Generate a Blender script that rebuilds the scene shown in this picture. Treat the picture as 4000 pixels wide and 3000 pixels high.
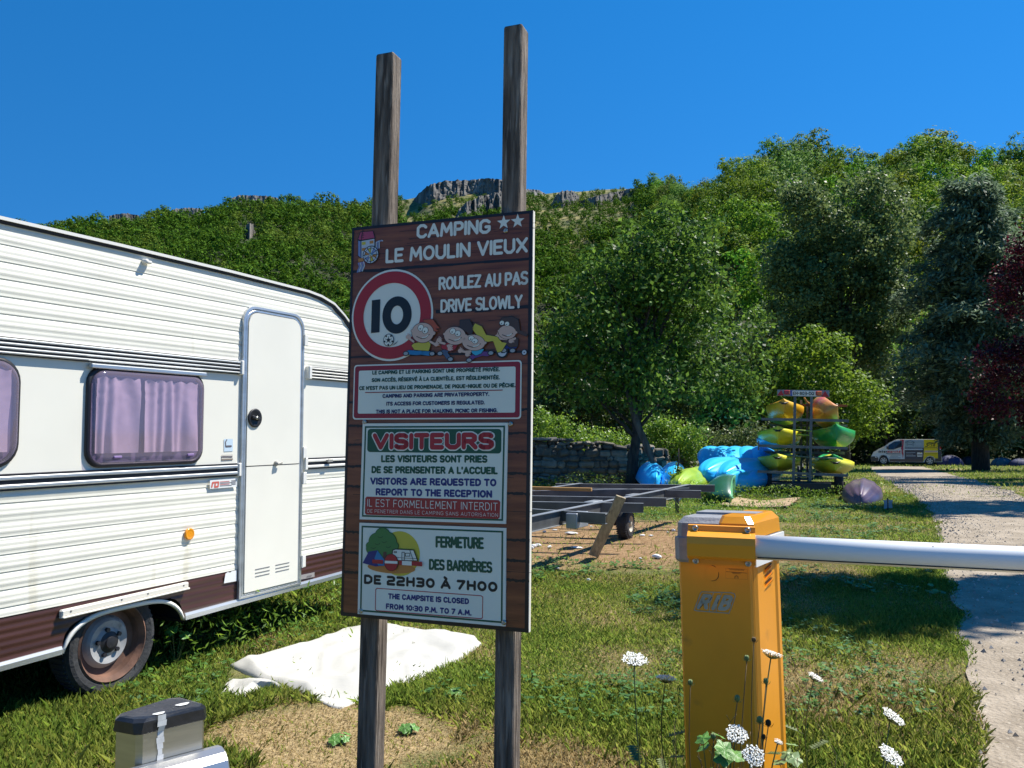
import bpy, math, random
import numpy as np
from mathutils import Vector, Matrix
random.seed(7); rng = np.random.default_rng(7)
for o in list(bpy.data.objects): bpy.data.objects.remove(o)
SC = bpy.context.scene
COL = SC.collection
# ------------------------------------------------------------ camera, sky, sun, exposure
FPX, CAM_H = 3250.0, 1.35
PITCH = math.atan(185 / FPX)
cam_d = bpy.data.cameras.new('camera'); cam = bpy.data.objects.new('camera', cam_d); COL.objects.link(cam)
cam.location = (0, 0, CAM_H); cam.rotation_euler = (math.pi/2 + PITCH, 0, 0)
cam_d.sensor_width = 36; cam_d.lens = 36 * FPX / 4000
cam_d.clip_start = 0.05; cam_d.clip_end = 5000
SC.camera = cam
SUN_AZ, SUN_EL = math.radians(70), math.radians(56)
world = bpy.data.worlds.new('World'); SC.world = world; world.use_nodes = True
wn = world.node_tree.nodes; wl = world.node_tree.links
bg = wn['Background']; sky = wn.new('ShaderNodeTexSky'); sky.sky_type = 'NISHITA'; sky.sun_disc = False
sky.sun_elevation = SUN_EL; sky.sun_rotation = SUN_AZ
sky.altitude = 250; sky.air_density = 1.0; sky.dust_density = 0.0; sky.ozone_density = 3.0
hs = wn.new('ShaderNodeHueSaturation'); hs.inputs['Saturation'].default_value = 1.37; hs.inputs['Value'].default_value = 1.0
wtc = wn.new('ShaderNodeTexCoord'); wad = wn.new('ShaderNodeVectorMath'); wad.operation = 'ADD'; wad.inputs[1].default_value = (0, 0, .30)
wnm = wn.new('ShaderNodeVectorMath'); wnm.operation = 'NORMALIZE'; wl.new(wtc.outputs['Generated'], wad.inputs[0]); wl.new(wad.outputs[0], wnm.inputs[0]); wl.new(wnm.outputs[0], sky.inputs['Vector'])
wl.new(sky.outputs[0], hs.inputs['Color']); wl.new(hs.outputs[0], bg.inputs['Color'])
bg.inputs['Strength'].default_value = 0.107
sd = bpy.data.lights.new('sun', 'SUN'); sd.energy = 4.8; sd.angle = math.radians(0.5); sd.color = (1.0, 0.95, 0.86)
sun = bpy.data.objects.new('sun', sd); COL.objects.link(sun)
SVEC = Vector((math.cos(SUN_EL)*math.sin(SUN_AZ), math.cos(SUN_EL)*math.cos(SUN_AZ), math.sin(SUN_EL)))
sun.rotation_euler = SVEC.to_track_quat('Z', 'Y').to_euler(); sun.location = SVEC * 60
vs = SC.view_settings; vs.view_transform = 'Standard'; vs.look = 'None'; vs.exposure = 0.78; vs.gamma = 1.0
SC.cycles.max_bounces = 6; SC.cycles.transparent_max_bounces = 12
SC.cycles.use_adaptive_sampling = True; SC.cycles.use_denoising = True

# ------------------------------------------------------------ pixel (4000x3000 photo) to world helpers
_c, _s = math.cos(PITCH), math.sin(PITCH)
def ray(px, py):
    a = (px - 2000) / FPX; b = (1500 - py) / FPX
    return Vector((a, _c - b*_s, _s + b*_c))
CAMP = Vector((0, 0, CAM_H))
def atY(px, py, y):
    r = ray(px, py); return CAMP + r * (y / r.y)
def gz(x, y):                                   # ground height
    y = max(y, 0)
    z = -0.028 * max(0, y - 20) if y < 75 else -0.028*55
    return z + 0.012*math.sin(1.7*x + .4*y) * min(1, y/6) + 0.01*math.sin(.9*y - .6*x)
def ground(px, py):
    z = 0.0; p = None
    for _ in range(25):
        r = ray(px, py); t = (z - CAM_H) / r.z; p = CAMP + r*t
        z = .5*z + .5*gz(p.x, p.y)
    return p

# ------------------------------------------------------------ materials
MATS = {}
def mat(name, col, rough=.6, metal=0.0, var=0.0, scale=8.0, stretch=None, bump=0.0, bscale=None, col2=None, spec=None, coat=0, dirt=None, trans=0, coords='Object', emit=None):
    if name in MATS: return MATS[name]
    m = bpy.data.materials.new(name); m.use_nodes = True; n = m.node_tree.nodes; l = m.node_tree.links
    b = n['Principled BSDF']; b.inputs['Base Color'].default_value = (*col, 1); b.inputs['Roughness'].default_value = rough
    b.inputs['Metallic'].default_value = metal
    if spec is not None: b.inputs['Specular IOR Level'].default_value = spec
    if coat: b.inputs['Coat Weight'].default_value = coat; b.inputs['Coat Roughness'].default_value = .1
    if trans: b.inputs['Transmission Weight'].default_value = trans
    if var or bump or col2 or dirt:
        tc = n.new('ShaderNodeTexCoord'); mp = n.new('ShaderNodeMapping'); l.new(tc.outputs[coords], mp.inputs[0])
        if stretch: mp.inputs['Scale'].default_value = stretch
        nz = n.new('ShaderNodeTexNoise'); nz.inputs['Scale'].default_value = scale; nz.inputs['Detail'].default_value = 6
        l.new(mp.outputs[0], nz.inputs['Vector'])
        if var or col2:
            rp = n.new('ShaderNodeValToRGB'); l.new(nz.outputs['Fac'], rp.inputs[0])
            c2 = col2 if col2 else tuple(min(1, c*(1+var)) for c in col); c1 = col if col2 else tuple(c*(1-var) for c in col)
            rp.color_ramp.elements[0].position = .35; rp.color_ramp.elements[1].position = .65
            rp.color_ramp.elements[0].color = (*c1, 1); rp.color_ramp.elements[1].color = (*c2, 1)
            out = rp.outputs[0]
            if dirt:
                n2 = n.new('ShaderNodeTexNoise'); n2.inputs['Scale'].default_value = dirt[1]; n2.inputs['Detail'].default_value = 8
                l.new(mp.outputs[0], n2.inputs['Vector'])
                r2 = n.new('ShaderNodeValToRGB'); l.new(n2.outputs['Fac'], r2.inputs[0])
                r2.color_ramp.elements[0].position = dirt[2]; r2.color_ramp.elements[1].position = dirt[2]+.12
                mx = n.new('ShaderNodeMixRGB'); l.new(r2.outputs[0], mx.inputs[0]); l.new(out, mx.inputs[1]); mx.inputs[2].default_value = (*dirt[0], 1)
                out = mx.outputs[0]
            l.new(out, b.inputs['Base Color'])
        if bump:
            nb = n.new('ShaderNodeTexNoise'); nb.inputs['Scale'].default_value = bscale or scale; nb.inputs['Detail'].default_value = 8
            l.new(mp.outputs[0], nb.inputs['Vector'])
            bp = n.new('ShaderNodeBump'); bp.inputs['Strength'].default_value = bump; bp.inputs['Distance'].default_value = .02
            l.new(nb.outputs['Fac'], bp.inputs['Height']); l.new(bp.outputs[0], b.inputs['Normal'])
    MATS[name] = m; return m

def leafmat(name, dark, light, trans=.35, rough=.45, tree_var=.0, spec=.5):
    if name in MATS: return MATS[name]
    m = bpy.data.materials.new(name); m.use_nodes = True; n = m.node_tree.nodes; l = m.node_tree.links
    b = n['Principled BSDF']; o = n['Material Output']; b.inputs['Roughness'].default_value = rough; b.inputs['Specular IOR Level'].default_value = spec
    g = n.new('ShaderNodeNewGeometry'); rp = n.new('ShaderNodeValToRGB'); l.new(g.outputs['Random Per Island'], rp.inputs[0])
    rp.color_ramp.elements[0].color = (*dark, 1); rp.color_ramp.elements[1].color = (*light, 1)
    out = rp.outputs[0]
    if tree_var:
        oi = n.new('ShaderNodeObjectInfo'); h = n.new('ShaderNodeHueSaturation')
        m1 = n.new('ShaderNodeMapRange'); m1.inputs[3].default_value = 1-tree_var; m1.inputs[4].default_value = 1+tree_var
        m2 = n.new('ShaderNodeMapRange'); m2.inputs[3].default_value = .5-.035; m2.inputs[4].default_value = .5+.02
        l.new(oi.outputs['Random'], m1.inputs[0]); l.new(oi.outputs['Random'], m2.inputs[0])
        l.new(m1.outputs[0], h.inputs['Value']); l.new(m2.outputs[0], h.inputs['Hue']); l.new(out, h.inputs['Color']); out = h.outputs[0]
    l.new(out, b.inputs['Base Color'])
    if trans:
        t = n.new('ShaderNodeBsdfTranslucent'); hs2 = n.new('ShaderNodeHueSaturation'); hs2.inputs['Value'].default_value = 1.5; hs2.inputs['Hue'].default_value = .485
        l.new(out, hs2.inputs['Color']); l.new(hs2.outputs[0], t.inputs[0])
        mx = n.new('ShaderNodeMixShader'); mx.inputs[0].default_value = trans
        l.new(b.outputs[0], mx.inputs[1]); l.new(t.outputs[0], mx.inputs[2]); l.new(mx.outputs[0], o.inputs[0])
    MATS[name] = m; return m

# ------------------------------------------------------------ object helpers
def tag(o, label=None, cat=None, group=None, kind=None):
    if label: o['label'] = label
    if cat: o['category'] = cat
    if group: o['group'] = group
    if kind: o['kind'] = kind
    return o
def thing(name, label, cat, loc=(0, 0, 0), rz=0, group=None):
    o = bpy.data.objects.new(name, None); COL.objects.link(o); o.location = loc; o.rotation_euler = (0, 0, rz)
    o.empty_display_size = .2
    return tag(o, label, cat, group)
def link_mesh(name, me, parent=None):
    o = bpy.data.objects.new(name, me); COL.objects.link(o)
    if parent is not None: o.parent = parent
    return o

class MB:
    """collects faces in one mesh; every face carries a material"""
    def __init__(s): s.v = []; s.f = []; s.m = []; s.sm = []; s.mats = []
    def mi(s, m):
        if m not in s.mats: s.mats.append(m)
        return s.mats.index(m)
    def add(s, verts, faces, m, smooth=False):
        k = len(s.v); s.v += [tuple(p) for p in verts]; i = s.mi(m)
        for f in faces: s.f.append([a + k for a in f]); s.m.append(i); s.sm.append(smooth)
    def box(s, c, size, m, rot=None, bev=0):
        x, y, z = [q/2 for q in size]; c = Vector(c)
        if bev:
            b = min(bev, x*.9, y*.9, z*.9); P = []; 
            for sx in (-1, 1):
                for sy in (-1, 1):
                    for sz in (-1, 1):
                        P += [(sx*x, sy*(y-b), sz*(z-b)), (sx*(x-b), sy*y, sz*(z-b)), (sx*(x-b), sy*(y-b), sz*z)]
            def q(sx, sy, sz, k): return ((sx > 0)*4 + (sy > 0)*2 + (sz > 0))*3 + k
            F = []
            for a in (-1, 1):
                F.append([q(a, -1, -1, 0), q(a, 1, -1, 0), q(a, 1, 1, 0), q(a, -1, 1, 0)][::a])
                F.append([q(-1, a, -1, 1), q(-1, a, 1, 1), q(1, a, 1, 1), q(1, a, -1, 1)][::a])
                F.append([q(-1, -1, a, 2), q(1, -1, a, 2), q(1, 1, a, 2), q(-1, 1, a, 2)][::a])
                for b2 in (-1, 1):
                    F.append([q(a, b2, -1, 0), q(a, b2, -1, 1), q(a, b2, 1, 1), q(a, b2, 1, 0)][::-a*b2])
                    F.append([q(a, -1, b2, 0), q(a, -1, b2, 2), q(a, 1, b2, 2), q(a, 1, b2, 0)][::a*b2])
                    F.append([q(-1, a, b2, 1), q(-1, a, b2, 2), q(1, a, b2, 2), q(1, a, b2, 1)][::-a*b2])
                    for c2 in (-1, 1): F.append([q(a, b2, c2, 0), q(a, b2, c2, 1), q(a, b2, c2, 2)][::a*b2*c2])
        else:
            P = [(sx*x, sy*y, sz*z) for sx in (-1, 1) for sy in (-1, 1) for sz in (-1, 1)]
            F = [(0, 1, 3, 2), (4, 6, 7, 5), (0, 4, 5, 1), (2, 3, 7, 6), (0, 2, 6, 4), (1, 5, 7, 3)]
        P = [Vector(p) for p in P]
        if rot is not None: P = [rot @ p for p in P]
        s.add([c + p for p in P], F, m)
    def bar(s, a, b, w, h, m, up=(0, 0, 1), bev=0):
        a = Vector(a); b = Vector(b); d = b - a; L = d.length; X = d / L; Z = Vector(up)
        Y = Z.cross(X); Y = Y.normalized() if Y.length > 1e-6 else Vector((0, 1, 0)); Z = X.cross(Y)
        R = Matrix((X, Y, Z)).transposed()
        s.box((a+b)/2, (L, w, h), m, R, bev)
    def loft(s, rings, m, closed=True, caps=True, smooth=True):
        n = len(rings[0]); V = [p for r in rings for p in r]; F = []
        for i in range(len(rings)-1):
            for j in range(n if closed else n-1):
                k = (j+1) % n; F.append((i*n+j, i*n+k, (i+1)*n+k, (i+1)*n+j))
        s.add(V, F, m, smooth)
        if caps and closed:
            s.add(rings[0], [tuple(range(n))[::-1]], m); s.add(rings[-1], [tuple(range(n))], m)
    def tube(s, pts, r, m, n=8, caps=True, smooth=True):
        pts = [Vector(p) for p in pts]; rr = r if isinstance(r, (list, tuple)) else [r]*len(pts); rings = []
        for i, p in enumerate(pts):
            d = (pts[min(i+1, len(pts)-1)] - pts[max(i-1, 0)]).normalized()
            u = d.orthogonal().normalized() if i == 0 else (u - d*u.dot(d)).normalized()
            w = d.cross(u)
            rings.append([p + (u*math.cos(2*math.pi*k/n) + w*math.sin(2*math.pi*k/n))*rr[i] for k in range(n)])
        s.loft(rings, m, True, caps, smooth)
    def lathe(s, c, axis, prof, m, n=32, smooth=True, up=None, ms=None):
        """prof: (distance along axis, radius)"""
        c = Vector(c); ax = Vector(axis).normalized(); u = ax.orthogonal().normalized(); w = ax.cross(u)
        rings = [[c + ax*h + (u*math.cos(2*math.pi*k/n) + w*math.sin(2*math.pi*k/n))*max(r, 1e-4) for k in range(n)] for h, r in prof]
        for i in range(len(rings)-1):
            mm = ms[i] if ms else m
            V = rings[i] + rings[i+1]; s.add(V, [(j, (j+1) % n, n+(j+1) % n, n+j) for j in range(n)], mm, smooth)
    def poly(s, pts, m): s.add(pts, [tuple(range(len(pts)))], m)
    def prism(s, pts, ext, m):
        ext = Vector(ext); A = [Vector(p) for p in pts]; B = [p+ext for p in A]; n = len(A)
        s.add(A, [tuple(range(n))], m); s.add(B, [tuple(range(n))[::-1]], m)
        s.add(A+B, [(j, n+j, n+(j+1) % n, (j+1) % n) for j in range(n)], m)
    def build(s, name, parent=None, fix=True):
        me = bpy.data.meshes.new(name); me.from_pydata(s.v, [], s.f)
        for m in s.mats: me.materials.append(m)
        me.polygons.foreach_set('material_index', s.m); me.polygons.foreach_set('use_smooth', s.sm)
        if fix:
            import bmesh
            b = bmesh.new(); b.from_mesh(me); bmesh.ops.remove_doubles(b, verts=b.verts, dist=1e-6); 
            bmesh.ops.recalc_face_normals(b, faces=b.faces); b.to_mesh(me); b.free()
        me.update(); return link_mesh(name, me, parent)

def quads(name, V, mats, midx=None, parent=None, tri=False, smooth=False):
    """V: (N,k,3) array, each row one loose face"""
    N, k = V.shape[:2]; me = bpy.data.meshes.new(name)
    me.vertices.add(N*k); me.vertices.foreach_set('co', V.reshape(-1).astype(np.float32))
    me.loops.add(N*k); me.loops.foreach_set('vertex_index', np.arange(N*k, dtype=np.int32))
    me.polygons.add(N); me.polygons.foreach_set('loop_start', (np.arange(N)*k).astype(np.int32))
    try: me.polygons.foreach_set('loop_total', np.full(N, k, np.int32))
    except Exception: pass
    for m in (mats if isinstance(mats, (list, tuple)) else [mats]): me.materials.append(m)
    if midx is not None: me.polygons.foreach_set('material_index', midx.astype(np.int32))
    me.update(calc_edges=True); me.validate()
    return link_mesh(name, me, parent)

def leaf_quads(C, size, aspect=.5, droop=.3, outward=None, out_w=.6, r=None):
    """rhombic leaves at C (N,3); faces lean towards outward dirs"""
    r = r or rng; N = len(C)
    nrm = r.normal(size=(N, 3)); nrm /= np.linalg.norm(nrm, axis=1, keepdims=True)
    if outward is not None: nrm = nrm*(1-out_w) + outward*out_w
    nrm[:, 2] += .25
    nrm /= np.linalg.norm(nrm, axis=1, keepdims=True) + 1e-9
    d = r.normal(size=(N, 3)); d[:, 2] -= droop; d -= nrm*(d*nrm).sum(1, keepdims=True); d /= np.linalg.norm(d, axis=1, keepdims=True) + 1e-9
    w = np.cross(nrm, d); sz = (size*(.6+.8*r.random(N)))[:, None] if np.isscalar(size) else size[:, None]
    b = C - d*sz*.5; t = C + d*sz*.5; m = C + d*sz*.02 - nrm*sz*.08
    return np.stack([b, m + w*sz*aspect*.5, t, m - w*sz*aspect*.5], 1)

# ------------------------------------------------------------ rounded stroke lettering
def _arc(cx, cy, rx, ry, a0, a1, n=10):
    return [(cx+rx*math.cos(math.radians(a0+(a1-a0)*i/n)), cy+ry*math.sin(math.radians(a0+(a1-a0)*i/n))) for i in range(n+1)]
_O = _arc(.35, .5, .35, .5, 0, 360, 20)
GL = {
 'A': (.72, [[(0, 0), (.36, 1), (.72, 0)], [(.15, .3), (.57, .3)]]),
 'B': (.6, [[(0, 0), (0, 1), (.38, 1), (.54, .88), (.54, .64), (.38, .52), (.42, .5), (.6, .36), (.6, .14), (.42, 0), (0, 0)], [(0, .52), (.38, .52)]]),
 'C': (.62, [[(.62, .84), (.46, 1), (.2, 1), (0, .8), (0, .2), (.2, 0), (.46, 0), (.62, .16)]]),
 'D': (.62, [[(0, 0), (0, 1), (.36, 1), (.62, .74), (.62, .26), (.36, 0), (0, 0)]]),
 'E': (.52, [[(.52, 1), (0, 1), (0, 0), (.52, 0)], [(0, .5), (.44, .5)]]),
 'F': (.5, [[(.5, 1), (0, 1), (0, 0)], [(0, .5), (.42, .5)]]),
 'G': (.66, [[(.64, .86), (.46, 1), (.2, 1), (0, .8), (0, .2), (.2, 0), (.46, 0), (.66, .18), (.66, .46), (.4, .46)]]),
 'H': (.6, [[(0, 0), (0, 1)], [(.6, 0), (.6, 1)], [(0, .5), (.6, .5)]]),
 'I': (.0, [[(0, 0), (0, 1)]]),
 'K': (.6, [[(0, 0), (0, 1)], [(.58, 1), (.02, .45)], [(.2, .6), (.6, 0)]]),
 'L': (.46, [[(0, 1), (0, 0), (.46, 0)]]),
 'M': (.8, [[(0, 0), (.08, 1), (.4, .3), (.72, 1), (.8, 0)]]),
 'N': (.62, [[(0, 0), (0, 1), (.62, 0), (.62, 1)]]),
 'O': (.7, [_O]),
 'P': (.56, [[(0, 0), (0, 1), (.4, 1), (.56, .86), (.56, .58), (.4, .44), (.1, .44)]]),
 'Q': (.7, [_O, [(.42, .28), (.7, -.02)]]),
 'R': (.6, [[(0, 0), (0, 1), (.4, 1), (.56, .86), (.56, .62), (.4, .48), (.1, .48)], [(.3, .48), (.6, 0)]]),
 'S': (.56, [[(.54, .9), (.42, 1), (.14, 1), (0, .86), (0, .64), (.14, .52), (.42, .48), (.56, .36), (.56, .14), (.42, 0), (.12, 0), (0, .1)]]),
 'T': (.6, [[(0, 1), (.6, 1)], [(.3, 1), (.3, 0)]]),
 'U': (.62, [[(0, 1), (0, .22), (.18, 0), (.44, 0), (.62, .22), (.62, 1)]]),
 'V': (.68, [[(0, 1), (.34, 0), (.68, 1)]]),
 'W': (.94, [[(0, 1), (.2, 0), (.47, .75), (.74, 0), (.94, 1)]]),
 'X': (.64, [[(0, 0), (.64, 1)], [(0, 1), (.64, 0)]]),
 'Y': (.64, [[(0, 1), (.32, .45), (.64, 1)], [(.32, .45), (.32, 0)]]),
 'Z': (.58, [[(0, 1), (.58, 1), (0, 0), (.58, 0)]]),
 '0': (.62, [_arc(.31, .5, .31, .5, 0, 360, 20)]), '1': (.16, [[(0, .82), (.16, 1), (.16, 0)]]),
 '2': (.6, [[(0, 1), (.46, 1), (.6, .86), (.6, .6), (.5, .5), (.1, .44), (0, .3), (0, 0), (.6, 0)]]),
 '3': (.58, [[(0, 1), (.44, 1), (.58, .86), (.58, .6), (.46, .5), (.58, .4), (.58, .14), (.44, 0), (0, 0)], [(.12, .5), (.46, .5)]]),
 '4': (.6, [[(.42, 0), (.42, 1), (0, .3), (.6, .3)]]), '5': (.56, [[(.54, 1), (.04, 1), (0, .55), (.38, .58), (.56, .42), (.56, .16), (.4, 0), (0, .02)]]),
 '6': (.58, [[(.5, 1), (.12, .7), (0, .4), (0, .18), (.16, 0), (.42, 0), (.58, .16), (.58, .4), (.42, .54), (.1, .5)]]),
 '7': (.58, [[(0, 1), (.58, 1), (.16, 0)]]),
 '8': (.58, [_arc(.29, .75, .24, .25, 0, 360, 14), _arc(.29, .25, .29, .25, 0, 360, 14)]),
 '9': (.58, [[(.08, 0), (.46, .3), (.58, .6), (.58, .82), (.42, 1), (.16, 1), (0, .84), (0, .6), (.16, .46), (.5, .5)]]),
 '.': (.0, [[(0, 0), (0, .02)]]), ',': (.06, [[(.06, .04), (0, -.16)]]), "'": (.0, [[(0, 1), (0, .8)]]), '-': (.4, [[(0, .5), (.4, .5)]]), ':': (0, [[(0, .2), (0, .22)], [(0, .68), (0, .7)]]),
 'n': (.42, [[(0, 0), (0, .66)], [(0, .45), (.2, .66), (.42, .5), (.42, 0)]]), 't': (.36, [[(.14, 1), (.14, .14), (.34, 0)], [(0, .66), (.36, .66)]]),
 'e': (.46, [[(.02, .35), (.46, .35), (.4, .6), (.2, .66), (0, .48), (0, .16), (.2, 0), (.44, .06)]]), 'r': (.3, [[(0, 0), (0, .66)], [(0, .4), (.3, .64)]]),
 'm': (.7, [[(0, 0), (0, .66)], [(0, .45), (.2, .66), (.35, .5), (.35, 0)], [(.35, .45), (.55, .66), (.7, .5), (.7, 0)]]),
 'a': (.46, [[(.05, .62), (.34, .66), (.46, .5), (.46, 0)], [(.46, .38), (.1, .36), (0, .18), (.14, 0), (.46, .1)]]), 'c': (.42, [[(.42, .6), (.2, .66), (0, .48), (0, .16), (.2, 0), (.42, .06)]]),
 'h': (.42, [[(0, 0), (0, 1)], [(0, .45), (.2, .66), (.42, .5), (.42, 0)]]), 'b': (.46, [[(0, 1), (0, 0), (.3, 0), (.46, .16), (.46, .48), (.3, .66), (0, .6)]]),
}
_ACC = {'É': ('E', [(.2, 1.2), (.36, 1.38)]), 'È': ('E', [(.16, 1.38), (.32, 1.2)]), 'Ê': ('E', [(.08, 1.2), (.26, 1.36), (.44, 1.2)]), 'À': ('A', [(.26, 1.38), (.42, 1.2)]), 'é': ('e', [(.2, .86), (.36, 1.02)])}
_k = [0]
def ribbon(mb, pts, t, P, m, lay):
    """pts 2-D polyline drawn t wide with round ends; P(x, y, lift) gives the point"""
    h = t/2
    def up():
        _k[0] = (_k[0]+1) % 12; return lay + _k[0]*4e-5
    for i in range(len(pts)-1):
        (x0, y0), (x1, y1) = pts[i], pts[i+1]; dx, dy = x1-x0, y1-y0; L = math.hypot(dx, dy)
        if L < 1e-9: continue
        nx, ny = -dy/L*h, dx/L*h; e = up()
        mb.poly([P(x0+nx, y0+ny, e), P(x0-nx, y0-ny, e), P(x1-nx, y1-ny, e), P(x1+nx, y1+ny, e)], m)
    for i, (x, y) in enumerate(pts):
        if i and pts[i] == pts[0]: continue
        e = up(); mb.poly([P(x+h*math.cos(2*math.pi*k/10), y+h*math.sin(2*math.pi*k/10), e) for k in range(10)], m)
def text(mb, s, P, x0, y0, x1, y1, cap, m, stroke=.2, lay=.001, gap=None, slant=0):
    """writes s so that its baseline runs from (x0,y0) to (x1,y1) with capitals cap high"""
    g = gap if gap is not None else stroke*1.25; t = stroke
    items = []; x = t/2
    for ch in s:
        if ch == ' ': x += .42; continue
        acc = None
        if ch in _ACC: ch, acc = _ACC[ch]
        w, st = GL[ch]; items.append((x, st + ([acc] if acc else []))); x += w + t + g - t*.25
    tot = x - (t + g - t*.25) + t/2
    L = math.hypot(x1-x0, y1-y0); sx = L / tot; ca, sa = (x1-x0)/L, (y1-y0)/L; ch_ = cap*(1-t); th = t*cap
    for ox, st in items:
        for pl in st:
            pp = []
            for (a, b) in pl:
                X = (ox+a)*sx + slant*b*cap; Y = th/2 + b*ch_; pp.append((x0 + X*ca - Y*sa, y0 + X*sa + Y*ca))
            ribbon(mb, pp, th, P, m, lay)
def ell(cx, cy, rx, ry, a0=0, a1=360, n=36, rot=0):
    c, s = math.cos(rot), math.sin(rot); out = []
    for i in range(n + (0 if a1-a0 == 360 else 1)):
        a = math.radians(a0+(a1-a0)*i/n); x, y = rx*math.cos(a), ry*math.sin(a); out.append((cx+x*c-y*s, cy+x*s+y*c))
    return out
def flat(mb, pts, P, m, lay): mb.poly([P(x, y, lay) for x, y in pts], m)
def ring2(mb, outer, inner, P, m, lay):
    n = len(outer)
    for i in range(n):
        j = (i+1) % n; mb.poly([P(*outer[i], lay), P(*outer[j], lay), P(*inner[j], lay), P(*inner[i], lay)], m)
def rrect(x0, y0, x1, y1, r, n=5):
    out = []
    for cx, cy, a in ((x1-r, y1-r, 0), (x0+r, y1-r, 90), (x0+r, y0+r, 180), (x1-r, y0+r, 270)):
        out += [(cx+r*math.cos(math.radians(a+90*i/n)), cy+r*math.sin(math.radians(a+90*i/n))) for i in range(n+1)]
    return out
# ------------------------------------------------------------ ground and road
def region_mat():
    m = bpy.data.materials.new('meadow_soil'); m.use_nodes = True; n = m.node_tree.nodes; l = m.node_tree.links; b = n['Principled BSDF']
    b.inputs['Roughness'].default_value = .95; b.inputs['Specular IOR Level'].default_value = .1
    tc = n.new('ShaderNodeTexCoord')
    def noise(sc, det=6):
        z = n.new('ShaderNodeTexNoise'); z.inputs['Scale'].default_value = sc; z.inputs['Detail'].default_value = det; l.new(tc.outputs['Object'], z.inputs['Vector']); return z
    def ramp(src, a, bb, ca, cb):
        r = n.new('ShaderNodeValToRGB'); l.new(src, r.inputs[0]); e = r.color_ramp.elements
        e[0].position = a; e[1].position = bb; e[0].color = (*ca, 1); e[1].color = (*cb, 1); return r.outputs[0]
    def mix(f, a, bb):
        x = n.new('ShaderNodeMixRGB'); l.new(f, x.inputs[0]); l.new(a, x.inputs[1]); l.new(bb, x.inputs[2]); return x.outputs[0]
    green = ramp(noise(30).outputs['Fac'], .3, .7, (.035, .06, .012), (.09, .13, .03))
    straw = ramp(noise(60).outputs['Fac'], .3, .7, (.20, .14, .07), (.42, .32, .17))
    dirt = ramp(noise(14, 10).outputs['Fac'], .3, .7, (.17, .10, .05), (.36, .24, .13))
    f1 = ramp(noise(.9).outputs['Fac'], .42, .66, (0, 0, 0), (1, 1, 1))
    col = mix(f1, green, straw)
    def blob(cx, cy, rx, ry):
        mp = n.new('ShaderNodeMapping'); mp.vector_type = 'POINT'; mp.inputs['Location'].default_value = (-cx/rx, -cy/ry, 0); mp.inputs['Scale'].default_value = (1/rx, 1/ry, 0)
        ad = n.new('ShaderNodeMixRGB'); ad.blend_type = 'ADD'; ad.inputs[0].default_value = 1.0
        l.new(tc.outputs['Object'], mp.inputs[0]); l.new(mp.outputs[0], ad.inputs[1])
        nn = noise(2.2); s = n.new('ShaderNodeVectorMath'); s.operation = 'SUBTRACT'; l.new(nn.outputs['Color'], s.inputs[0]); s.inputs[1].default_value = (.5, .5, .5); l.new(s.outputs[0], ad.inputs[2])
        g = n.new('ShaderNodeVectorMath'); g.operation = 'LENGTH'; l.new(ad.outputs[0], g.inputs[0])
        return ramp(g.outputs['Value'], .75, 1.05, (1, 1, 1), (0, 0, 0))
    col = mix(blob(-.85, 3.75, .62, .45), col, straw)
    col = mix(blob(1.4, 10.6, 2.4, 2.4), col, dirt)
    l.new(col, b.inputs['Base Color'])
    bp = n.new('ShaderNodeBump'); bp.inputs['Strength'].default_value = .8; bp.inputs['Distance'].default_value = .03
    l.new(noise(40, 8).outputs['Fac'], bp.inputs['Height']); l.new(bp.outputs[0], b.inputs['Normal'])
    return m
SOIL = region_mat()
def axis(lo, hi, fine_lo, fine_hi, step, grow=1.25):
    a = list(np.arange(fine_lo, fine_hi+1e-6, step)); d = step
    while a[-1] < hi: d *= grow; a.append(min(hi, a[-1]+d))
    d = step
    while a[0] > lo: d *= grow; a.insert(0, max(lo, a[0]-d))
    return a
def sheet(name, xs, ys, zf, m):
    V = [(x, y, zf(x, y)) for y in ys for x in xs]; w = len(xs)
    F = [(j*w+i, j*w+i+1, (j+1)*w+i+1, (j+1)*w+i) for j in range(len(ys)-1) for i in range(w-1)]
    mb = MB(); mb.add(V, F, m, True); return tag(mb.build(name, fix=False), kind='structure')
sheet('ground', axis(-1500, 1500, -8, 22, .4), axis(-60, 1800, -1, 40, .4), gz, SOIL)

GRAVEL = mat('gravel', (.235, .19, .135), .95, var=.0, scale=3.0, col2=(.36, .30, .225), bump=1.0, bscale=38, dirt=((.44, .385, .30), 45, .60))
Lpx = [(3395, 1824), (3417, 1850), (3507, 1907), (3562, 1940), (3646, 2012), (3666, 2090), (3693, 2225), (3748, 2463), (3775, 2578), (3795, 2781)]
LE = [ground(*p) for p in Lpx][::-1]                      # from near to far
LE = [Vector((.9, -3, 0)), Vector((1.45, 2.2, 0)), Vector((1.74, 3.2, 0))] + LE[0:]
Rpx = [(3598, 1821), (3706, 1850), (3833, 1886), (4000, 1944)]
RE = [ground(*p) for p in Rpx][::-1]
def interp(L, y): 
    L = sorted(L, key=lambda p: p.y)
    if y <= L[0].y: return L[0].x
    for a, b in zip(L, L[1:]):
        if y <= b.y: return a.x + (b.x-a.x)*(y-a.y)/(b.y-a.y)
    a, b = L[-2], L[-1]; return b.x + (b.x-a.x)/(b.y-a.y)*(y-b.y)
RE = [Vector((5.2, -3, 0)), Vector((5.4, 3.5, 0)), Vector((6.6, 7.5, 0)), Vector((8.6, 12.5, 0))] + RE
from mathutils import noise as MN
def road_l(y): return interp(LE, y) + .12*MN.noise((0, y*1.7, 3)) + .05*MN.noise((5, y*6, 1))
def road_r(y): return interp(RE, y) + .2*MN.noise((9, y*1.1, 3)) + .06*MN.noise((5, y*5, 8))
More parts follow.
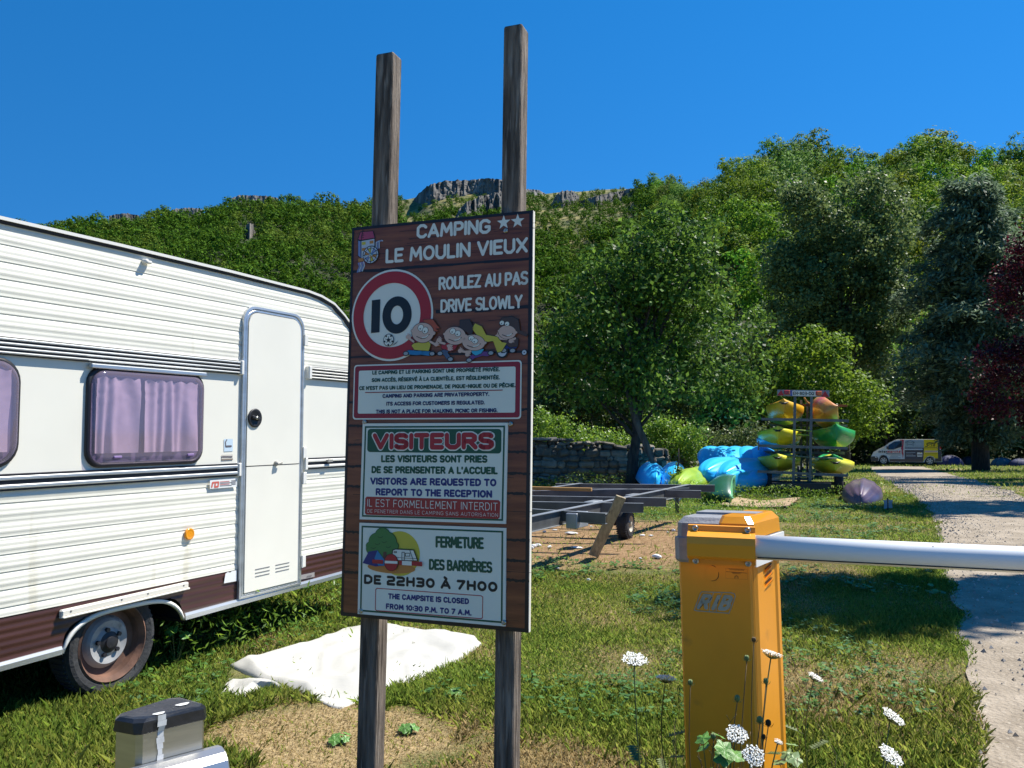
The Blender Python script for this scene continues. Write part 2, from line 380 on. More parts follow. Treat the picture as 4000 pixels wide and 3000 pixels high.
ROAD_END = min(LE[-1].y, RE[-1].y)
ys = list(np.arange(-3, ROAD_END+1.2, .22)); mb = MB(); V = []; nx = 12
for y in ys:
    for i in range(nx+1):
        x = road_l(y) + (road_r(y)-road_l(y))*i/nx; u = i/nx
        V.append((x, y, gz(x, y) + .014 + .012*math.sin(u*math.pi)))
mb.add(V, [(j*(nx+1)+i, j*(nx+1)+i+1, (j+1)*(nx+1)+i+1, (j+1)*(nx+1)+i) for j in range(len(ys)-1) for i in range(nx)], GRAVEL, True)
tag(mb.build('gravel_road', fix=False), kind='structure')

# ------------------------------------------------------------ hills
SKY = [(-900, 900), (0, 885), (190, 872), (300, 852), (500, 832), (680, 815), (800, 808), (930, 765), (1060, 762), (1150, 769), (1350, 787), (1430, 791), (1555, 772), (1624, 768), (1669, 722), (1739, 702),
       (1878, 695), (1948, 692), (2062, 734), (2122, 750), (2196, 742), (2276, 740), (2345, 733), (2485, 728), (2570, 730), (2629, 735), (2701, 706), (2800, 668), (2845, 618), (2954, 578), (3044, 546), (3135, 546), (3207, 540),
       (3330, 575), (3388, 590), (3460, 546), (3541, 530), (3632, 515), (3704, 520), (3813, 570), (3948, 545), (4000, 536), (4400, 520), (5200, 480)]
def azel(px, py): r = ray(px, py); return math.atan2(r.x, r.y), r.z/math.hypot(r.x, r.y)
SKA = [azel(*p) for p in SKY]
AZ = np.array([a for a, e in SKA]); EL = np.array([e for a, e in SKA])
def pxaz(px): return azel(px, 1000)[0]
def sstep(a, b, x): t = min(1, max(0, (x-a)/(b-a))); return t*t*(3-2*t)
def ridge_r(az): return 390 - 205*sstep(pxaz(2420), pxaz(2900), az)
def foot_r(az): return 135 - 62*sstep(pxaz(2250), pxaz(2900), az)
def tree_h(az):
    far = 1.0 + 2.6*(1-sstep(pxaz(1450), pxaz(1600), az)); return far*(1-sstep(pxaz(2480), pxaz(2700), az)) + 9.5*sstep(pxaz(2480), pxaz(2750), az)
def hill_z(az, r):
    R, r0 = ridge_r(az), foot_r(az); H = CAM_H + R*float(np.interp(az, AZ, EL)) - tree_h(az)
    s = (r-r0)/(R-r0)
    n = MN.noise((r*math.sin(az)*.03, r*math.cos(az)*.03, 1.7))*4 + MN.noise((r*math.sin(az)*.1, r*math.cos(az)*.1, 4.1))*1.2
    if s <= 0: return -1.6 - 3*min(1, -s*8)
    if s >= 1: return H - (s-1)*H*.25
    return -1.6 + (H+1.6)*(s**1.08) + n*math.sin(math.pi*s)
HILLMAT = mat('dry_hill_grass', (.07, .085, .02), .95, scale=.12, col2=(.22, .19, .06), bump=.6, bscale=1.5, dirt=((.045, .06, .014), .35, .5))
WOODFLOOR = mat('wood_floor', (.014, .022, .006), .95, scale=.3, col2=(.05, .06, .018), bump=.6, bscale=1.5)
azs = np.linspace(pxaz(-700), pxaz(5000), 150); ss = np.concatenate([np.linspace(-.12, 1, 46), [1.06, 1.2, 1.6]])
V = []
for a in azs:
    R, r0 = ridge_r(a), foot_r(a)
    for s in ss:
        r = r0 + s*(R-r0); V.append((r*math.sin(a), r*math.cos(a), hill_z(a, r)))
k = len(ss); mb = MB(); FD = []; FW = []
for i in range(len(azs)-1):
    for j in range(k-1):
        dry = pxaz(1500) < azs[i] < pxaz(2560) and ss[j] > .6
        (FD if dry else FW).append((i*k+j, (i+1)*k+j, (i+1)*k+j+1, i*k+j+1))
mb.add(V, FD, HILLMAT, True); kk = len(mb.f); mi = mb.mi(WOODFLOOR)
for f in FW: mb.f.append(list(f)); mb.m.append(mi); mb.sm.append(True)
tag(mb.build('hillside', fix=False), kind='structure')

# limestone cliffs along the far ridge
ROCK = mat('limestone', (.055, .052, .048), .9, scale=.25, col2=(.20, .185, .165), stretch=(1, 1, .35), bump=1.0, bscale=.9, dirt=((.06, .075, .025), .4, .62))
def cliff(top, bot, label, cat='cliff', back=10, rough=2.2, seed=0):
    """top, bot: ridge lines read from the photo; stands where the hill is that high"""
    def pt(px, py):
        az, el = azel(px, py); lo, hi = foot_r(az), ridge_r(az)
        for _ in range(30):
            md = (lo+hi)/2
            if CAM_H + md*el > hill_z(az, md): lo, hi = lo, hi; lo_ok = True
            if (hill_z(az, md) - CAM_H)/md < el: lo = md
            else: hi = md
        return az, (lo+hi)/2
    n, mrows = 70, 16; mb = MB(); xs = np.linspace(top[0][0], top[-1][0], n); G = []
    tx, ty = zip(*top); bx, by = zip(*bot)
    for x in xs:
        yb = float(np.interp(x, bx, by)); yt = float(np.interp(x, tx, ty)); az, r = pt(x, yb); az2, el2 = azel(x, yt); r -= 1.0
        zb = hill_z(az, r) - 2.0; zt = CAM_H + r*el2; col = []
        for j in range(mrows+1):
            u = j/mrows; z = zb + (zt-zb)*u; X, Y = math.sin(az), math.cos(az)
            q = MN.noise((x*.045+seed, z*.10, seed)) + .6*MN.noise((x*.12, z*.35, seed+4)) + .35*MN.noise((x*.3, z*1.1, seed+9))
            q += .7*abs(MN.noise((x*.06, seed, z*.03)))
            rr = r + q*rough + 2.0*u
            col.append((X*rr, Y*rr, z + (.5*MN.noise((x*.2, seed, 2)) if j == mrows else 0)))
        rr = r + back; col.append((math.sin(az)*rr, math.cos(az)*rr, zt + .2)); col.append((math.sin(az)*(rr+1), math.cos(az)*(rr+1), zb-1))
        G.append(col)
    V = [p for c in G for p in c]; k = mrows+3
    F = [(i*k+j, (i+1)*k+j, (i+1)*k+j+1, i*k+j+1) for i in range(n-1) for j in range(k-1)]
    F += [tuple(range(k))[::-1], tuple((n-1)*k+j for j in range(k))]
    mb.add(V, F, ROCK, False); return tag(mb.build('cliff', fix=False), label, cat, 'limestone cliffs on the far ridge')
cliff([(1615, 775), (1640, 745), (1669, 720), (1700, 708), (1739, 700), (1800, 698), (1878, 693), (1940, 690), (1975, 700)], [(1615, 790), (1669, 800), (1740, 775), (1800, 765), (1878, 755), (1975, 775)], 'highest grey limestone cliff on the skyline between the two sign posts', seed=1)
cliff([(1775, 850), (1800, 800), (1830, 778), (1870, 762), (1905, 752), (1950, 745), (1985, 760)], [(1775, 870), (1830, 858), (1905, 850), (1985, 850)], 'lower grey limestone cliff just above the top edge of the sign', seed=3)
cliff([(2040, 745), (2062, 732), (2100, 738), (2130, 750)], [(2040, 760), (2090, 764), (2130, 762)], 'small dark cliff on the ridge just right of the right sign post', seed=5, rough=1.2)
cliff([(2150, 800), (2170, 760), (2196, 739), (2240, 742), (2262, 760)], [(2150, 812), (2196, 810), (2262, 790)], 'leaning dark limestone crag on the ridge right of the sign', seed=7, rough=1.4)
cliff([(2262, 782), (2330, 760), (2400, 745), (2490, 726)], [(2262, 806), (2330, 806), (2400, 790), (2490, 764)], 'long low limestone cliff band on the ridge right of the sign', seed=9, rough=1.4)
cliff([(905, 768), (935, 757), (985, 758), (1040, 760), (1085, 768)], [(905, 784), (985, 788), (1085, 786)], 'grey cliff capping the wooded hump on the left ridge', seed=11, rough=1.0)
cliff([(660, 822), (690, 810), (740, 806), (790, 812)], [(660, 838), (790, 836)], 'pale rock band on the left ridge below the wooded hump', seed=13, rough=.9)
cliff([(425, 838), (450, 832), (500, 828), (545, 838)], [(425, 850), (545, 850)], 'short pale rock band on the left ridge above the caravan roof', seed=15, rough=.8)
cliff([(954, 900), (962, 872), (975, 866), (988, 872), (997, 900)], [(954, 915), (975, 935), (997, 915)], 'lone rock pinnacle standing in the wood above the caravan', 'rock pinnacle', seed=17, rough=.8)

# ------------------------------------------------------------ foliage library
def crown(blobs, ncl, cl_r, per, size, seed=0, shell=.45, aspect=.55, out_w=.45, droop=.3, flatz=.8):
    """leaf quads for a crown made of ellipsoid blobs (cx,cy,cz,rx,ry,rz); returns quads and cluster centres"""
    r = np.random.default_rng(seed); B = np.array(blobs, float); vol = (B[:, 3]*B[:, 4]*B[:, 5])**.67; w = vol/vol.sum()
    bi = r.choice(len(B), ncl, p=w); d = r.normal(size=(ncl, 3)); d /= np.linalg.norm(d, axis=1, keepdims=True)
    rad = (shell + (1-shell)*r.random(ncl)**.6)[:, None]
    cc = B[bi, :3] + d*rad*B[bi, 3:]; cr = cl_r*(.6+.8*r.random(ncl))
    n = np.maximum(3, (per*(.5+r.random(ncl))).astype(int)); idx = np.repeat(np.arange(ncl), n)
    dd = r.normal(size=(len(idx), 3)); dd /= np.linalg.norm(dd, axis=1, keepdims=True); q = r.random(len(idx))**.5
    off = dd*q[:, None]*cr[idx][:, None]; off[:, 2] *= flatz
    outw = dd*.7 + d[idx]*.5; outw /= np.linalg.norm(outw, axis=1, keepdims=True)
    return leaf_quads(cc[idx]+off, size, aspect, droop, outw, out_w, r), cc
BARK = mat('bark', (.06, .048, .038), .95, var=.4, scale=6, stretch=(3, 3, .6), bump=1.0, bscale=18)
def limbs(mb, base, top, r0, targets, seed=0, mid=.5, bark=None):
    r = random.Random(seed); base = Vector(base); top = Vector(top); pts = [base]; m = bark or BARK
    for i in range(1, 7):
        u = i/6; pts.append(base.lerp(top, u) + Vector((r.uniform(-1, 1), r.uniform(-1, 1), 0))*r0*.45)
    rad = [r0*1.45] + [r0*(1-.75*i/6) for i in range(1, 7)]
    mb.tube(pts, rad, m, 10)
    for t in targets:
        t = Vector(t); u = min(.92, max(.3, r.uniform(mid-.25, mid+.35))); k = u*6; i = int(k); a = pts[i].lerp(pts[min(i+1, 6)], k-i)
        b = a.lerp(t, .5) + Vector((r.uniform(-.2, .2), r.uniform(-.2, .2), r.uniform(.0, .35)))*(t-a).length*.35
        rr = r0*(.42-.2*u)*r.uniform(.7, 1.1)
        mb.tube([a, a.lerp(b, .5)+Vector((0, 0, .05)), b, b.lerp(t, .6), t], [rr, rr*.8, rr*.6, rr*.38, rr*.15], m, 6)
def tree(name, label, cat, loc, blobs, ncl, cl_r, per, size, leafm, trunk_h, trunk_r, nl=12, seed=0, group=None, extra=None, **kw):
    t = thing(name, label, cat, loc, 0, group)
    q, cc = crown(blobs, ncl, cl_r, per, size, seed, **kw)
    quads('crown', q, leafm, None, t)
    B = np.array(blobs); top = (B[:, :3]*B[:, 3:4]).sum(0)/B[:, 3].sum(); mb = MB()
    rr = np.random.default_rng(seed+5); sel = cc[rr.choice(len(cc), min(nl, len(cc)), replace=False)]
    limbs(mb, (0, 0, -.15), (top[0]*.6, top[1]*.6, max(trunk_h, top[2])), trunk_r, sel, seed, bark=None)
    mb.build('trunk', t)
    return t

# distant wood on the left hill: far beyond counting
LM_FAR = leafmat('far_oak_leaves', (.010, .040, .003), (.11, .225, .018), .22, .7, spec=.05)
LM_FAR2 = leafmat('far_oak_leaves_pale', (.025, .06, .006), (.17, .26, .03), .22, .7, spec=.05)
KEEP = [(pxaz(a), pxaz(b), c, d) for a, b, c, d in ((900, 1090, .955, 2), (655, 800, .955, 2), (420, 550, .955, 2), (940, 1010, .66, .80), (1600, 1990, .86, 2), (2030, 2270, .95, 2), (2270, 2480, .975, 2))]
def hill_points(n, az0, az1, rng_, smin=.0, smax=1.0, sparse=None, spacing=0):
    out = []; tries = 0; cell = {}
    while len(out) < n and tries < n*30:
        tries += 1; az = rng_.uniform(az0, az1); r0, R = foot_r(az), ridge_r(az)
        s = math.sqrt(rng_.uniform(0, 1))*(smax-smin)+smin if smin == 0 else rng_.uniform(smin, smax); r = r0 + s*(R-r0)
        if sparse and rng_.random() < sparse(az, s): continue
        x, y = r*math.sin(az), r*math.cos(az)
        if spacing:
            k = (int(x//spacing), int(y//spacing))
            if any((x-a)**2+(y-b)**2 < spacing**2 for i in (-1, 0, 1) for j in (-1, 0, 1) for a, b in cell.get((k[0]+i, k[1]+j), ())): continue
            cell.setdefault(k, []).append((x, y))
        if any(a < az < b and c < s < d for a, b, c, d in KEEP): continue
        out.append((x, y, hill_z(az, r), az, s))
    return out
R1 = random.Random(3)
def bare(az, s):
    if pxaz(1560) < az < pxaz(2520): 
        f = (.86 if s > .74 else .45)*(1 if az < pxaz(2060) else .5)
        return f if MN.noise((az*40, s*9, 0)) < .25 else .3
    if MN.noise((az*30, s*12, 5)) > .38: return .8
    return .04
pts = hill_points(3000, pxaz(-150), pxaz(2750), R1, 0, 1.0, bare, 3.0)
protos = [crown([(0, 0, 2.3, 1.9, 1.9, 1.7), (.8, .3, 3.0, 1.2, 1.2, 1.2), (-.7, -.5, 2.8, 1.2, 1.2, 1.3)], 34, .75, 7, .52, sd_, shell=.72, aspect=.85, out_w=.82)[0] for sd_ in range(6)]
VV = []; MI = []
for (x, y, z, az, s) in pts:
    p = protos[R1.randrange(6)]; a = R1.uniform(0, 6.28); c, s_ = math.cos(a), math.sin(a); k = R1.uniform(.7, 1.25)*(1.35 if R1.random() < .3 else 1)
    if pxaz(1560) < az < pxaz(2480) and s > .7: k *= .6
    kz = k*R1.uniform(.85, 1.2)
    q = np.empty_like(p); q[..., 0] = (p[..., 0]*c - p[..., 1]*s_)*k + x; q[..., 1] = (p[..., 0]*s_ + p[..., 1]*c)*k + y; q[..., 2] = p[..., 2]*kz + z - .5
    VV.append(q); pale = MN.noise((x*.035, y*.035, 2)) + R1.uniform(-.35, .35) > .22; MI.append(np.full(len(q), 1 if pale else 0))
tag(quads('distant_wood', np.concatenate(VV), [LM_FAR, LM_FAR2], np.concatenate(MI)), kind='stuff')

# woodland trees on the near hillside to the right: one object each
LM_W = [leafmat('wood_leaves_dark', (.014, .056, .005), (.165, .34, .028), .33, .6, .25, spec=.1), leafmat('wood_leaves_light', (.03, .09, .007), (.26, .40, .04), .33, .6, .25, spec=.1), leafmat('wood_leaves_grey', (.03, .075, .012), (.185, .31, .06), .3, .6, .2, spec=.1)]
wprotos = []
for i in range(5):
    rr = random.Random(40+i); bl = [(0, 0, 4.6, 2.5, 2.5, 2.6)] + [(rr.uniform(-1.6, 1.6), rr.uniform(-1.6, 1.6), rr.uniform(3.4, 7.2), rr.uniform(1.1, 1.8), rr.uniform(1.1, 1.8), rr.uniform(1.0, 1.7)) for _ in range(6)]
    q, cc = crown(bl, 130, .72, 17, .30, 40+i, shell=.68, aspect=.8, out_w=.8)
    me_o = quads('woodland_tree', q, [LM_W[0], LM_W[1], LM_W[2]], np.full(len(q), [0, 1, 0, 2, 1][i])); wprotos.append(me_o)
R2 = random.Random(11)
wp = hill_points(265, pxaz(2560), pxaz(4250), R2, .0, 1.0, None, 4.4)
wp += [(ridge_r(a)*math.sin(a), ridge_r(a)*math.cos(a), hill_z(a, ridge_r(a)), a, 1) for a in np.linspace(pxaz(2640), pxaz(4150), 30)]
WL = 'bushy green tree in the unbroken wood covering the steep hillside at right'
for i, (x, y, z, az, s) in enumerate(wp):
    o = wprotos[i] if i < 5 else wprotos[R2.randrange(5)].copy()
    if i >= 5: COL.objects.link(o)
    k = R2.uniform(.85, 1.35); o.location = (x, y, z-.8); o.rotation_euler = (0, 0, R2.uniform(0, 6.28)); o.scale = (k, k, k*R2.uniform(.9, 1.15))
    tag(o, WL, 'tree', 'trees of the wood on the right hillside')
# ------------------------------------------------------------ campsite sign on two wooden posts
WB, HB = .7297, 1.45
SR = Matrix.Rotation(-.3606, 3, 'Z') @ Matrix.Rotation(-.0317, 3, 'X') @ Matrix.Rotation(.0016, 3, 'Y')
SP = Vector((-.6268, 3.0892, .676)); ZB = .6765
sign = thing('campsite_sign', 'tall brown campsite notice board fixed to two weathered wooden posts', 'sign', SP - SR @ Vector((0, 0, ZB)))
sign.rotation_euler = SR.to_euler()
SRi = SR.transposed()
def B(px, py):
    """photo pixel to board coordinates (u, v), board lower left corner = 0, 0"""
    o = SRi @ (CAMP - SP); d = SRi @ ray(px, py); t = -o.y/d.y; q = o + d*t; return (q.x, q.z)
def z3(x, y): return B(1300+x*.4038, 780+y*.4038)
def z4(x, y): return B(1300+x*.4038, 1380+y*.4038)
def z5(x, y): return B(1300+x*.3843, 2000+y*.3843)
def SB(x, y, lift=0): return (x, -lift, y + ZB)
POSTW = mat('weathered_post_wood', (.06, .045, .034), .9, scale=9, stretch=(6, 6, .5), col2=(.21, .17, .135), bump=.7, bscale=26, dirt=((.28, .24, .20), 12, .56))
BROWN = mat('printed_plank_brown', (.15, .036, .013), .35, scale=5, stretch=(.8, 4, 9), col2=(.28, .085, .03), dirt=((.05, .018, .01), 10, .62))
SEAM = mat('printed_seam_dark', (.016, .008, .007), .4); WHITE = mat('print_white', (.82, .80, .69), .4); WEDGE = mat('board_edge_cream', (.75, .72, .62), .5)
RED = mat('print_red', (.42, .02, .025), .4); BLACK = mat('print_black', (.012, .012, .012), .4); GREEN = mat('print_green', (.012, .085, .04), .4); NAVY = mat('print_navy', (.02, .025, .17), .4)
PANEL = mat('panel_white', (.80, .80, .68), .35, var=.04, scale=3); MAROON = mat('print_maroon', (.30, .015, .03), .4)
# posts: (photo x of the left front edge, board coordinate)
for u0, u1, top, label in ((B(1436, 900)[0], B(1505, 900)[0], B(1463, 206)[1], None), (B(1947, 860)[0], B(2020, 860)[0], B(1955, 98)[1], None)):
    w = u1-u0; mb = MB(); n = 9; rings = []
    off = .024
    for i in range(n+1):
        z = -.12 + (top + ZB + .12)*i/n; b = .004 + .0006*MN.noise((z*3, u0, 0)); j = .0004*MN.noise((z*7, 1, u0))
        x0, x1, y0, y1 = u0+j, u1+j, off, off + .072
        rings.append([(x0+b, y0, z), (x1-b, y0, z), (x1, y0+b, z), (x1, y1-b, z), (x1-b, y1, z), (x0+b, y1, z), (x0, y1-b, z), (x0, y0+b, z)])
    rings.append([(p[0]*.94+.06*(u0+u1)/2, p[1]*.94+.06*(off+.036), p[2]+.006) for p in rings[-1]])
    mb.loft(rings, POSTW, True, True, False); mb.build('post', sign)
# board: 20 mm sheet, front printed as planks
mb = MB(); mb.box((WB/2, .011, ZB+HB/2), (WB, .020, HB), WEDGE, None, .002)
mb.add([(.001, -.0005, ZB+.001), (WB-.001, -.0005, ZB+.001), (WB-.001, -.0005, ZB+HB-.001), (.001, -.0005, ZB+HB-.001)], [(0, 1, 2, 3)], BROWN)
board = mb.build('board', sign)
mb = MB(); rr = random.Random(2)
def seam(v, u0=0.0, u1=WB, h=.011, tl=0):
    pts = [(u0+(u1-u0)*i/12, v + tl*(i/12-.5) + rr.uniform(-.0015, .0015)) for i in range(13)]
    for a, b in zip(pts, pts[1:]):
        k = h*rr.uniform(.35, .6); flat(mb, [(a[0], a[1]-k), (b[0], b[1]-k), (b[0], b[1]+k*.6), (a[0], a[1]+k*.6)], SB, SEAM, .0012)
seam(z3(300, 690)[1], h=.014); seam(z3(1500, 1055)[1], .36, WB, .016); seam(z3(300, 1520)[1], 0, WB, .010)
EL_, ER_ = z4(290, 900)[0], z4(1700, 900)[0]
for y in (470, 700, 880, 1090, 1285): seam(z4(200, y)[1], 0, EL_+.02, .012); seam(z4(1800, y+70)[1], ER_-.02, WB, .012)
for y in (200, 410, 610): seam(z5(200, y)[1], 0, EL_+.02, .012); seam(z5(1850, y+80)[1], ER_-.02, WB, .013)
for (a, b, c, d) in ((0, HB-.012, WB, HB-.001), (0, .001, WB, .014), (0, 0.014, .010, HB-.012), (WB-.014, .014, WB-.001, HB-.012)): flat(mb, [(a, b), (c, b), (c, d), (a, d)], SB, SEAM, .0016)
for _ in range(230):   # wood grain strokes
    u, v = rr.uniform(.02, WB-.1), rr.uniform(.02, HB-.03); L = rr.uniform(.03, .16)
    ribbon(mb, [(u+L*i/5, v + .004*MN.noise((u*9+i*.5, v*20, 0))) for i in range(6)], rr.uniform(.0008, .0018), SB, SEAM, .0008)
mb.build('plank_print', board, fix=False)
# title lettering
mb = MB()
LPAR = [board]
def TL(s, fn, a, b, cap_px, m, stroke=.2, lay=.002, **k):
    mb = MB(); p, q = fn(*a), fn(*b); cap = abs(fn(a[0], a[1]-cap_px)[1]-p[1]); text(mb, s, SB, p[0], p[1], q[0], q[1], cap, m, stroke, lay, **k); mb.build('lettering', LPAR[0], fix=False)
TL('CAMPING', z3, (812, 380), (1528, 328), 138, WHITE, .21, gap=.1)
TL('LE MOULIN VIEUX', z3, (512, 618), (1888, 512), 140, WHITE, .2, gap=.1)
TL('ROULEZ AU PAS', z3, (1028, 878), (1888, 822), 128, WHITE, .19, gap=.1)
TL('DRIVE SLOWLY', z3, (1045, 1095), (1835, 1050), 128, WHITE, .18, gap=.1)
for cx, cy in ((1655, 222), (1790, 208)):
    mb = MB(); c = z3(cx, cy); r_ = .0265
    flat(mb, [(c[0]+(r_ if i % 2 == 0 else r_*.42)*math.cos(math.radians(90+36*i)), c[1]+(r_ if i % 2 == 0 else r_*.42)*math.sin(math.radians(90+36*i))) for i in range(10)], SB, WHITE, .002); mb.build('star', board, fix=False)
# speed limit disc
mb = MB(); c = z3(582, 1115); l_, r_, t_, b_ = z3(188, 1140)[0], z3(975, 1090)[0], z3(600, 675)[1], z3(575, 1562)[1]
cx, cy, rx, ry = (l_+r_)/2, (t_+b_)/2, (r_-l_)/2, (t_-b_)/2
E1 = ell(cx, cy, rx, ry, n=64); E2 = ell(cx, cy, rx*.955, ry*.955, n=64); E3 = ell(cx, cy, rx*.70, ry*.70, n=64)
flat(mb, E1, SB, WHITE, .0030); ring2(mb, E2, E3, SB, RED, .0042)
u0, v0 = z3(375, 1293); u1, v1 = z3(465, 965); flat(mb, [(u0, v0), (u1, v0+.002), (u1, v1), (u0, v1-.002)], SB, BLACK, .0042)
o_ = [z3(485, 1125)[0], z3(768, 1105)[0], z3(630, 937)[1], z3(620, 1298)[1]]
ocx, ocy, orx, ory = (o_[0]+o_[1])/2, (o_[2]+o_[3])/2, (o_[1]-o_[0])/2, (o_[2]-o_[3])/2
ring2(mb, ell(ocx, ocy, orx, ory, n=48), ell(ocx, ocy, orx*.42, ory*.50, n=48), SB, BLACK, .0042)
mb.build('speed_limit_disc', board, fix=False)
# football
mb = MB(); c = z3(547, 1360); r_ = z3(596, 1360)[0]-c[0]
flat(mb, ell(c[0], c[1], r_*1.06, r_*1.12, n=24), SB, BLACK, .0055); flat(mb, ell(c[0], c[1], r_*.94, r_, n=24), SB, WHITE, .0062)
flat(mb, ell(c[0], c[1], r_*.36, r_*.36, n=5, rot=.3), SB, BLACK, .0069)
for i in range(5):
    a = .3 + i*2*math.pi/5; flat(mb, ell(c[0]+r_*.80*math.cos(a+.63), c[1]+r_*.84*math.sin(a+.63), r_*.2, r_*.2, n=5, rot=a), SB, BLACK, .0069)
    ribbon(mb, [(c[0]+r_*.3*math.cos(a), c[1]+r_*.3*math.sin(a)), (c[0]+r_*.62*math.cos(a), c[1]+r_*.62*math.sin(a))], r_*.09, SB, BLACK, .0069)
for k in range(3): ribbon(mb, [z3(585+k*12, 1412-k*6), z3(602+k*12, 1400-k*8), z3(612+k*12, 1385-k*8)], .0012, SB, BLACK, .0056)
mb.build('football_print', board, fix=False)
# mill emblem
mb = MB(); PINK = mat('print_pink', (.45, .06, .12), .4); PALE = mat('print_pale', (.55, .58, .62), .4); BLUE = mat('print_lilac_blue', (.22, .28, .5), .4); OR = mat('print_orange', (.55, .22, .05), .4); YEL = mat('print_yellow', (.6, .5, .05), .4)
Z = lambda *ps: [z3(*p) for p in ps]
flat(mb, Z((240, 392), (268, 312), (395, 300), (418, 375), (275, 400)), SB, BLACK, .002); flat(mb, Z((250, 385), (274, 318), (390, 307), (408, 370), (278, 391)), SB, PINK, .0027)
ribbon(mb, Z((297, 295), (285, 345), (280, 392)), .003, SB, BLACK, .0034)
for k in range(3): ribbon(mb, Z((285, 335+k*18), (305, 333+k*18)), .002, SB, BLACK, .0034)
flat(mb, Z((244, 390), (275, 398), (412, 372), (412, 560), (275, 572), (244, 545)), SB, BLACK, .0016); flat(mb, Z((280, 402), (405, 380), (405, 552), (280, 566)), SB, PALE, .0022); flat(mb, Z((249, 398), (272, 403), (272, 562), (249, 540)), SB, BLUE, .0022)
for (a, b, m_) in ((285, 412, YEL), (360, 400, OR), (285, 470, OR)): flat(mb, Z((a, b), (a+36, b-4), (a+36, b+24), (a, b+28)), SB, m_, .0028)
for k in range(2): flat(mb, Z((250, 570+k*38), (320, 562+k*38), (312, 592+k*34), (248, 604+k*34)), SB, (OR, PINK)[k], .002)
for k in range(4): ribbon(mb, [z3(300-k*16+10*math.sin(i*.9), 605+i*17+k*4) for i in range(6)], .005, SB, BLUE if k % 2 else PALE, .003)
for k in range(3): ribbon(mb, [z3(425+k*14, 480-i*16-k*6) for i in range(5)] + [z3(445+k*16, 405-k*4), z3(462+k*12, 400)], .0045, SB, BLUE if k % 2 else PALE, .003)
c = z3(372, 535); R_ = z3(448, 535)[0]-c[0]; flat(mb, ell(c[0], c[1], R_*1.04, R_*1.04), SB, BLACK, .0036)
for i in range(12):
    a0, a1 = math.radians(30*i+3), math.radians(30*i+27); m_ = (PALE, BLUE, PALE, YEL, PALE, OR)[i % 6]
    flat(mb, [(c[0]+q*R_*math.cos(a), c[1]+q*R_*math.sin(a)) for q, a in ((.2, a0), (.74, a0), (.74, a1), (.2, a1))], SB, m_, .0043)
    flat(mb, [(c[0]+q*R_*math.cos(a), c[1]+q*R_*math.sin(a)) for q, a in ((.8, a0), (.95, a0), (.95, a1), (.8, a1))], SB, PALE, .0043)
mb.build('mill_emblem', board, fix=False)
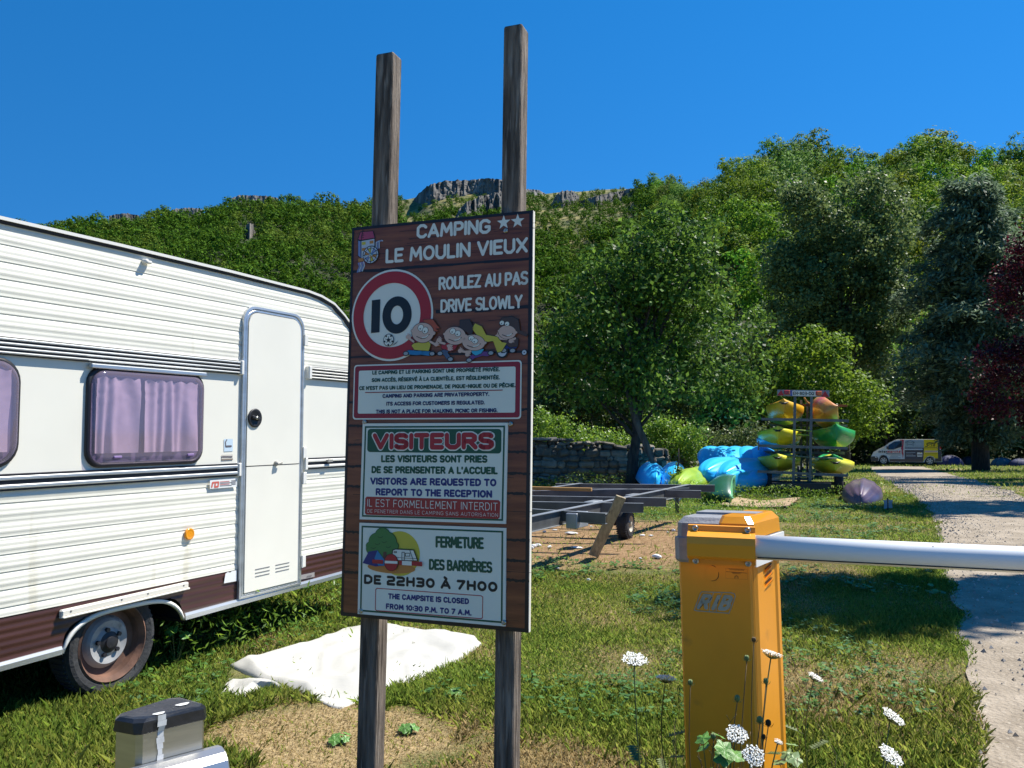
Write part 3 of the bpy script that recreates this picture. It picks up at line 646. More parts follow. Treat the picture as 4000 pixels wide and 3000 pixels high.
# four cartoon children running
SKIN = mat('print_skin', (.66, .44, .34), .4)
_SB0 = SB
def SBc(x, y, lift=0): return _SB0(x, y, .0058 + (lift-.0071)*.35)
def child(head, hr, hair, hairpts, shirt, trousers, body, legs, arms, eyes, shoe, wheel=None):
    mb = MB(); L = .0075
    def blob(pts, m_, l): 
        cx_ = sum(p[0] for p in pts)/len(pts); cy_ = sum(p[1] for p in pts)/len(pts)
        flat(mb, [((p[0]-cx_)*1.0+cx_+.0017*(1 if p[0] > cx_ else -1), p[1]+.0017*(1 if p[1] > cy_ else -1)) for p in pts], SBc, BLACK, l-.0004); flat(mb, pts, SBc, m_, l)
    for lg in legs:
        P_ = [z3(*p) for p in lg]; ribbon(mb, P_, .0185, SBc, BLACK, L); ribbon(mb, P_, .0155, SBc, trousers, L+.0009)
        e = P_[-1]; flat(mb, ell(e[0], e[1], .0125, .0095), SBc, BLACK, L+.0018); flat(mb, ell(e[0], e[1], .009, .0062), SBc, shoe, L+.0022)
    blob([z3(*p) for p in body], shirt, L+.003)
    for ar in arms:
        P_ = [z3(*p) for p in ar]; ribbon(mb, P_, .0105, SBc, BLACK, L+.0034); ribbon(mb, P_, .008, SBc, SKIN, L+.0042)
        e = P_[-1]; flat(mb, ell(e[0], e[1], .0085, .0075), SBc, SKIN, L+.005)
        for k in range(4): ribbon(mb, [e, (e[0]+.012*math.cos(.6*k-.3), e[1]+.012*math.sin(.6*k-.3))], .0035, SBc, SKIN, L+.005)
    h0 = z3(*head); rx_ = z3(head[0]+hr[0], head[1])[0]-h0[0]; ry_ = h0[1]-z3(head[0], head[1]+hr[1])[1]
    blob([z3(*p) for p in hairpts], hair, L+.0056)
    flat(mb, ell(h0[0], h0[1], rx_*1.05, ry_*1.05, rot=-.15), SBc, BLACK, L+.0062); flat(mb, ell(h0[0], h0[1], rx_, ry_, rot=-.15), SBc, SKIN, L+.0068)
    e = (h0[0]+rx_*1.0, h0[1]-ry_*.1); flat(mb, ell(e[0], e[1], rx_*.2, ry_*.22), SBc, BLACK, L+.0064); flat(mb, ell(e[0], e[1], rx_*.16, ry_*.18), SBc, SKIN, L+.0074)
    flat(mb, ell(h0[0]-rx_*.95, h0[1]+ry_*.25, rx_*.17, ry_*.17), SBc, BLACK, L+.0060); flat(mb, ell(h0[0]-rx_*.95, h0[1]+ry_*.25, rx_*.14, ry_*.14), SBc, SKIN, L+.0072)
    for k, (ex, ey) in enumerate(eyes):
        q = z3(ex, ey); flat(mb, ell(q[0], q[1], rx_*.29, ry_*.36, rot=-.2), SBc, BLACK, L+.0078+.001*k); flat(mb, ell(q[0], q[1], rx_*.25, ry_*.32, rot=-.2), SBc, WHITE, L+.0082+.001*k); flat(mb, ell(q[0]-rx_*.06, q[1]-ry_*.1, rx_*.06, ry_*.08), SBc, BLACK, L+.0086+.001*k)
    ribbon(mb, [(h0[0]+rx_*x_, h0[1]+ry_*y_) for x_, y_ in ((-.55, -.35), (-.1, -.6), (.3, -.55), (.62, -.2))], .0025, SBc, BLACK, L+.0080)
    ribbon(mb, [(h0[0]+rx_*x_, h0[1]+ry_*y_) for x_, y_ in ((.0, -.5), (.3, -.47), (.5, -.28))], .0035, SBc, WHITE, L+.0088)
    if wheel:
        for (wx, wy, wr) in wheel:
            q = z3(wx, wy); k = z3(wx+wr, wy)[0]-q[0]; flat(mb, ell(q[0], q[1], k, k), SBc, BLACK, L+.001); flat(mb, ell(q[0], q[1], k*.72, k*.72), SBc, PALE, L+.0016); flat(mb, ell(q[0], q[1], k*.2, k*.2), SBc, BLACK, L+.0021)
    mb.build('cartoon_child', board, fix=False)
RH, BH, YH, HAT = mat('print_red_hair', (.45, .08, .03), .4), mat('print_brown_hair', (.06, .035, .03), .4), YEL, mat('print_hat_brown', (.09, .045, .03), .4)
JB, GJ, PU, CY, SH = mat('print_jeans_blue', (.02, .2, .42), .4), mat('print_grey_blue', (.08, .12, .2), .4), mat('print_purple', (.16, .05, .2), .4), mat('print_cyan', (.05, .42, .6), .4), mat('print_shoe_grey', (.35, .37, .38), .4)
child((880, 1290), (105, 95), RH, [(900, 1200), (885, 1165), (975, 1160), (1042, 1248), (1000, 1250), (1035, 1275), (985, 1278), (960, 1250)], YEL, JB, [(790, 1395), (850, 1380), (955, 1370), (950, 1420), (935, 1465), (800, 1455), (770, 1415)], [[(900, 1478), (820, 1485), (745, 1478), (715, 1490)], [(850, 1480), (930, 1490), (968, 1492)]], [[(790, 1375), (755, 1350), (735, 1330)], [(950, 1375), (995, 1400), (1010, 1402)]], [(862, 1243), (905, 1268)], SH)
child((1190, 1320), (105, 85), BH, [(1200, 1250), (1240, 1225), (1240, 1170), (1330, 1165), (1370, 1240), (1350, 1310), (1300, 1280), (1260, 1250)], RED, GJ, [(1060, 1400), (1110, 1390), (1225, 1390), (1190, 1450), (1150, 1470), (1060, 1440)], [[(1110, 1460), (1075, 1480), (1045, 1490)], [(1090, 1480), (1125, 1530), (1145, 1545)]], [[(1090, 1395), (1050, 1385), (1035, 1360)], [(1160, 1410), (1120, 1415), (1140, 1445)]], [(1170, 1275), (1220, 1298)], SH)
child((1370, 1385), (110, 75), YH, [(1400, 1310), (1355, 1250), (1385, 1200), (1450, 1230), (1490, 1310), (1600, 1330), (1640, 1380), (1690, 1390), (1640, 1470), (1600, 1480), (1560, 1370), (1480, 1380), (1440, 1330)], CY, PU, [(1330, 1455), (1400, 1440), (1470, 1450), (1440, 1490), (1390, 1510), (1360, 1490)], [[(1440, 1495), (1370, 1515), (1335, 1545), (1325, 1555)], [(1450, 1490), (1500, 1495), (1535, 1485)]], [[(1340, 1470), (1290, 1475), (1240, 1465)], [(1330, 1480), (1300, 1490), (1310, 1500)]], [(1350, 1345), (1385, 1370)], SH)
child((1695, 1285), (85, 65), HAT, [(1620, 1220), (1640, 1150), (1740, 1135), (1800, 1165), (1810, 1225), (1815, 1265), (1890, 1300), (1880, 1325), (1790, 1290), (1750, 1230), (1690, 1215)], HAT, NAVY, [(1640, 1360), (1740, 1330), (1800, 1350), (1795, 1420), (1720, 1430)], [[(1770, 1420), (1690, 1415), (1660, 1460)], [(1780, 1400), (1730, 1440), (1745, 1462)]], [[(1690, 1350), (1620, 1345), (1600, 1325)], [(1770, 1345), (1730, 1370)]], [(1645, 1195), (1695, 1205)], SH, [(1645, 1475, 58), (1858, 1480, 30)])
# printed panels
def panel_board(name, corners, fn, lay, m):
    p = [fn(*c) for c in corners]; x0, x1 = min(q[0] for q in p), max(q[0] for q in p); y0, y1 = min(q[1] for q in p), max(q[1] for q in p)
    return x0, y0, x1, y1
a, b = z4(215, 118), z4(1830, 62); c_, d_ = z4(190, 645), z4(1825, 632)
x0, x1, y1, y0 = (a[0]+c_[0])/2, (b[0]+d_[0])/2, (a[1]+b[1])/2, (c_[1]+d_[1])/2
mb = MB()
flat(mb, rrect(x0, y0, x1, y1, .012), SB, WHITE, .0026); flat(mb, rrect(x0+.005, y0+.005, x1-.005, y1-.005, .010), SB, MAROON, .0032); flat(mb, rrect(x0+.022, y0+.022, x1-.022, y1-.022, .006), SB, PANEL, .0038)
rules = mb.build('rules_panel', sign, fix=False)
LPAR[0] = rules; mb = MB(); DG = mat('print_dark_green', (.012, .07, .045), .4); DN = mat('print_dark_navy', (.015, .018, .10), .4)
for s_, a, b, m_ in (('LE CAMPING ET LE PARKING SONT UNE PROPRIÉTÉ PRIVÉE.', (388, 208), (1620, 176), DG), ('SON ACCÉS, RÉSERVÉ À LA CLIENTÈLE, EST RÉGLEMENTÉE.', (383, 280), (1620, 254), DG), ("CE N'EST PAS UN LIEU DE PROMENADE, DE PIQUE-NIQUE OU DE PÊCHE.", (262, 358), (1772, 330), DG),
                    ('CAMPING AND PARKING ARE PRIVATEPROPERTY.', (488, 434), (1518, 414), DN), ('ITS ACCESS FOR CUSTOMERS IS REGULATED.', (524, 508), (1474, 496), DN), ('THIS IS NOT A PLACE FOR WALKING, PICNIC OR FISHING.', (422, 584), (1598, 572), DN)):
    TL(s_, z4, a, b, 38, m_, .25, .0046, gap=.12)
ribbon(mb, [z4(322, 381), z4(1645, 357)], .0032, SB, MAROON, .0046)
mb.build('rule_line', rules, fix=False)
def framed(name, TLc, TRc, BLc, BRc):
    tl, tr, bl, br = TLc, TRc, BLc, BRc; mb = MB(); D = .006
    def q(k): 
        cx_, cy_ = (tl[0]+br[0])/2, (tl[1]+br[1])/2
        return [(p[0]-math.copysign(k, p[0]-cx_), p[1]-math.copysign(k, p[1]-cy_)) for p in (bl, br, tr, tl)]
    mb.prism([SB(*p, .0005) for p in q(0)], (0, -D, 0), WHITE)
    ring2(mb, q(.010), q(.016), SB, GREEN, D+.0012); flat(mb, q(.0165), SB, PANEL, D+.0010)
    return mb.build(name, sign, fix=False)
vis = framed('visitors_panel', z4(298, 680), z4(1700, 672), z4(268, 1605), z4(1680, 1650)); mb = MB(); D = .0075; LPAR[0] = vis
g = z4(345, 735), z4(1640, 730), z4(345, 960), z4(1635, 965)
flat(mb, rrect((g[0][0]+g[2][0])/2, (g[2][1]+g[3][1])/2, g[1][0], (g[0][1]+g[1][1])/2, .012), SB, GREEN, D); mb.build('title_banner', vis, fix=False); mb = MB()
TL('VISITEURS', z4, (380, 945), (1585, 945), 182, WHITE, .34, D+.0008, gap=-.02)
TL('VISITEURS', z4, (392, 932), (1573, 932), 158, RED, .28, D+.0020, gap=.05)
TL('LES VISITEURS SONT PRIES', z4, (478, 1055), (1502, 1060), 70, GREEN, .26, D, gap=.12); TL("DE SE PRENSENTER A L'ACCUEIL", z4, (385, 1160), (1602, 1172), 70, GREEN, .26, D, gap=.12)
TL('VISITORS ARE REQUESTED TO', z4, (372, 1270), (1590, 1288), 70, NAVY, .26, D, gap=.12); TL('REPORT TO THE RECEPTION', z4, (425, 1374), (1548, 1398), 70, NAVY, .26, D, gap=.12)
g = z4(325, 1385), z4(1628, 1420), z4(320, 1560), z4(1622, 1602); 
flat(mb, [(g[2][0], g[2][1]+.006), (g[2][0]+.006, g[2][1]), (g[3][0]-.006, g[3][1]), (g[3][0], g[3][1]+.006), (g[1][0], g[1][1]-.006), (g[1][0]-.006, g[1][1]), (g[0][0]+.006, g[0][1]), (g[0][0], g[0][1]-.006)], SB, mat('print_banner_red', (.38, .03, .025), .4), D)
TL('IL EST FORMELLEMENT INTERDIT', z4, (345, 1480), (1602, 1522), 72, WHITE, .085, D+.0008, gap=.22); TL('DE PENETRER DANS LE CAMPING SANS AUTORISATION', z4, (345, 1540), (1606, 1582), 34, WHITE, .085, D+.0008, gap=.24)
mb.build('warning_banner', vis, fix=False)
hrs = framed('opening_hours_panel', z5(280, 108), z5(1768, 162), z5(262, 1032), z5(1760, 1160)); mb = MB(); LPAR[0] = hrs
TL('FERMETURE', z5, (1058, 360), (1540, 376), 118, GREEN, .21, D, gap=.08); TL('DES BARRIÈRES', z5, (990, 585), (1625, 618), 112, GREEN, .21, D, gap=.1)
TL('DE 22H30 À 7H00', z5, (325, 728), (1685, 812), 98, BLACK, .27, D, gap=.14); TL('THE CAMPSITE IS CLOSED', z5, (573, 880), (1392, 935), 58, NAVY, .26, D, gap=.14); TL('FROM 10:30 P.M. TO 7 A.M.', z5, (550, 982), (1418, 1052), 58, NAVY, .26, D, gap=.14)
ribbon(mb, [z5(*p) for p in ((460, 772), (1515, 848), (1533, 860), (1530, 1072), (1515, 1080), (455, 998), (443, 985), (447, 785), (460, 772))], .0028, SB, RED, D)
mb.build('red_frame', hrs, fix=False)
# camping picture: sun, tree, tent, caravan behind a barrier
mb = MB(); Z = lambda *ps: [z5(*p) for p in ps]
def e5(x, y, a, b, m_, l, rot=0): c = z5(x, y); k = z5(x+a, y)[0]-c[0]; k2 = c[1]-z5(x, y+b)[1]; flat(mb, ell(c[0], c[1], k, k2, rot=rot), SB, m_, l)
TG, TG2 = mat('print_tree_green', (.06, .2, .05), .4), mat('print_tree_dark', (.02, .07, .025), .4)
e5(690, 420, 205, 228, YEL, D, -.1); e5(605, 565, 245, 56, OR, D+.0008)
for i, (x, y, r_) in enumerate(((520, 235, 75), (470, 300, 90), (560, 300, 100), (420, 370, 65), (500, 380, 90), (600, 380, 75), (640, 340, 40), (390, 340, 35))): e5(x, y, r_+5, r_+5, TG2, D+.0016+i*1e-4)
for i, (x, y, r_) in enumerate(((520, 235, 75), (470, 300, 90), (560, 300, 100), (420, 370, 65), (500, 380, 90), (600, 380, 75), (640, 340, 40), (390, 340, 35))): e5(x, y, r_, r_, TG, D+.0026+i*1e-4)
for x, y in ((470, 320), (540, 300), (500, 250), (580, 350), (430, 360)): ribbon(mb, [z5(x-25, y), z5(x, y+10), z5(x+25, y-4)], .0018, SB, TG2, D+.0036)
flat(mb, Z((530, 400), (560, 400), (575, 500), (520, 500)), SB, HAT, D+.0038)
flat(mb, Z((320, 515), (380, 400), (470, 385), (540, 480), (560, 540), (450, 550)), SB, NAVY, D+.0042); flat(mb, Z((470, 388), (540, 480), (555, 540), (480, 540), (440, 470)), SB, JB, D+.0046)
flat(mb, Z((612, 490), (620, 380), (650, 368), (840, 378), (885, 495)), SB, BLACK, D+.0042); flat(mb, Z((622, 484), (630, 388), (655, 378), (835, 388), (872, 488)), SB, WHITE, D+.0048)
for a in ((720, 405, 745, 486), (755, 415, 800, 445), (640, 398, 665, 410)): ribbon(mb, Z((a[0], a[1]), (a[2], a[1]), (a[2], a[3]), (a[0], a[3]), (a[0], a[1])), .0022, SB, BLACK, D+.0054)
ribbon(mb, Z((800, 385), (835, 488)), .0022, SB, BLACK, D+.0054); ribbon(mb, Z((630, 450), (720, 462), (870, 470)), .0014, SB, BLACK, D+.0054)
flat(mb, Z((420, 478), (530, 484), (530, 524), (420, 516)), SB, RED, D+.0058); flat(mb, Z((690, 488), (925, 502), (925, 548), (690, 532)), SB, RED, D+.0058); flat(mb, Z((722, 491), (820, 497), (820, 540), (722, 534)), SB, WHITE, D+.0063)
e5(612, 508, 72, 88, BLACK, D+.0064); e5(612, 508, 67, 83, RED, D+.0068); flat(mb, Z((548, 490), (678, 496), (678, 522), (548, 516)), SB, WHITE, D+.0074)
mb.build('camping_picture', hrs, fix=False)
STEEL = mat('stainless_steel', (.45, .43, .38), .3, 1.0)
for q, lft in ((z3(1675, 302), .002), (z4(312, 665), .003), (z4(1724, 684), .003), (z5(295, 1003), .0065), (z5(1748, 1118), .0065), (z3(380, 543), .009)):
    mb = MB(); p = Vector(SB(q[0], q[1], lft)); mb.lathe(p, (0, -1, 0), [(0, .0088), (.003, .0085), (.0052, .0055), (.0055, .003), (.0035, .0025), (.0035, 0)], STEEL, 18); mb.build('screw', sign)
# ------------------------------------------------------------ caravan
CG = Vector((-2.089, 4.367, 0)); CA = math.atan2(.899, .438)
cvn = thing('caravan', 'white ribbed touring caravan with brown lower band and purple curtained windows', 'caravan', CG, CA)
_cd = Vector((math.cos(CA), math.sin(CA), 0)); _cn = Vector((_cd.y, -_cd.x, 0))
def Cp(px, py):
    r = ray(px, py); t = (CG-CAMP).dot(_cn)/r.dot(_cn); X = CAMP + r*t; return ((X-CG).dot(_cd), X.z)
def y1(x, y): return Cp(x*.633, 800+y*.633)
def y2(x, y): return Cp(x*.7231, 1800+y*.7231)
def y4(x, y): return Cp(780+x*.4039, 1750+y*.4039)
CW = mat('caravan_white', (.77, .75, .65), .4, var=.03, scale=2, stretch=(4, 1, .6), dirt=((.60, .56, .44), 1.6, .63)); CWP = mat('caravan_panel_cream', (.76, .74, .65), .35, var=.02, scale=3)
CBR = mat('caravan_brown', (.06, .022, .016), .4, var=.25, scale=3, stretch=(.4, 4, 12)); ALU = mat('aluminium_trim', (.55, .57, .58), .35, .75, var=.12, scale=6, stretch=(.3, 3, 3)); DKR = mat('trim_black', (.012, .012, .016), .5)
WTR = mat('white_plastic_trim', (.72, .71, .66), .4); RUB = mat('tyre_rubber', (.03, .031, .033), .85, var=.3, scale=12, bump=.3, bscale=50); RUST = mat('rusty_rim', (.09, .045, .03), .8, col2=(.20, .10, .065), scale=9, bump=.4); HUBW = mat('chipped_white_rim', (.26, .26, .265), .45, col2=(.46, .46, .45), scale=6, dirt=((.05, .045, .05), 9, .57))
UNDER = mat('underbody_black', (.012, .011, .010), .9); AMBER = mat('amber_reflector', (.8, .30, .01), .25, coat=.5)
ZT = 2.316
def zbot(t): return .273 + .0150*(t+.56)
def zbr(t): return .492 + .010*(t+.56)
ARCH = dict(t0=-.42, t1=.44)
a0 = y2(335, 1060)[0]; a1 = y2(985, 870)[0]; atop = (y2(560, 815)[1] + y2(900, 752)[1])/2
TE = 2.30; TW = -2.32
def tmax(h):
    pts = [(.25, 2.18), (.5, 2.22), (1.0, 2.27), (1.5, 2.28), (1.8, 2.22), (2.0, 2.12), (2.144, 1.999), (2.198, 1.925), (2.267, 1.804), (2.302, 1.659), (2.316, 1.52)]
    return float(np.interp(h, [p[0] for p in pts], [p[1] for p in pts]))
def tmin(h): return -tmax(h) - .03
# ribs of the aluminium skin: height to outward offset
RU0, RU1 = y1(0, 925)[1], y1(0, 812)[1]          # upper rail
RL0, RL1 = y2(0, 165)[1], y2(0, 72)[1]           # lower rail
def off(h):
    if h > RU1 or (h < RL0 and h > .50):
        p = .0795; u = ((h - .06) % p)/p
        return .0032*(1-abs(2*u-1)) + .0007*math.sin(u*math.pi*6) + (-.0030 if u < .07 else 0)
    if h <= .50: 
        u = ((h) % .036)/.036; return .0012*math.sin(u*2*math.pi)
    return .004
hs_ = sorted(set([round(.24 + i*.0062, 4) for i in range(336)] + [ZT, atop])); hs_ = [h for h in hs_ if h <= ZT]
mb = MB()
def arch_t(h):                                   # opening of the wheel arch at height h
    if h >= atop: return None
    u = max(0, (h-.27)/(atop-.27)); k = math.sqrt(max(0, 1-u**3.2)); c = (a0+a1)/2 + .02
    return c + (a0-c)*(.62+.38*k if u < 1 else 0)*(1 if k > .05 else .8), c + (a1-c)*(.66+.34*k)
def cols(h):
    A, Bm = tmin(h), tmax(h); ar = arch_t(h); n = 26
    if ar: return [A+(ar[0]-A)*i/13 for i in range(14)], [ar[1]+(Bm-ar[1])*i/13 for i in range(14)]
    return [[A+(Bm-A)*i/13 for i in range(14)]]
for h0, h1 in zip(hs_, hs_[1:]):
    c0, c1 = cols(h0), cols(h1)
    if len(c0) != len(c1): c1 = cols(h0)
    for s0, s1 in zip(c0, c1):
        V = [(t, -off(h0), max(h0, zbot(t))) for t in s0] + [(t, -off(h1), max(h1, zbot(t))) for t in s1]; n = len(s0)
        m_ = CBR if (h0+h1)/2 < .498 else (CWP if RL0 < h0 < RU1 else CW)
        mb.add(V, [(i, i+1, n+i+1, n+i) for i in range(n-1)], m_, False)
# rest of the shell: roof, front, rear, far side, floor
prof = []
for h in (.27, .5, 1.0, 1.5, 1.8, 2.0, 2.144, 2.198, 2.267, 2.302): prof.append((tmax(h), h))
top_ = [(1.52, ZT), (.8, ZT+.012), (0, ZT+.015), (-.8, ZT+.012), (-1.55, ZT)]
full = prof + top_ + [(-t-.03, h) for t, h in prof[::-1]]
mb.loft([[(t, .012, h) for t, h in full], [(t, .06, h+.004) for t, h in full], [(t, 2.0, h) for t, h in full]], CW, False, False, False)
mb.poly([(t, 2.0, h) for t, h in full], CW)
mb.poly([(-2.2, .5, .26), (2.1, .5, .29), (2.1, 2.0, .29), (-2.2, 2.0, .26)], UNDER)
mb.poly([(-2.2, .005, .26), (a0, .005, .27), (a0, .5, .27), (-2.2, .5, .26)], UNDER); mb.poly([(a1, .005, .28), (2.1, .005, .29), (2.1, .5, .29), (a1, .5, .28)], UNDER)
for t in (a0-.02, a1+.02): mb.poly([(t, .005, .26), (t, .5, .26), (t, .5, atop+.02), (t, .005, atop+.02)], UNDER)
mb.poly([(a0-.02, .5, .26), (a1+.02, .5, .26), (a1+.02, .5, atop+.02), (a0-.02, .5, atop+.02)], UNDER); mb.poly([(a0-.02, .005, atop+.02), (a1+.02, .005, atop+.02), (a1+.02, .5, atop+.02), (a0-.02, .5, atop+.02)], UNDER)
body = mb.build('body', cvn, fix=False)
# roof edge: white drip rail over a black rubber strip
edge = [(t, h) for t, h in full if h > .4]
mb = MB(); mb.loft([[(t, -.020, h+.012), (t, .02, h+.014), (t, .02, h-.006), (t, -.020, h-.004)] for t, h in edge], WTR, True, True, False)
mb.build('roof_trim', cvn)
mb = MB(); cc_ = (0, 1.2); mb.loft([[(t, -.014, h-.005), (t, .0, h-.005), (t+(cc_[0]-t)*.0 - math.copysign(.02, t)*(1 if h < 2.31 else 0), .0, h-.020), (t - math.copysign(.02, t)*(1 if h < 2.31 else 0), -.010, h-.020)] for t, h in edge], DKR, True, True, False)
mb.build('gutter_strip', cvn)
# bottom sill trim
def sill(t0, t1, nm='sill_trim'):
    mb = MB(); mb.loft([[(t, -.016, zbot(t)-.012), (t, .004, zbot(t)-.012), (t, .004, zbot(t)+.026), (t, -.010, zbot(t)+.026), (t, -.017, zbot(t)+.012)] for t in (t0, t1)], ALU, True, True, False); mb.build(nm, cvn)
sill(-2.2, a0-.01); sill(a1+.01, 2.15)
pts = []
for i in range(25):
    u = i/24; x = a0 + (a1-a0)*u; s = abs(2*u-1); pts.append((a0+(a1-a0)*(.5+.5*math.copysign(1-(1-s)**1.25, u-.5)), zbot(x)+ (atop-zbot(x)+.008)*(1-s**3.4)))
mb = MB(); mb.loft([[(t, -.014, h-.012), (t, .01, h-.012), (t, .01, h+.010), (t, -.014, h+.010)] for t, h in pts], WTR, True, True, True); mb.build('wheel_arch_trim', cvn)
# rails
door_l, door_r = y1(1482, 1000)[0], y1(1868, 1000)[0]
def rail(t0, t1, z0, z1, n, light, out=.026):
    mb = MB(); H = z1-z0; mb.box(((t0+t1)/2, -out*.30, (z0+z1)/2), (t1-t0, out*.6, H), DKR)
    for i in range(n):
        zc = z0 + H*(i+.5)/n if n > 1 else (z0+z1)/2; k = H/n*.46
        mb.box(((t0+t1)/2, -out*.5, zc), (t1-t0, out, k), light, None, .004)
    mb.box((t1-.012, -out*.62, (z0+z1)/2), (.024, out*1.3, H*1.04), WTR, None, .004) if t0 < 0 else mb.box((t0+.012, -out*.62, (z0+z1)/2), (.03, out*1.3, H*1.06), WTR, None, .004)
    mb.build('side_rail', cvn)
rail(-2.25, door_l, RU0, RU1, 4, ALU, .03); rail(door_r+.03, 2.24, y1(2100, 1092)[1], y1(2100, 1020)[1], 4, WTR, .03)
rail(-2.2, door_l, RL0, RL1, 2, ALU, .024); rail(door_r+.01, 2.24, y4(1300, 190)[1], y4(1300, 85)[1], 2, WTR, .024)
mb = MB(); c = y4(1218, 122); mb.box((c[0], -.035, c[1]), (.05, .02, .016), mat('grey_catch', (.3, .29, .26), .4)); mb.lathe((c[0], -.02, c[1]), (0, -1, 0), [(0, .012), (.02, .012), (.02, 0)], mat('grey_catch', (.3, .29, .26)), 10); mb.build('locker_catch', cvn)
# door
dz0, dz1 = y2(1290, 745)[1], y1(1560, 628)[1]; dl, dr = y1(1484, 900)[0]+.004, y1(1865, 900)[0]-.004; w = dr-dl
DGREY = mat('door_gap_grey', (.16, .16, .16), .6)
def door_outline(k, zb=0, y=0):
    x0, x1, z0, z1, r = dl+k, dr-k, dz0+k*.8+zb, dz1-k, .105-k*.5; P = [(x0, y, z0)]
    P += [(x0+r-r*math.cos(a), y, z1-r+r*math.sin(a)) for a in np.linspace(0, math.pi/2, 9)]; P += [(x1-r+r*math.sin(a), y, z1-r+r*math.cos(a)) for a in np.linspace(0, math.pi/2, 9)]
    return P + [(x1, y, z0)]
mb = MB(); fr = [door_outline(k, 0, -y) for k, y in ((0, .002), (.0, .022), (.014, .024), (.018, .014), (.024, .020), (.034, .020), (.036, .012))]
mb.loft(fr, ALU, True, False, False); mb.poly(door_outline(.034, 0, -.0125), DGREY); dframe = mb.build('door_frame', cvn)
zs = y1(1660, 1607)[1]
mb = MB(); O = door_outline(.040); up = [p for p in O if p[2] > zs]; ups = [(O[0][0], 0, zs+.004)] + up + [(O[-1][0], 0, zs+.004)]
mb.prism([(p[0], -.013, p[2]) for p in ups], (0, -.012, 0), CWP); mb.prism([(O[0][0], -.013, O[0][2]), (O[0][0], -.013, zs-.003), (O[-1][0], -.013, zs-.003), (O[-1][0], -.013, O[0][2])], (0, -.012, 0), CWP)
door = mb.build('door', cvn)
mb = MB(); c = y1(1551, 1316); mb.lathe((c[0], -.025, c[1]), (0, -1, 0), [(0, .058), (.008, .060), (.012, .052), (.006, .04), (.006, 0)], DKR, 28); mb.box((c[0], -.040, c[1]), (.07, .014, .020), DKR, Matrix.Rotation(.25, 3, 'Y'), .005); mb.lathe((c[0], -.046, c[1]), (0, -1, 0), [(0, .010), (.006, .009), (.006, 0)], STEEL, 12); mb.build('door_handle', door)
mb = MB(); c = y4(705, 148); GC = mat('grey_catch', (.3, .29, .26)); mb.lathe((c[0], -.025, c[1]), (0, -1, 0), [(0, .017), (.01, .017), (.026, .008), (.026, 0)], GC, 14); mb.box((c[0]+.015, -.048, c[1]), (.045, .012, .014), GC, Matrix.Rotation(-.2, 3, 'Y'), .003); mb.build('door_catch', door)
mb = MB()
for (ax, ay, bx, by) in ((507, 1175, 647, 1143), (507, 1210, 647, 1177), (507, 1243, 645, 1210), (704, 1133, 837, 1102), (704, 1165, 837, 1134), (704, 1197, 835, 1165)):
    a, b = y4(ax, ay), y4(bx, by); z_ = (a[1]+b[1])/2; mb.box(((a[0]+b[0])/2, -.0262, z_), (b[0]-a[0], .002, .0045), DGREY)
mb.build('vent_slots', door)
for (x, y) in ((1862, 838), (1853, 1530)): c = y1(x, y); mb = MB(); mb.box((c[0]+.012, -.028, c[1]), (.034, .014, .075), WTR, None, .004); mb.lathe((c[0]-.004, -.03, c[1]-.037), (0, 0, 1), [(0, .007), (.075, .007)], WTR, 10); mb.build('door_hinge', cvn)
for (x, y) in ((972, 290), (962, 1095)): c = y4(x, y); mb = MB(); mb.box((c[0]+.012, -.028, c[1]), (.036, .014, .08), WTR, None, .004); mb.lathe((c[0]-.004, -.03, c[1]-.04), (0, 0, 1), [(0, .007), (.08, .007)], WTR, 10); mb.build('door_hinge', cvn)
# windows
def glassmat():
    m = bpy.data.materials.new('purple_acrylic'); m.use_nodes = True; n = m.node_tree.nodes; l = m.node_tree.links; n.remove(n['Principled BSDF'])
    t = n.new('ShaderNodeBsdfTransparent'); t.inputs[0].default_value = (.92, .86, .94, 1); g = n.new('ShaderNodeBsdfGlossy'); g.inputs['Roughness'].default_value = .06; g.inputs['Color'].default_value = (.9, .9, 1, 1)
    mx = n.new('ShaderNodeMixShader'); mx.inputs[0].default_value = .07; l.new(t.outputs[0], mx.inputs[1]); l.new(g.outputs[0], mx.inputs[2])
    d = n.new('ShaderNodeBsdfDiffuse'); d.inputs[0].default_value = (.50, .42, .57, 1); m2 = n.new('ShaderNodeMixShader'); m2.inputs[0].default_value = .20; l.new(mx.outputs[0], m2.inputs[1]); l.new(d.outputs[0], m2.inputs[2]); l.new(m2.outputs[0], n['Material Output'].inputs[0]); return m
ACR = glassmat(); CURT = mat('curtain_lilac', (.44, .35, .40), .9, var=.06, scale=20); PURF = mat('purple_frame', (.20, .13, .30), .4); CURB = mat('cabin_dark', (.11, .085, .16), .8)
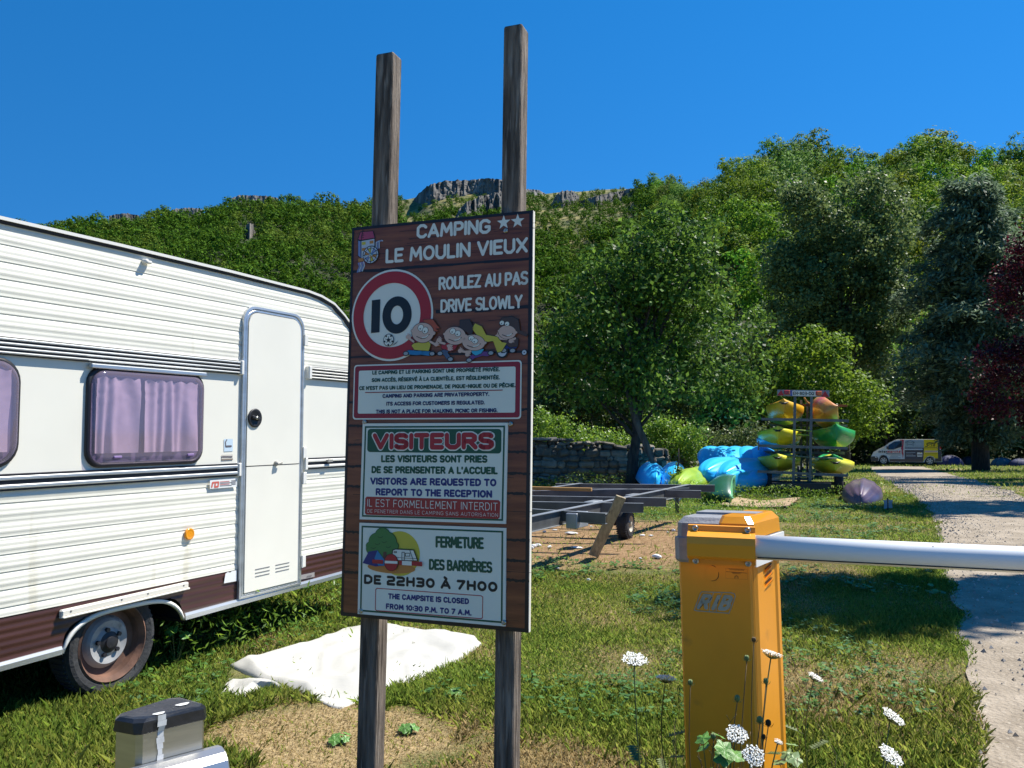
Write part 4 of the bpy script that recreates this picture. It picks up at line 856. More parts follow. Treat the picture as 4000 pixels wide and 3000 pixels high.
def window(t0, t1, z0, z1, r=.07, seedw=0, rim=DKR, gather=True, frame_top=True):
    def rr_(k, y): return [(x, y, z) for x, z in rrect(t0+k, z0+k, t1-k, z1-k, max(.012, r-k*.6), 6)]
    mb = MB(); mb.loft([rr_(-.018, -.002), rr_(-.018, -.018), rr_(-.004, -.024), rr_(.006, -.016), rr_(.006, -.005)], rim, True, False, True); fr = mb.build('window', cvn)
    mb = MB(); mb.poly(rr_(.004, -.0055), CURB); mb.build('backing', fr)
    mb = MB(); nx, nz = 140, 18; V = []
    for j in range(nz+1):
        v = j/nz; z = z0+.055 + (z1-z0-.10)*v
        for i in range(nx+1):
            u = i/nx; amp = .015*(1-.35*v); d = amp*(math.sin(u*50+9*MN.noise((u*3, seedw, 0))) + 1.1*math.sin(u*23+seedw+1.8*v+4*MN.noise((u*4, v, seedw)))) + (.004*math.sin(v*46+u*9+2*math.sin(u*22)) if v > .68 else 0)
            V.append((t0+.035+(t1-t0-.07)*u + .008*MN.noise((u*6, v*2, seedw)), -.024+d*.55, z + (.012*abs(math.sin(u*29)) if j == nz else 0)))
    mb.add(V, [(j*(nx+1)+i, j*(nx+1)+i+1, (j+1)*(nx+1)+i+1, (j+1)*(nx+1)+i) for j in range(nz) for i in range(nx) if not (gather and .38 < i/nx < .43)], CURT, True); mb.build('curtain', fr, fix=False)
    mb = MB(); mb.loft([rr_(.0, -.022), rr_(.0, -.034), rr_(.014, -.044), rr_(.035, -.047)], ACR, True, False, True); mb.poly(rr_(.035, -.047), ACR); mb.build('pane', fr)
    for x in (t0+.13*(t1-t0)+.05, t1-.14*(t1-t0)): mb = MB(); mb.box((x, -.050, z0+.035), (.05, .008, .014), PURF, None, .003); mb.build('latch', fr)
    if frame_top: mb = MB(); mb.box(((t0+t1)/2, -.028, z1+.018), (t1-t0+.03, .03, .022), ALU, None, .004); mb.build('top_rail', fr)
w0, w1 = y1(540, 1300)[0], y1(1228, 1300)[0]; wz1 = y1(880, 1035)[1]; wz0 = y1(880, 1590)[1]+.0
window(w0, w1, wz0, wz1-.005, .075, 1)
f1 = y1(85, 1250)[0]; fz1, fz0 = y1(0, 965)[1], y1(0, 1600)[1]
window(f1-1.0, f1, fz0, fz1, .10, 4, DKR, True, False)
# wheel
mb = MB(); Rw = .285; cz = .245; cyv = .03; WT = .055
tp = [(.0, .200), (-.006, .213), (-.012, .238), (-.008, .256), (.012, .268), (.05, .270), (.11, .270), (.15, .256), (.152, .2)]
mb.lathe((WT, cyv, cz), (0, 1, 0), tp, RUB, 56); whl = mb.build('wheel', cvn, fix=False); mb = MB()
for i in range(56):
    a = 2*math.pi*i/56; mb.box((WT + math.cos(a)*.271, cyv+.06, cz+math.sin(a)*.271), (.010, .09, .012), RUB, Matrix.Rotation(-a, 3, 'Y'))
mb.build('tread', whl, fix=False)
mb = MB(); mb.lathe((WT, cyv, cz), (0, 1, 0), [(-.004, .205), (-.010, .196), (.004, .186), (.02, .176), (.055, .168), (.06, .135)], RUST, 44); mb.lathe((WT, cyv, cz), (0, 1, 0), [(.06, .135), (.042, .122), (.030, .110), (.036, .075), (.026, .055), (.018, .032), (.010, .028), (.008, 0)], HUBW, 44, ms=[HUBW]*4+[DKR, DKR, DKR])
for i in range(5):
    a = 2*math.pi*i/5+.5; mb.lathe((WT + math.cos(a)*.066, cyv+.034, cz+math.sin(a)*.066), (0, -1, 0), [(0, .013), (.016, .012), (.016, 0)], DKR, 6, False)
    a += .63; mb.lathe((WT + math.cos(a)*.098, cyv+.036, cz+math.sin(a)*.098), (0, -1, 0), [(0, .014), (.0005, .014), (.0005, 0)], DKR, 12)
mb.build('rim', whl, fix=False)
mb = MB(); mb.tube([(WT, cyv+.1, cz), (WT, 1.9, cz)], .03, UNDER); mb.box((.1, .25, .22), (.5, .06, .06), UNDER); mb.build('axle', cvn)
# small fittings
a, b = y2(315, 825), y2(1003, 668); mb = MB(); L_ = b[0]-a[0]; mb.box(((a[0]+b[0])/2, -.014, (a[1]+b[1])/2), (L_, .028, .034), mat('dirty_cream_plastic', (.66, .63, .55), .5), Matrix.Rotation(-math.atan2(b[1]-a[1], L_), 3, 'Y'), .006); mb.box(((a[0]+b[0])/2, -.020, (a[1]+b[1])/2-.019), (L_, .036, .010), mat('dirty_cream_plastic', (.66, .63, .55)), Matrix.Rotation(-math.atan2(b[1]-a[1], L_), 3, 'Y'), .003)
for k in (.06, .43, .64, .95): mb.lathe((a[0]+L_*k, -.027, a[1]+(b[1]-a[1])*k+.004), (0, -1, 0), [(0, .006), (.003, .005), (.003, 0)], DGREY, 8)
mb.build('awning_rail', cvn)
c = y2(1015, 395); mb = MB(); mb.lathe((c[0], -.008, c[1]), (0, -1, 0), [(0, .034), (.008, .034), (.012, .028), (.009, .024), (.013, .012), (.011, .004), (.011, 0)], AMBER, 28); mb.build('side_reflector', cvn)
c = y1(882, 358); mb = MB(); mb.lathe((c[0], -.004, c[1]+.006), (0, -1, 0), [(0, .014), (.028, .013), (.034, .008), (.034, 0)], WTR, 14); mb.box((c[0]+.018, -.02, c[1]+.004), (.035, .028, .016), WTR, None, .005); mb.build('awning_lamp', cvn)
STK = mat('sticker_white', (.72, .73, .72), .5); STB = mat('sticker_pale_blue', (.50, .62, .72), .5); STR = mat('sticker_red', (.55, .12, .09), .5); STD = mat('sticker_ink', (.12, .11, .12), .5)
def CPt(o=.0): return lambda x, y, l=0: (x, -o-l, y)
def sticker(pts, m_, o=.012, name='sticker'):
    mb = MB(); flat(mb, pts, CPt(o), m_, 0); return mb
p = [y1(1378, 1523), y1(1432, 1520), y1(1432, 1445), y1(1378, 1445)]; mb = sticker(p, STB, .0065); ribbon(mb, [y1(1388, 1490), y1(1386, 1465), y1(1394, 1450)], .007, CPt(.0065), STD, .001); ribbon(mb, [y1(1386, 1488), y1(1422, 1486), y1(1422, 1492), y1(1388, 1494)], .005, CPt(.0065), STD, .001); mb.build('sticker', cvn, fix=False)
p = [y1(1362, 1578), y1(1432, 1574), y1(1432, 1540), y1(1362, 1543)]; mb = sticker(p, mat('sticker_tan', (.55, .52, .46), .5), .0065); flat(mb, [y1(1362, 1578), y1(1432, 1574), y1(1432, 1566), y1(1362, 1569)], CPt(.0065), mat('sticker_brown', (.22, .18, .14), .5), .001); [ribbon(mb, [y1(1366+k*9, 1556), y1(1371+k*9, 1554)], .009, CPt(.0065), STD, .001) for k in range(7)]; mb.build('sticker', cvn, fix=False)
p = [y4(82, 395), y4(342, 375), y4(342, 293), y4(82, 312)]; mb = sticker(p, STK, .014)
ribbon(mb, [y4(100, 375), y4(108, 335), y4(165, 330), y4(160, 372), y4(128, 376), y4(132, 350)], .011, CPt(.014), STR, .001)
for k in range(4): ribbon(mb, [y4(180, 335+k*13-8), y4(270+20*(k % 2), 330+k*13-10)], .0035, CPt(.014), STR if k % 2 == 0 else STD, .001); ribbon(mb, [y4(290, 322+k*12-6), y4(330, 318+k*12-6)], .0035, CPt(.014), STD, .001)
mb.build('sticker', cvn, fix=False)
p = [y4(225, 1308), y4(350, 1285), y4(352, 1180), y4(300, 1190), y4(285, 1205), y4(262, 1198), y4(240, 1215)]; sticker(p, STK, .008).build('sticker', cvn, fix=False)
p = [y4(968, 1272), y4(1102, 1245), y4(1102, 1200), y4(968, 1228)]; mb = sticker(p, mat('plate_grey', (.30, .28, .27), .5), .008); [ribbon(mb, [y4(1026+k*10, 1250-k*2), y4(1031+k*10, 1238-k*2)], .006, CPt(.008), STD, .001) for k in range(5)]; mb.build('maker_plate', cvn, fix=False)
# ------------------------------------------------------------ barrier
def z8(x, y): return (2500+x*.678, 1900+y*.678)
def zB(x, y): return (2600+x*.3013, 1950+y*.3013)
ORP = mat('barrier_orange', (.78, .31, .012), .42, var=.05, scale=5, dirt=((.56, .23, .02), 9, .66)); CAPG = mat('cast_grey', (.23, .235, .25), .6, var=.12, scale=25, bump=.15, bscale=90)
AMB = bpy.data.materials.new('amber_lens'); AMB.use_nodes = True; _b = AMB.node_tree.nodes['Principled BSDF']; _b.inputs['Base Color'].default_value = (.95, .38, .005, 1); _b.inputs['Roughness'].default_value = .28; _b.inputs['Transmission Weight'].default_value = .35; _b.inputs['Coat Weight'].default_value = .1
ARMW = mat('arm_white', (.78, .79, .78), .3, var=.03, scale=3); LOGO = mat('logo_grey', (.27, .29, .24), .5, col2=(.36, .37, .31), scale=30)
YF = 2.95
FLt, FRt = atY(*z8(220, 408), YF), atY(*z8(642, 425), YF-.07)
SRt = atY(*z8(795, 430), YF+.16)
def edge_x(top, px, py, y):          # x at the ground of the upright that passes through top and a lower photo point
    q = atY(px, py, y); k = (top.z)/(top.z-q.z); return Vector((top.x+(q.x-top.x)*k, y, 0))
FLb = edge_x(FLt, *z8(255, 1500), FLt.y); FRb = edge_x(FRt, *z8(680, 1500), FRt.y); SRb = edge_x(SRt, *z8(840, 1560), SRt.y)
BLt = FLt + (SRt-FRt) + Vector((.02, .04, 0)); BLb = FLb + (SRb-FRb) + Vector((.02, .04, 0))
bar = thing('traffic_barrier', 'orange automatic barrier cabinet with a white boom across the gravel road', 'barrier', (FLb+FRb+SRb+BLb)/4); BO = bar.location.copy()
def lo(p): return Vector(p) - BO
zt = (FLt.z+FRt.z+SRt.z)/3
def atz(pb, pt, z): k = z/pt.z; return pb.lerp(pt, k)
def ringz(z, grow=0):
    P = [atz(b, t, z) for b, t in ((FLb, FLt), (FRb, FRt), (SRb, SRt), (BLb, BLt))]; c = sum(P, Vector())/4
    return [lo(p + (p-c).normalized()*grow) for p in P]
def chamfer(P, k=.008):
    out = []; n = len(P)
    for i, p in enumerate(P):
        a, b = P[i-1], P[(i+1) % n]; out += [p + (a-p).normalized()*k, p + (b-p).normalized()*k]
    return out
mb = MB(); mb.loft([chamfer(ringz(z)) for z in (-.05, .3, .6, .93)], ORP, True, True, False); cab = mb.build('cabinet', bar)
# raised side door with vents
A, Bq = ringz(.03)[1], ringz(.03)[2]; A2, B2 = ringz(.925)[1], ringz(.925)[2]
side_n = ((B2-A2).cross(Vector((0, 0, 1)))).normalized()
if side_n.x < 0: side_n = -side_n
def sidep(u, z, o=0): 
    a = atz(FRb, FRt, z); b = atz(SRb, SRt, z); return lo(a.lerp(b, u)) + side_n*o
mb = MB(); prof = [(.04, .001), (.10, .010), (.30, .010), (.34, .004), (.80, .004), (.84, .010), (.93, .010), (.985, .001)]
V = [sidep(u, z, o) for z in (.02, .918) for u, o in prof]; k = len(prof); mb.add(V, [(i, i+1, k+i+1, k+i) for i in range(k-1)], ORP); sd_ = mb.build('side_door', bar)
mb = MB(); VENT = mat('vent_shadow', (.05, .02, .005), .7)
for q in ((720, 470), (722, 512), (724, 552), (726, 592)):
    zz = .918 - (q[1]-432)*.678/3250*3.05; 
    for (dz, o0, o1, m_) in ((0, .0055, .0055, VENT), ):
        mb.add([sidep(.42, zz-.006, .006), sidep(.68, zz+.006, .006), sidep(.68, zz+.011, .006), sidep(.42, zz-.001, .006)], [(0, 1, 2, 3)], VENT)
    mb.add([sidep(.42, zz-.018, .0058), sidep(.68, zz-.006, .0058), sidep(.68, zz+.006, .014), sidep(.42, zz-.006, .014)], [(0, 1, 2, 3)], ORP)
mb.build('vent', sd_, fix=False)
# grey cast cap
zc0, zc1, zc2 = zt-.002, 1.0, 1.075
fx = lambda p: lo(p)
def capring(z, g, gx=0): return chamfer(ringz(z, g), .022)
mb = MB(); mb.loft([capring(zc0, .014), capring(zc0+.010, .022), capring(zc0+.085, .022), capring(zc0+.088, .010), capring(1.030, .008)], CAPG, True, True, False)
mb.loft([capring(1.030, .006), capring(1.048, -.018), capring(1.050, -.022)], CAPG, True, True, False)
cap = mb.build('cap', bar)
mb = MB(); P = ringz(1.06, 0); c = sum(P, Vector())/4
# amber lens on the right half of the cap
def lens(z, s0, g):
    Q = ringz(z, g); f0 = Q[0].lerp(Q[1], s0); b0 = Q[3].lerp(Q[2], s0); return chamfer([f0, Q[1], Q[2], b0], .014)
mb.loft([lens(zc0+.089, .56, .020), lens(1.033, .56, .016), lens(1.055, .60, -.010), lens(1.057, .60, -.014)], AMB, True, True, False); mb.build('warning_lamp', bar)
mb = MB(); Q = ringz(1.046, -.03); mb.prism([Q[3].lerp(Q[0], .25)+Vector((0, 0, 0)), Q[2].lerp(Q[1], .25), Q[2].lerp(Q[1], .6), Q[3].lerp(Q[0], .6)], (0, 0, .012), CAPG); mb.build('cap_ridge', cap)
mb = MB(); Q = ringz(zc0+.04, .024); mb.prism([Q[1].lerp(Q[2], .0)+Vector((0, 0, -.045)), Q[2]+Vector((0, 0, -.045)), Q[2]+Vector((0, 0, .045)), Q[1].lerp(Q[2], .0)+Vector((0, 0, .045))], side_n*.006, ARMW); mb.build('side_strip', cap)
# boom
AL, AR = Vector((.80, 2.775, .968)), Vector((1.584, 2.545, .960))
ad = (AR-AL).normalized(); AE = AL + ad*4.6
mb = MB(); ax_u = Vector((0, 0, 1)); ax_w = ad.cross(ax_u).normalized()
def armring(p, r=.040, e=1.0): return [lo(p + (ax_w*math.cos(a)*r*e + ax_u*math.sin(a)*r)) for a in np.linspace(0, 2*math.pi, 32, endpoint=False)]
A0 = AL - ad*.18
mb.loft([armring(AL + (AE-AL)*i/10) for i in range(11)], ARMW, True, True, True); boom = mb.build('boom', bar)
front_n = ax_w if ax_w.y < 0 else -ax_w
mb = MB(); mb.loft([[lo(p + front_n*.029 - ax_u*(.029-d) + front_n*o) for d, o in ((-.0018, .0), (-.0018, .002), (.0018, .002), (.0018, .0))] for p in (AL+ad*.01, AE-ad*.01)], mat('rubber_joint', (.02, .02, .02), .7), True, True, False); mb.build('joint_line', boom)
mb = MB(); rb = random.Random(4)
for px_ in (3375, 3487, 3624, 3706, 3730):
    t = 0.0; best = min(np.linspace(0, 1.2, 400), key=lambda t: abs(2000 + FPX*((AL+ad*t).x/((AL+ad*t).y)) - px_)); p = AL + ad*best
    mb.lathe(lo(p + front_n*.0245 + ax_u*.0318 + Vector((0, 0, rb.uniform(-.004, .002)))), front_n + ax_u*1.2, [(-.003, .0026), (.0012, .0022), (.0012, 0)], DKR, 8)
mb.build('scuff_mark', boom, fix=False)
# bracket that clamps the boom: folded orange plate with four screws
bl, br = AL - ad*.215, AL + ad*.004
mb = MB(); HX = [(-.012, .063), (.012, .063), (.015, .044), (.030, .042), (.056, .031), (.062, .008), (.058, -.034), (.036, -.046), (.004, -.048), (.004, -.064), (-.012, -.064)]
def br_ring(p, k=0): return [lo(p - front_n*.028 + front_n*(a*1.12) + ax_u*b) for a, b in HX]
mb.loft([br_ring(bl), br_ring(br)], ORP, True, True, False); brk = mb.build('boom_bracket', bar)
for s_, z_ in ((.025, .053), (.195, .053), (.025, -.056), (.195, -.056)):
    p = bl + ad*s_ + ax_u*z_ - front_n*.014; mb = MB(); mb.lathe(lo(p), front_n, [(0, .0105), (.010, .0105), (.012, .009), (.012, .005), (.007, .0045), (.007, 0)], STEEL, 16); mb.build('screw', brk)
# front face fittings
fn = ((FRt-FLt).cross(Vector((0, 0, 1)))).normalized(); fn = fn if fn.y < 0 else -fn
def FP_(px, py, o=.0):
    r = ray(px, py); a, b, c_ = FLt, FRt, FLb; n = (b-a).cross(c_-a).normalized(); t = (a-CAMP).dot(n)/r.dot(n); return lo(CAMP + r*t + fn*o)
def FZ(x, y, o=0): return FP_(*zB(x, y), .0012+o)
mb = MB(); Fz = FZ
ribbon(mb, [(468, 1200), (850, 1212), (890, 1225), (905, 1255), (850, 1410), (820, 1478), (400, 1445), (372, 1435), (455, 1215), (468, 1200)], 11, Fz, LOGO, 0)
ribbon(mb, [(625, 1205), (575, 1340), (565, 1455)], 9, Fz, LOGO, 0); ribbon(mb, [(735, 1212), (665, 1370), (655, 1462)], 9, Fz, LOGO, 0)
def FZt(x, y, o=0): return FZ(x, -y, o)
for ch, x0, y0, x1, y1_ in (('R', 415, 1425, 545, 1432), ('I', 600, 1440, 640, 1441), ('B', 690, 1442, 815, 1446)):
    p = [(x0-8, -y0), (x1, -y1_)]; text(mb, ch, FZt, p[0][0], p[0][1], p[1][0], p[1][1], 205, LOGO, .235, .0004, slant=.33)
for pts in ([(440, 1412), (470, 1380), (500, 1350)], [(600, 1268), (572, 1310)], [(690, 1300), (672, 1350)]): ribbon(mb, pts, 7, Fz, mat('logo_peel_dark', (.02, .012, .008), .6), .0007)
mb.build('logo', cab, fix=False)
mb = MB(); LB = mat('worn_label_ink', (.09, .04, .012), .6); ribbon(mb, [(780, 895), (1060, 910), (1062, 1040), (780, 1025), (780, 895)], 2.5, Fz, mat('worn_label_line', (.40, .15, .02), .5), 0)
ribbon(mb, [(785, 937), (1055, 958)], 4, Fz, LB, .0003)
for k, (a, b) in enumerate(((820, 1030), (830, 1020), (860, 990), (870, 975))):
    for q in range(14): x = a+(b-a)*q/14; ribbon(mb, [(x, 900+k*14+(x-a)*.05 + (20 if k > 1 else 0)), (x+(b-a)/22, 900+k*14+(x-a)*.05+(20 if k > 1 else 0))], 4, Fz, LB, .0003)
ribbon(mb, [(898, 1025), (900, 1000), (918, 990), (938, 1000), (940, 1025)], 6, Fz, LB, .0003); mb.build('rating_label', cab, fix=False)
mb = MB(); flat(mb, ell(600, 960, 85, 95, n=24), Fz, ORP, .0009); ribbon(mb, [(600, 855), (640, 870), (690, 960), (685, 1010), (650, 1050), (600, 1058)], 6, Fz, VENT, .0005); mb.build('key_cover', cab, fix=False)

# ------------------------------------------------------------ card terminal at the lower left
def zk(x, y): return (400+x*.3165, 2600+y*.3165)
kt = thing('access_terminal', 'steel access terminal post with black cap and silver reader hood beside the drive', 'access terminal', (-.69, 1.68, 0)); KO = kt.location.copy()
STL = mat('brushed_steel', (.42, .42, .38), .32, .9, var=.06, scale=12, stretch=(1, 1, 12), bump=.05, bscale=120); STD2 = mat('brushed_steel_dull', (.16, .17, .13), .5, .35)
BLK = mat('black_plastic_cap', (.018, .020, .024), .3, var=.3, scale=20, bump=.08, bscale=60); DROP = mat('bird_dropping', (.62, .62, .60), .8, var=.1, scale=60)
nr, rt, bk, lf = [Vector(p) for p in ((-.711, 1.62, 0), (-.6146, 1.71, 0), (-.700, 1.765, 0), (-.772, 1.645, 0))]
base = [nr, rt, bk, lf]; cK = sum(base, Vector())/4
def kring(z, g=0, ch=.008): return [p + Vector((0, 0, z)) - KO for p in chamfer([q + (q-cK).normalized()*g for q in base], ch)]
mb = MB(); mb.loft([kring(-.03), kring(.775)], STL, True, True, False); mb.build('post_body', kt)
mb = MB(); mb.loft([kring(.772, .003), kring(.7735, .005), kring(.794, .005, .012), kring(.800, -.001, .014), kring(.8015, -.008, .02)], BLK, True, True, False); kc = mb.build('cap', kt)
La = (rt-nr).normalized(); Lb = Vector((La.y, -La.x, 0))
mb = MB(); p0 = nr + La*.040 - KO
for k in range(14):
    z = .803 - .011*k; w_ = .0085 - .0004*k + .0015*math.sin(k*1.9); o = .0062 if z > .775 else .0015
    mb.add([p0 + La*(-w_*.8+.001*math.sin(k)) + Lb*o + Vector((0, 0, z)), p0 + La*(w_+.001*math.sin(k)) + Lb*o + Vector((0, 0, z)), p0 + La*w_ + Lb*(.0062 if z-.011 > .775 else .0015) + Vector((0, 0, z-.0108)), p0 - La*w_*.8 + Lb*(.0062 if z-.011 > .775 else .0015) + Vector((0, 0, z-.0108))], [(0, 1, 2, 3)], DROP)
def blobp(c, rx, ry): return [c + La*(rx*math.cos(a)*(1+.25*math.sin(3*a))) - Lb*(ry*math.sin(a)*(1+.2*math.cos(2*a))) for a in np.linspace(0, 2*math.pi, 16, endpoint=False)]
mb.poly(blobp(p0 - Lb*.007 + Vector((0, 0, .8025)), .011, .008), DROP); mb.poly(blobp(nr + La*.095 - Lb*.03 - KO + Vector((0, 0, .8025)), .013, .009), DROP)
mb.build('bird_dropping', kc, fix=False)
# reader: silver half-round hood over a dark face
hz = .633; HL = nr + La*(-.022) + Lb*.016; HR = nr + La*.158 + Lb*.016
q = zk(1600, 750); 
SIL = mat('silver_paint', (.46, .46, .46), .34, .8)
HP = [(-.014, .002), (-.014, .055), (.004, .058), (.022, .050), (.034, .034), (.040, .014), (.046, .010), (.048, .000), (.044, -.012), (.036, -.014), (.034, -.002)]
def hr(p, k=1.0): return [p + Lb*a*k + Vector((0, 0, hz+.040 + b*k*.78)) - KO for a, b in HP]
mb = MB(); mb.loft([hr(HL, .93), hr(HL+La*.003), hr(HR-La*.003), hr(HR, .93)], SIL, True, True, False); hood = mb.build('reader_hood', kt)
mb = MB(); GLS = mat('reader_black_glass', (.008, .009, .012), .12, coat=.6); c0 = HL + La*.006; c1 = HR - La*.006
mb.prism([c0 + Lb*.034 + Vector((0, 0, hz+.036)) - KO, c1 + Lb*.034 + Vector((0, 0, hz+.036)) - KO, c1 + Lb*.034 + Vector((0, 0, hz-.13)) - KO, c0 + Lb*.034 + Vector((0, 0, hz-.13)) - KO], -Lb*.05, GLS); face = mb.build('reader_face', kt)
mb = MB(); MINT = mat('reader_mint_print', (.12, .45, .40), .5)
def KP(x, y, l=0): return c0 + La*x + Lb*(.0348+l) + Vector((0, 0, hz+y)) - KO
text(mb, 'bat', KP, .068, .010, .090, .010, .016, MINT, .2, .0004); mb.build('lettering', face, fix=False)
mb = MB(); c = nr + La*.075 + Lb*.001 + Vector((0, 0, .695)) - KO
for i in range(9): mb.lathe(c + La*(.012*math.cos(i*2.4))*(.4+.07*i) + Vector((0, 0, .006*math.sin(i*2.4))), Lb, [(0, .005), (.004, .004), (.006, 0)], mat('dirt_lump', (.10, .06, .04), .95), 7)
mb.build('dirt_clump', kt, fix=False)

# ------------------------------------------------------------ white folded tarpaulin on the grass
def zt_(x, y): return ground(800+x*.7685, 2300+y*.7685)
TARP = mat('tarpaulin_white', (.47, .46, .42), .65, var=.03, scale=3, dirt=((.66, .60, .47), 2.6, .66), bump=.7, bscale=3.2)
tp_ = thing('white_tarpaulin', 'white folded tarpaulin lying on the grass behind the sign posts', 'tarpaulin', ground(1400, 2600))
TO = tp_.location.copy()
def star(pts, h, name, parent, seed, wr=.03, m=TARP):
    P = [Vector((p.x, p.y, 0)) for p in pts]; c = sum(P, Vector())/len(P); out = []
    for a, b in zip(P, P[1:]+P[:1]):
        k = max(1, int((b-a).length/.035)); out += [a.lerp(b, i/k) for i in range(k)]
    n = len(out); R = 44; V = []
    for j in range(R+1):
        s = j/R
        for i, p in enumerate(out):
            q = c.lerp(p, s*(1+.02*MN.noise((i*.4, seed, 0)))); e = (1-s)*(p-c).length
            hh = h*(1-math.exp(-e/.016))*(.75+.5*MN.noise((q.x*.9, q.y*.9, seed+11))) + (wr*.6*MN.noise((q.x*2.2, q.y*2.2, seed)) + wr*.35*MN.noise((q.x*7, q.y*5, seed+3)) + wr*2.6*max(0, .16-abs(MN.noise((q.x*1.5+3, q.y*.9, seed+7)))) + wr*1.8*max(0, .12-abs(MN.noise((q.x*2.9+q.y, q.y*1.1, seed+17)))))*min(1, e/.06)
            V.append((q.x-TO.x, q.y-TO.y, gz(q.x, q.y) + max(.006, hh) - TO.z))
    F = [(j*n+i, j*n+(i+1) % n, (j+1)*n+(i+1) % n, (j+1)*n+i) for j in range(R) for i in range(n)]
    V += [(V[R*n+i][0], V[R*n+i][1], -.03) for i in range(n)]; F += [((R)*n+i, R*n+(i+1) % n, (R+1)*n+(i+1) % n, (R+1)*n+i) for i in range(n)]
    mb = MB(); mb.add(V, F, m, True); return mb.build(name, parent)
star([zt_(*p) for p in ((125, 395), (420, 318), (620, 250), (700, 212), (800, 190), (920, 182), (1020, 200), (1120, 214), (1250, 225), (1370, 242), (1408, 285), (1300, 362), (1130, 440), (1000, 500), (920, 520), (770, 580), (690, 612), (640, 605), (590, 578), (450, 528), (330, 482), (200, 432))], .032, 'folded_sheet', tp_, 1, .045)
star([zt_(*p) for p in ((65, 552), (125, 462), (230, 470), (330, 482), (420, 520), (300, 520), (190, 560), (110, 575))], .02, 'loose_corner', tp_, 5, .06)
# ------------------------------------------------------------ steel chassis trailer on the bare soil
def z6(x, y): return (2000+x*.4069, 1600+y*.4069)
def atZ(px, py, z): r = ray(px, py); return CAMP + r*((z-CAM_H)/r.z)
GAL = mat('galvanised_steel', (.34, .36, .38), .45, .55, var=.15, scale=4, dirt=((.25, .24, .22), 7, .64)); GAL_SHADE = mat('galvanised_shaded', (.11, .115, .12), .5, .5, var=.2, scale=5)  # second one is a shaded copy of the steel: web shade put into colour
CH = .56
P0, P1 = atZ(*z6(180, 1020), CH), atZ(*z6(1690, 718), CH)
dl_ = (P1-P0).normalized()
chs = thing('chassis_trailer', 'bare galvanised steel trailer chassis resting on brown soil behind the sign', 'trailer chassis', Vector((P0.x, P0.y, 0)).lerp(Vector((P1.x, P1.y, 0)), .5)); XO = chs.location.copy(); lx = lambda p: Vector(p)-XO
def ibeam(a, b, h, w, name, par, m=GAL):
    mb = MB(); a, b = Vector(a), Vector(b); d = Vector((0, 0, 1))
    mb.bar(lx(a-d*.003), lx(b-d*.003), w, .006, m); mb.bar(lx(a-d*(h-.003)), lx(b-d*(h-.003)), w*.8, .006, m); mb.bar(lx(a-d*h/2), lx(b-d*h/2), .006, h-.012, GAL_SHADE); return mb.build(name, par)
ibeam(P0 - dl_*1.4, P1 + dl_*.05, .15, .06, 'main_beam', chs)
L0, L1 = atZ(*z6(320, 752), CH), atZ(*z6(660, 704), CH); dL = (L1-L0).normalized(); ibeam(L0 - dL*3.2, L1, .13, .06, 'main_beam', chs)
# crossmembers: right end pixel, left end pixel
for (rx_, ry_, lx_, ly_) in ((1945, 717, 490, 703), (1815, 770, 185, 735), (1700, 745, 185, 772), (1480, 840, 150, 818), (1262, 890, 120, 873), (905, 985, 110, 938)):
    a, b = atZ(*z6(lx_, ly_), CH), atZ(*z6(rx_, ry_), CH); a = b + (a-b)*1.05; mb = MB()
    d = (b-a).normalized(); nf = d.cross(Vector((0, 0, 1))); nf = nf if nf.y < 0 else -nf
    z0 = Vector((0, 0, -.012)); mb.bar(lx(a+z0), lx(b+z0), .045, .005, GAL); mb.bar(lx(a+z0 + nf*.02 - Vector((0, 0, .05))), lx(b+z0 + nf*.02 - Vector((0, 0, .05))), .005, .10, GAL_SHADE); mb.bar(lx(a+z0-Vector((0, 0, .10))), lx(b+z0-Vector((0, 0, .10))), .045, .005, GAL)
    mb.build('crossmember', chs)
for (x, y) in ((770, 940), (1155, 870), (610, 1060)):
    p = atZ(*z6(x, y), CH-.10); mb = MB(); mb.box(lx(p + Vector((.02, .04, 0))), (.30, .12, .15), GAL, Matrix.Rotation(math.atan2(dl_.y, dl_.x), 3, 'Z'), .006); mb.build('gusset_plate', chs)
# axle and wheel
wc = ground(*z6(1090, 1238)); Rw = .185
wa = (Vector((dl_.y, -dl_.x, 0))).normalized()
mb = MB(); cw = lx(Vector((wc.x, wc.y, gz(wc.x, wc.y)+Rw)))
wa2 = Vector((.90, -.42, 0)).normalized()
mb.lathe(cw - wa2*.075, wa2, [(0, .095), (.006, .15), (.02, .176), (.045, .187), (.075, .188), (.105, .187), (.13, .176), (.146, .15), (.150, .105), (.142, .098)], RUB, 44); wm = mb.build('wheel', chs, fix=False); mb = MB()
for i in range(40):
    a = 2*math.pi*i/40; u = Vector((0, 0, 1)); v = wa2.cross(u); p = cw + (u*math.sin(a)+v*math.cos(a))*.189; R_ = Matrix((wa2, (u*math.sin(a)+v*math.cos(a)), wa2.cross(u*math.sin(a)+v*math.cos(a)))).transposed()
    for s_ in (-.04, .04): mb.box(p + wa2*s_, (.055, .008, .014), RUB, R_ @ Matrix.Rotation(.35*(1 if s_ > 0 else -1), 3, 'Y'))
mb.build('tread', wm, fix=False); mb = MB(); RIMB = mat('cream_rim', (.42, .38, .30), .6, dirt=((.18, .13, .09), 14, .58), var=.1, scale=10)
mb.lathe(cw + wa2*.05, wa2, [(.018, .105), (.024, .099), (.005, .088), (-.01, .08), (-.012, .05), (.004, .042), (.006, .03), (.03, .028), (.032, 0)], RIMB, 32); mb.build('rim', wm, fix=False)
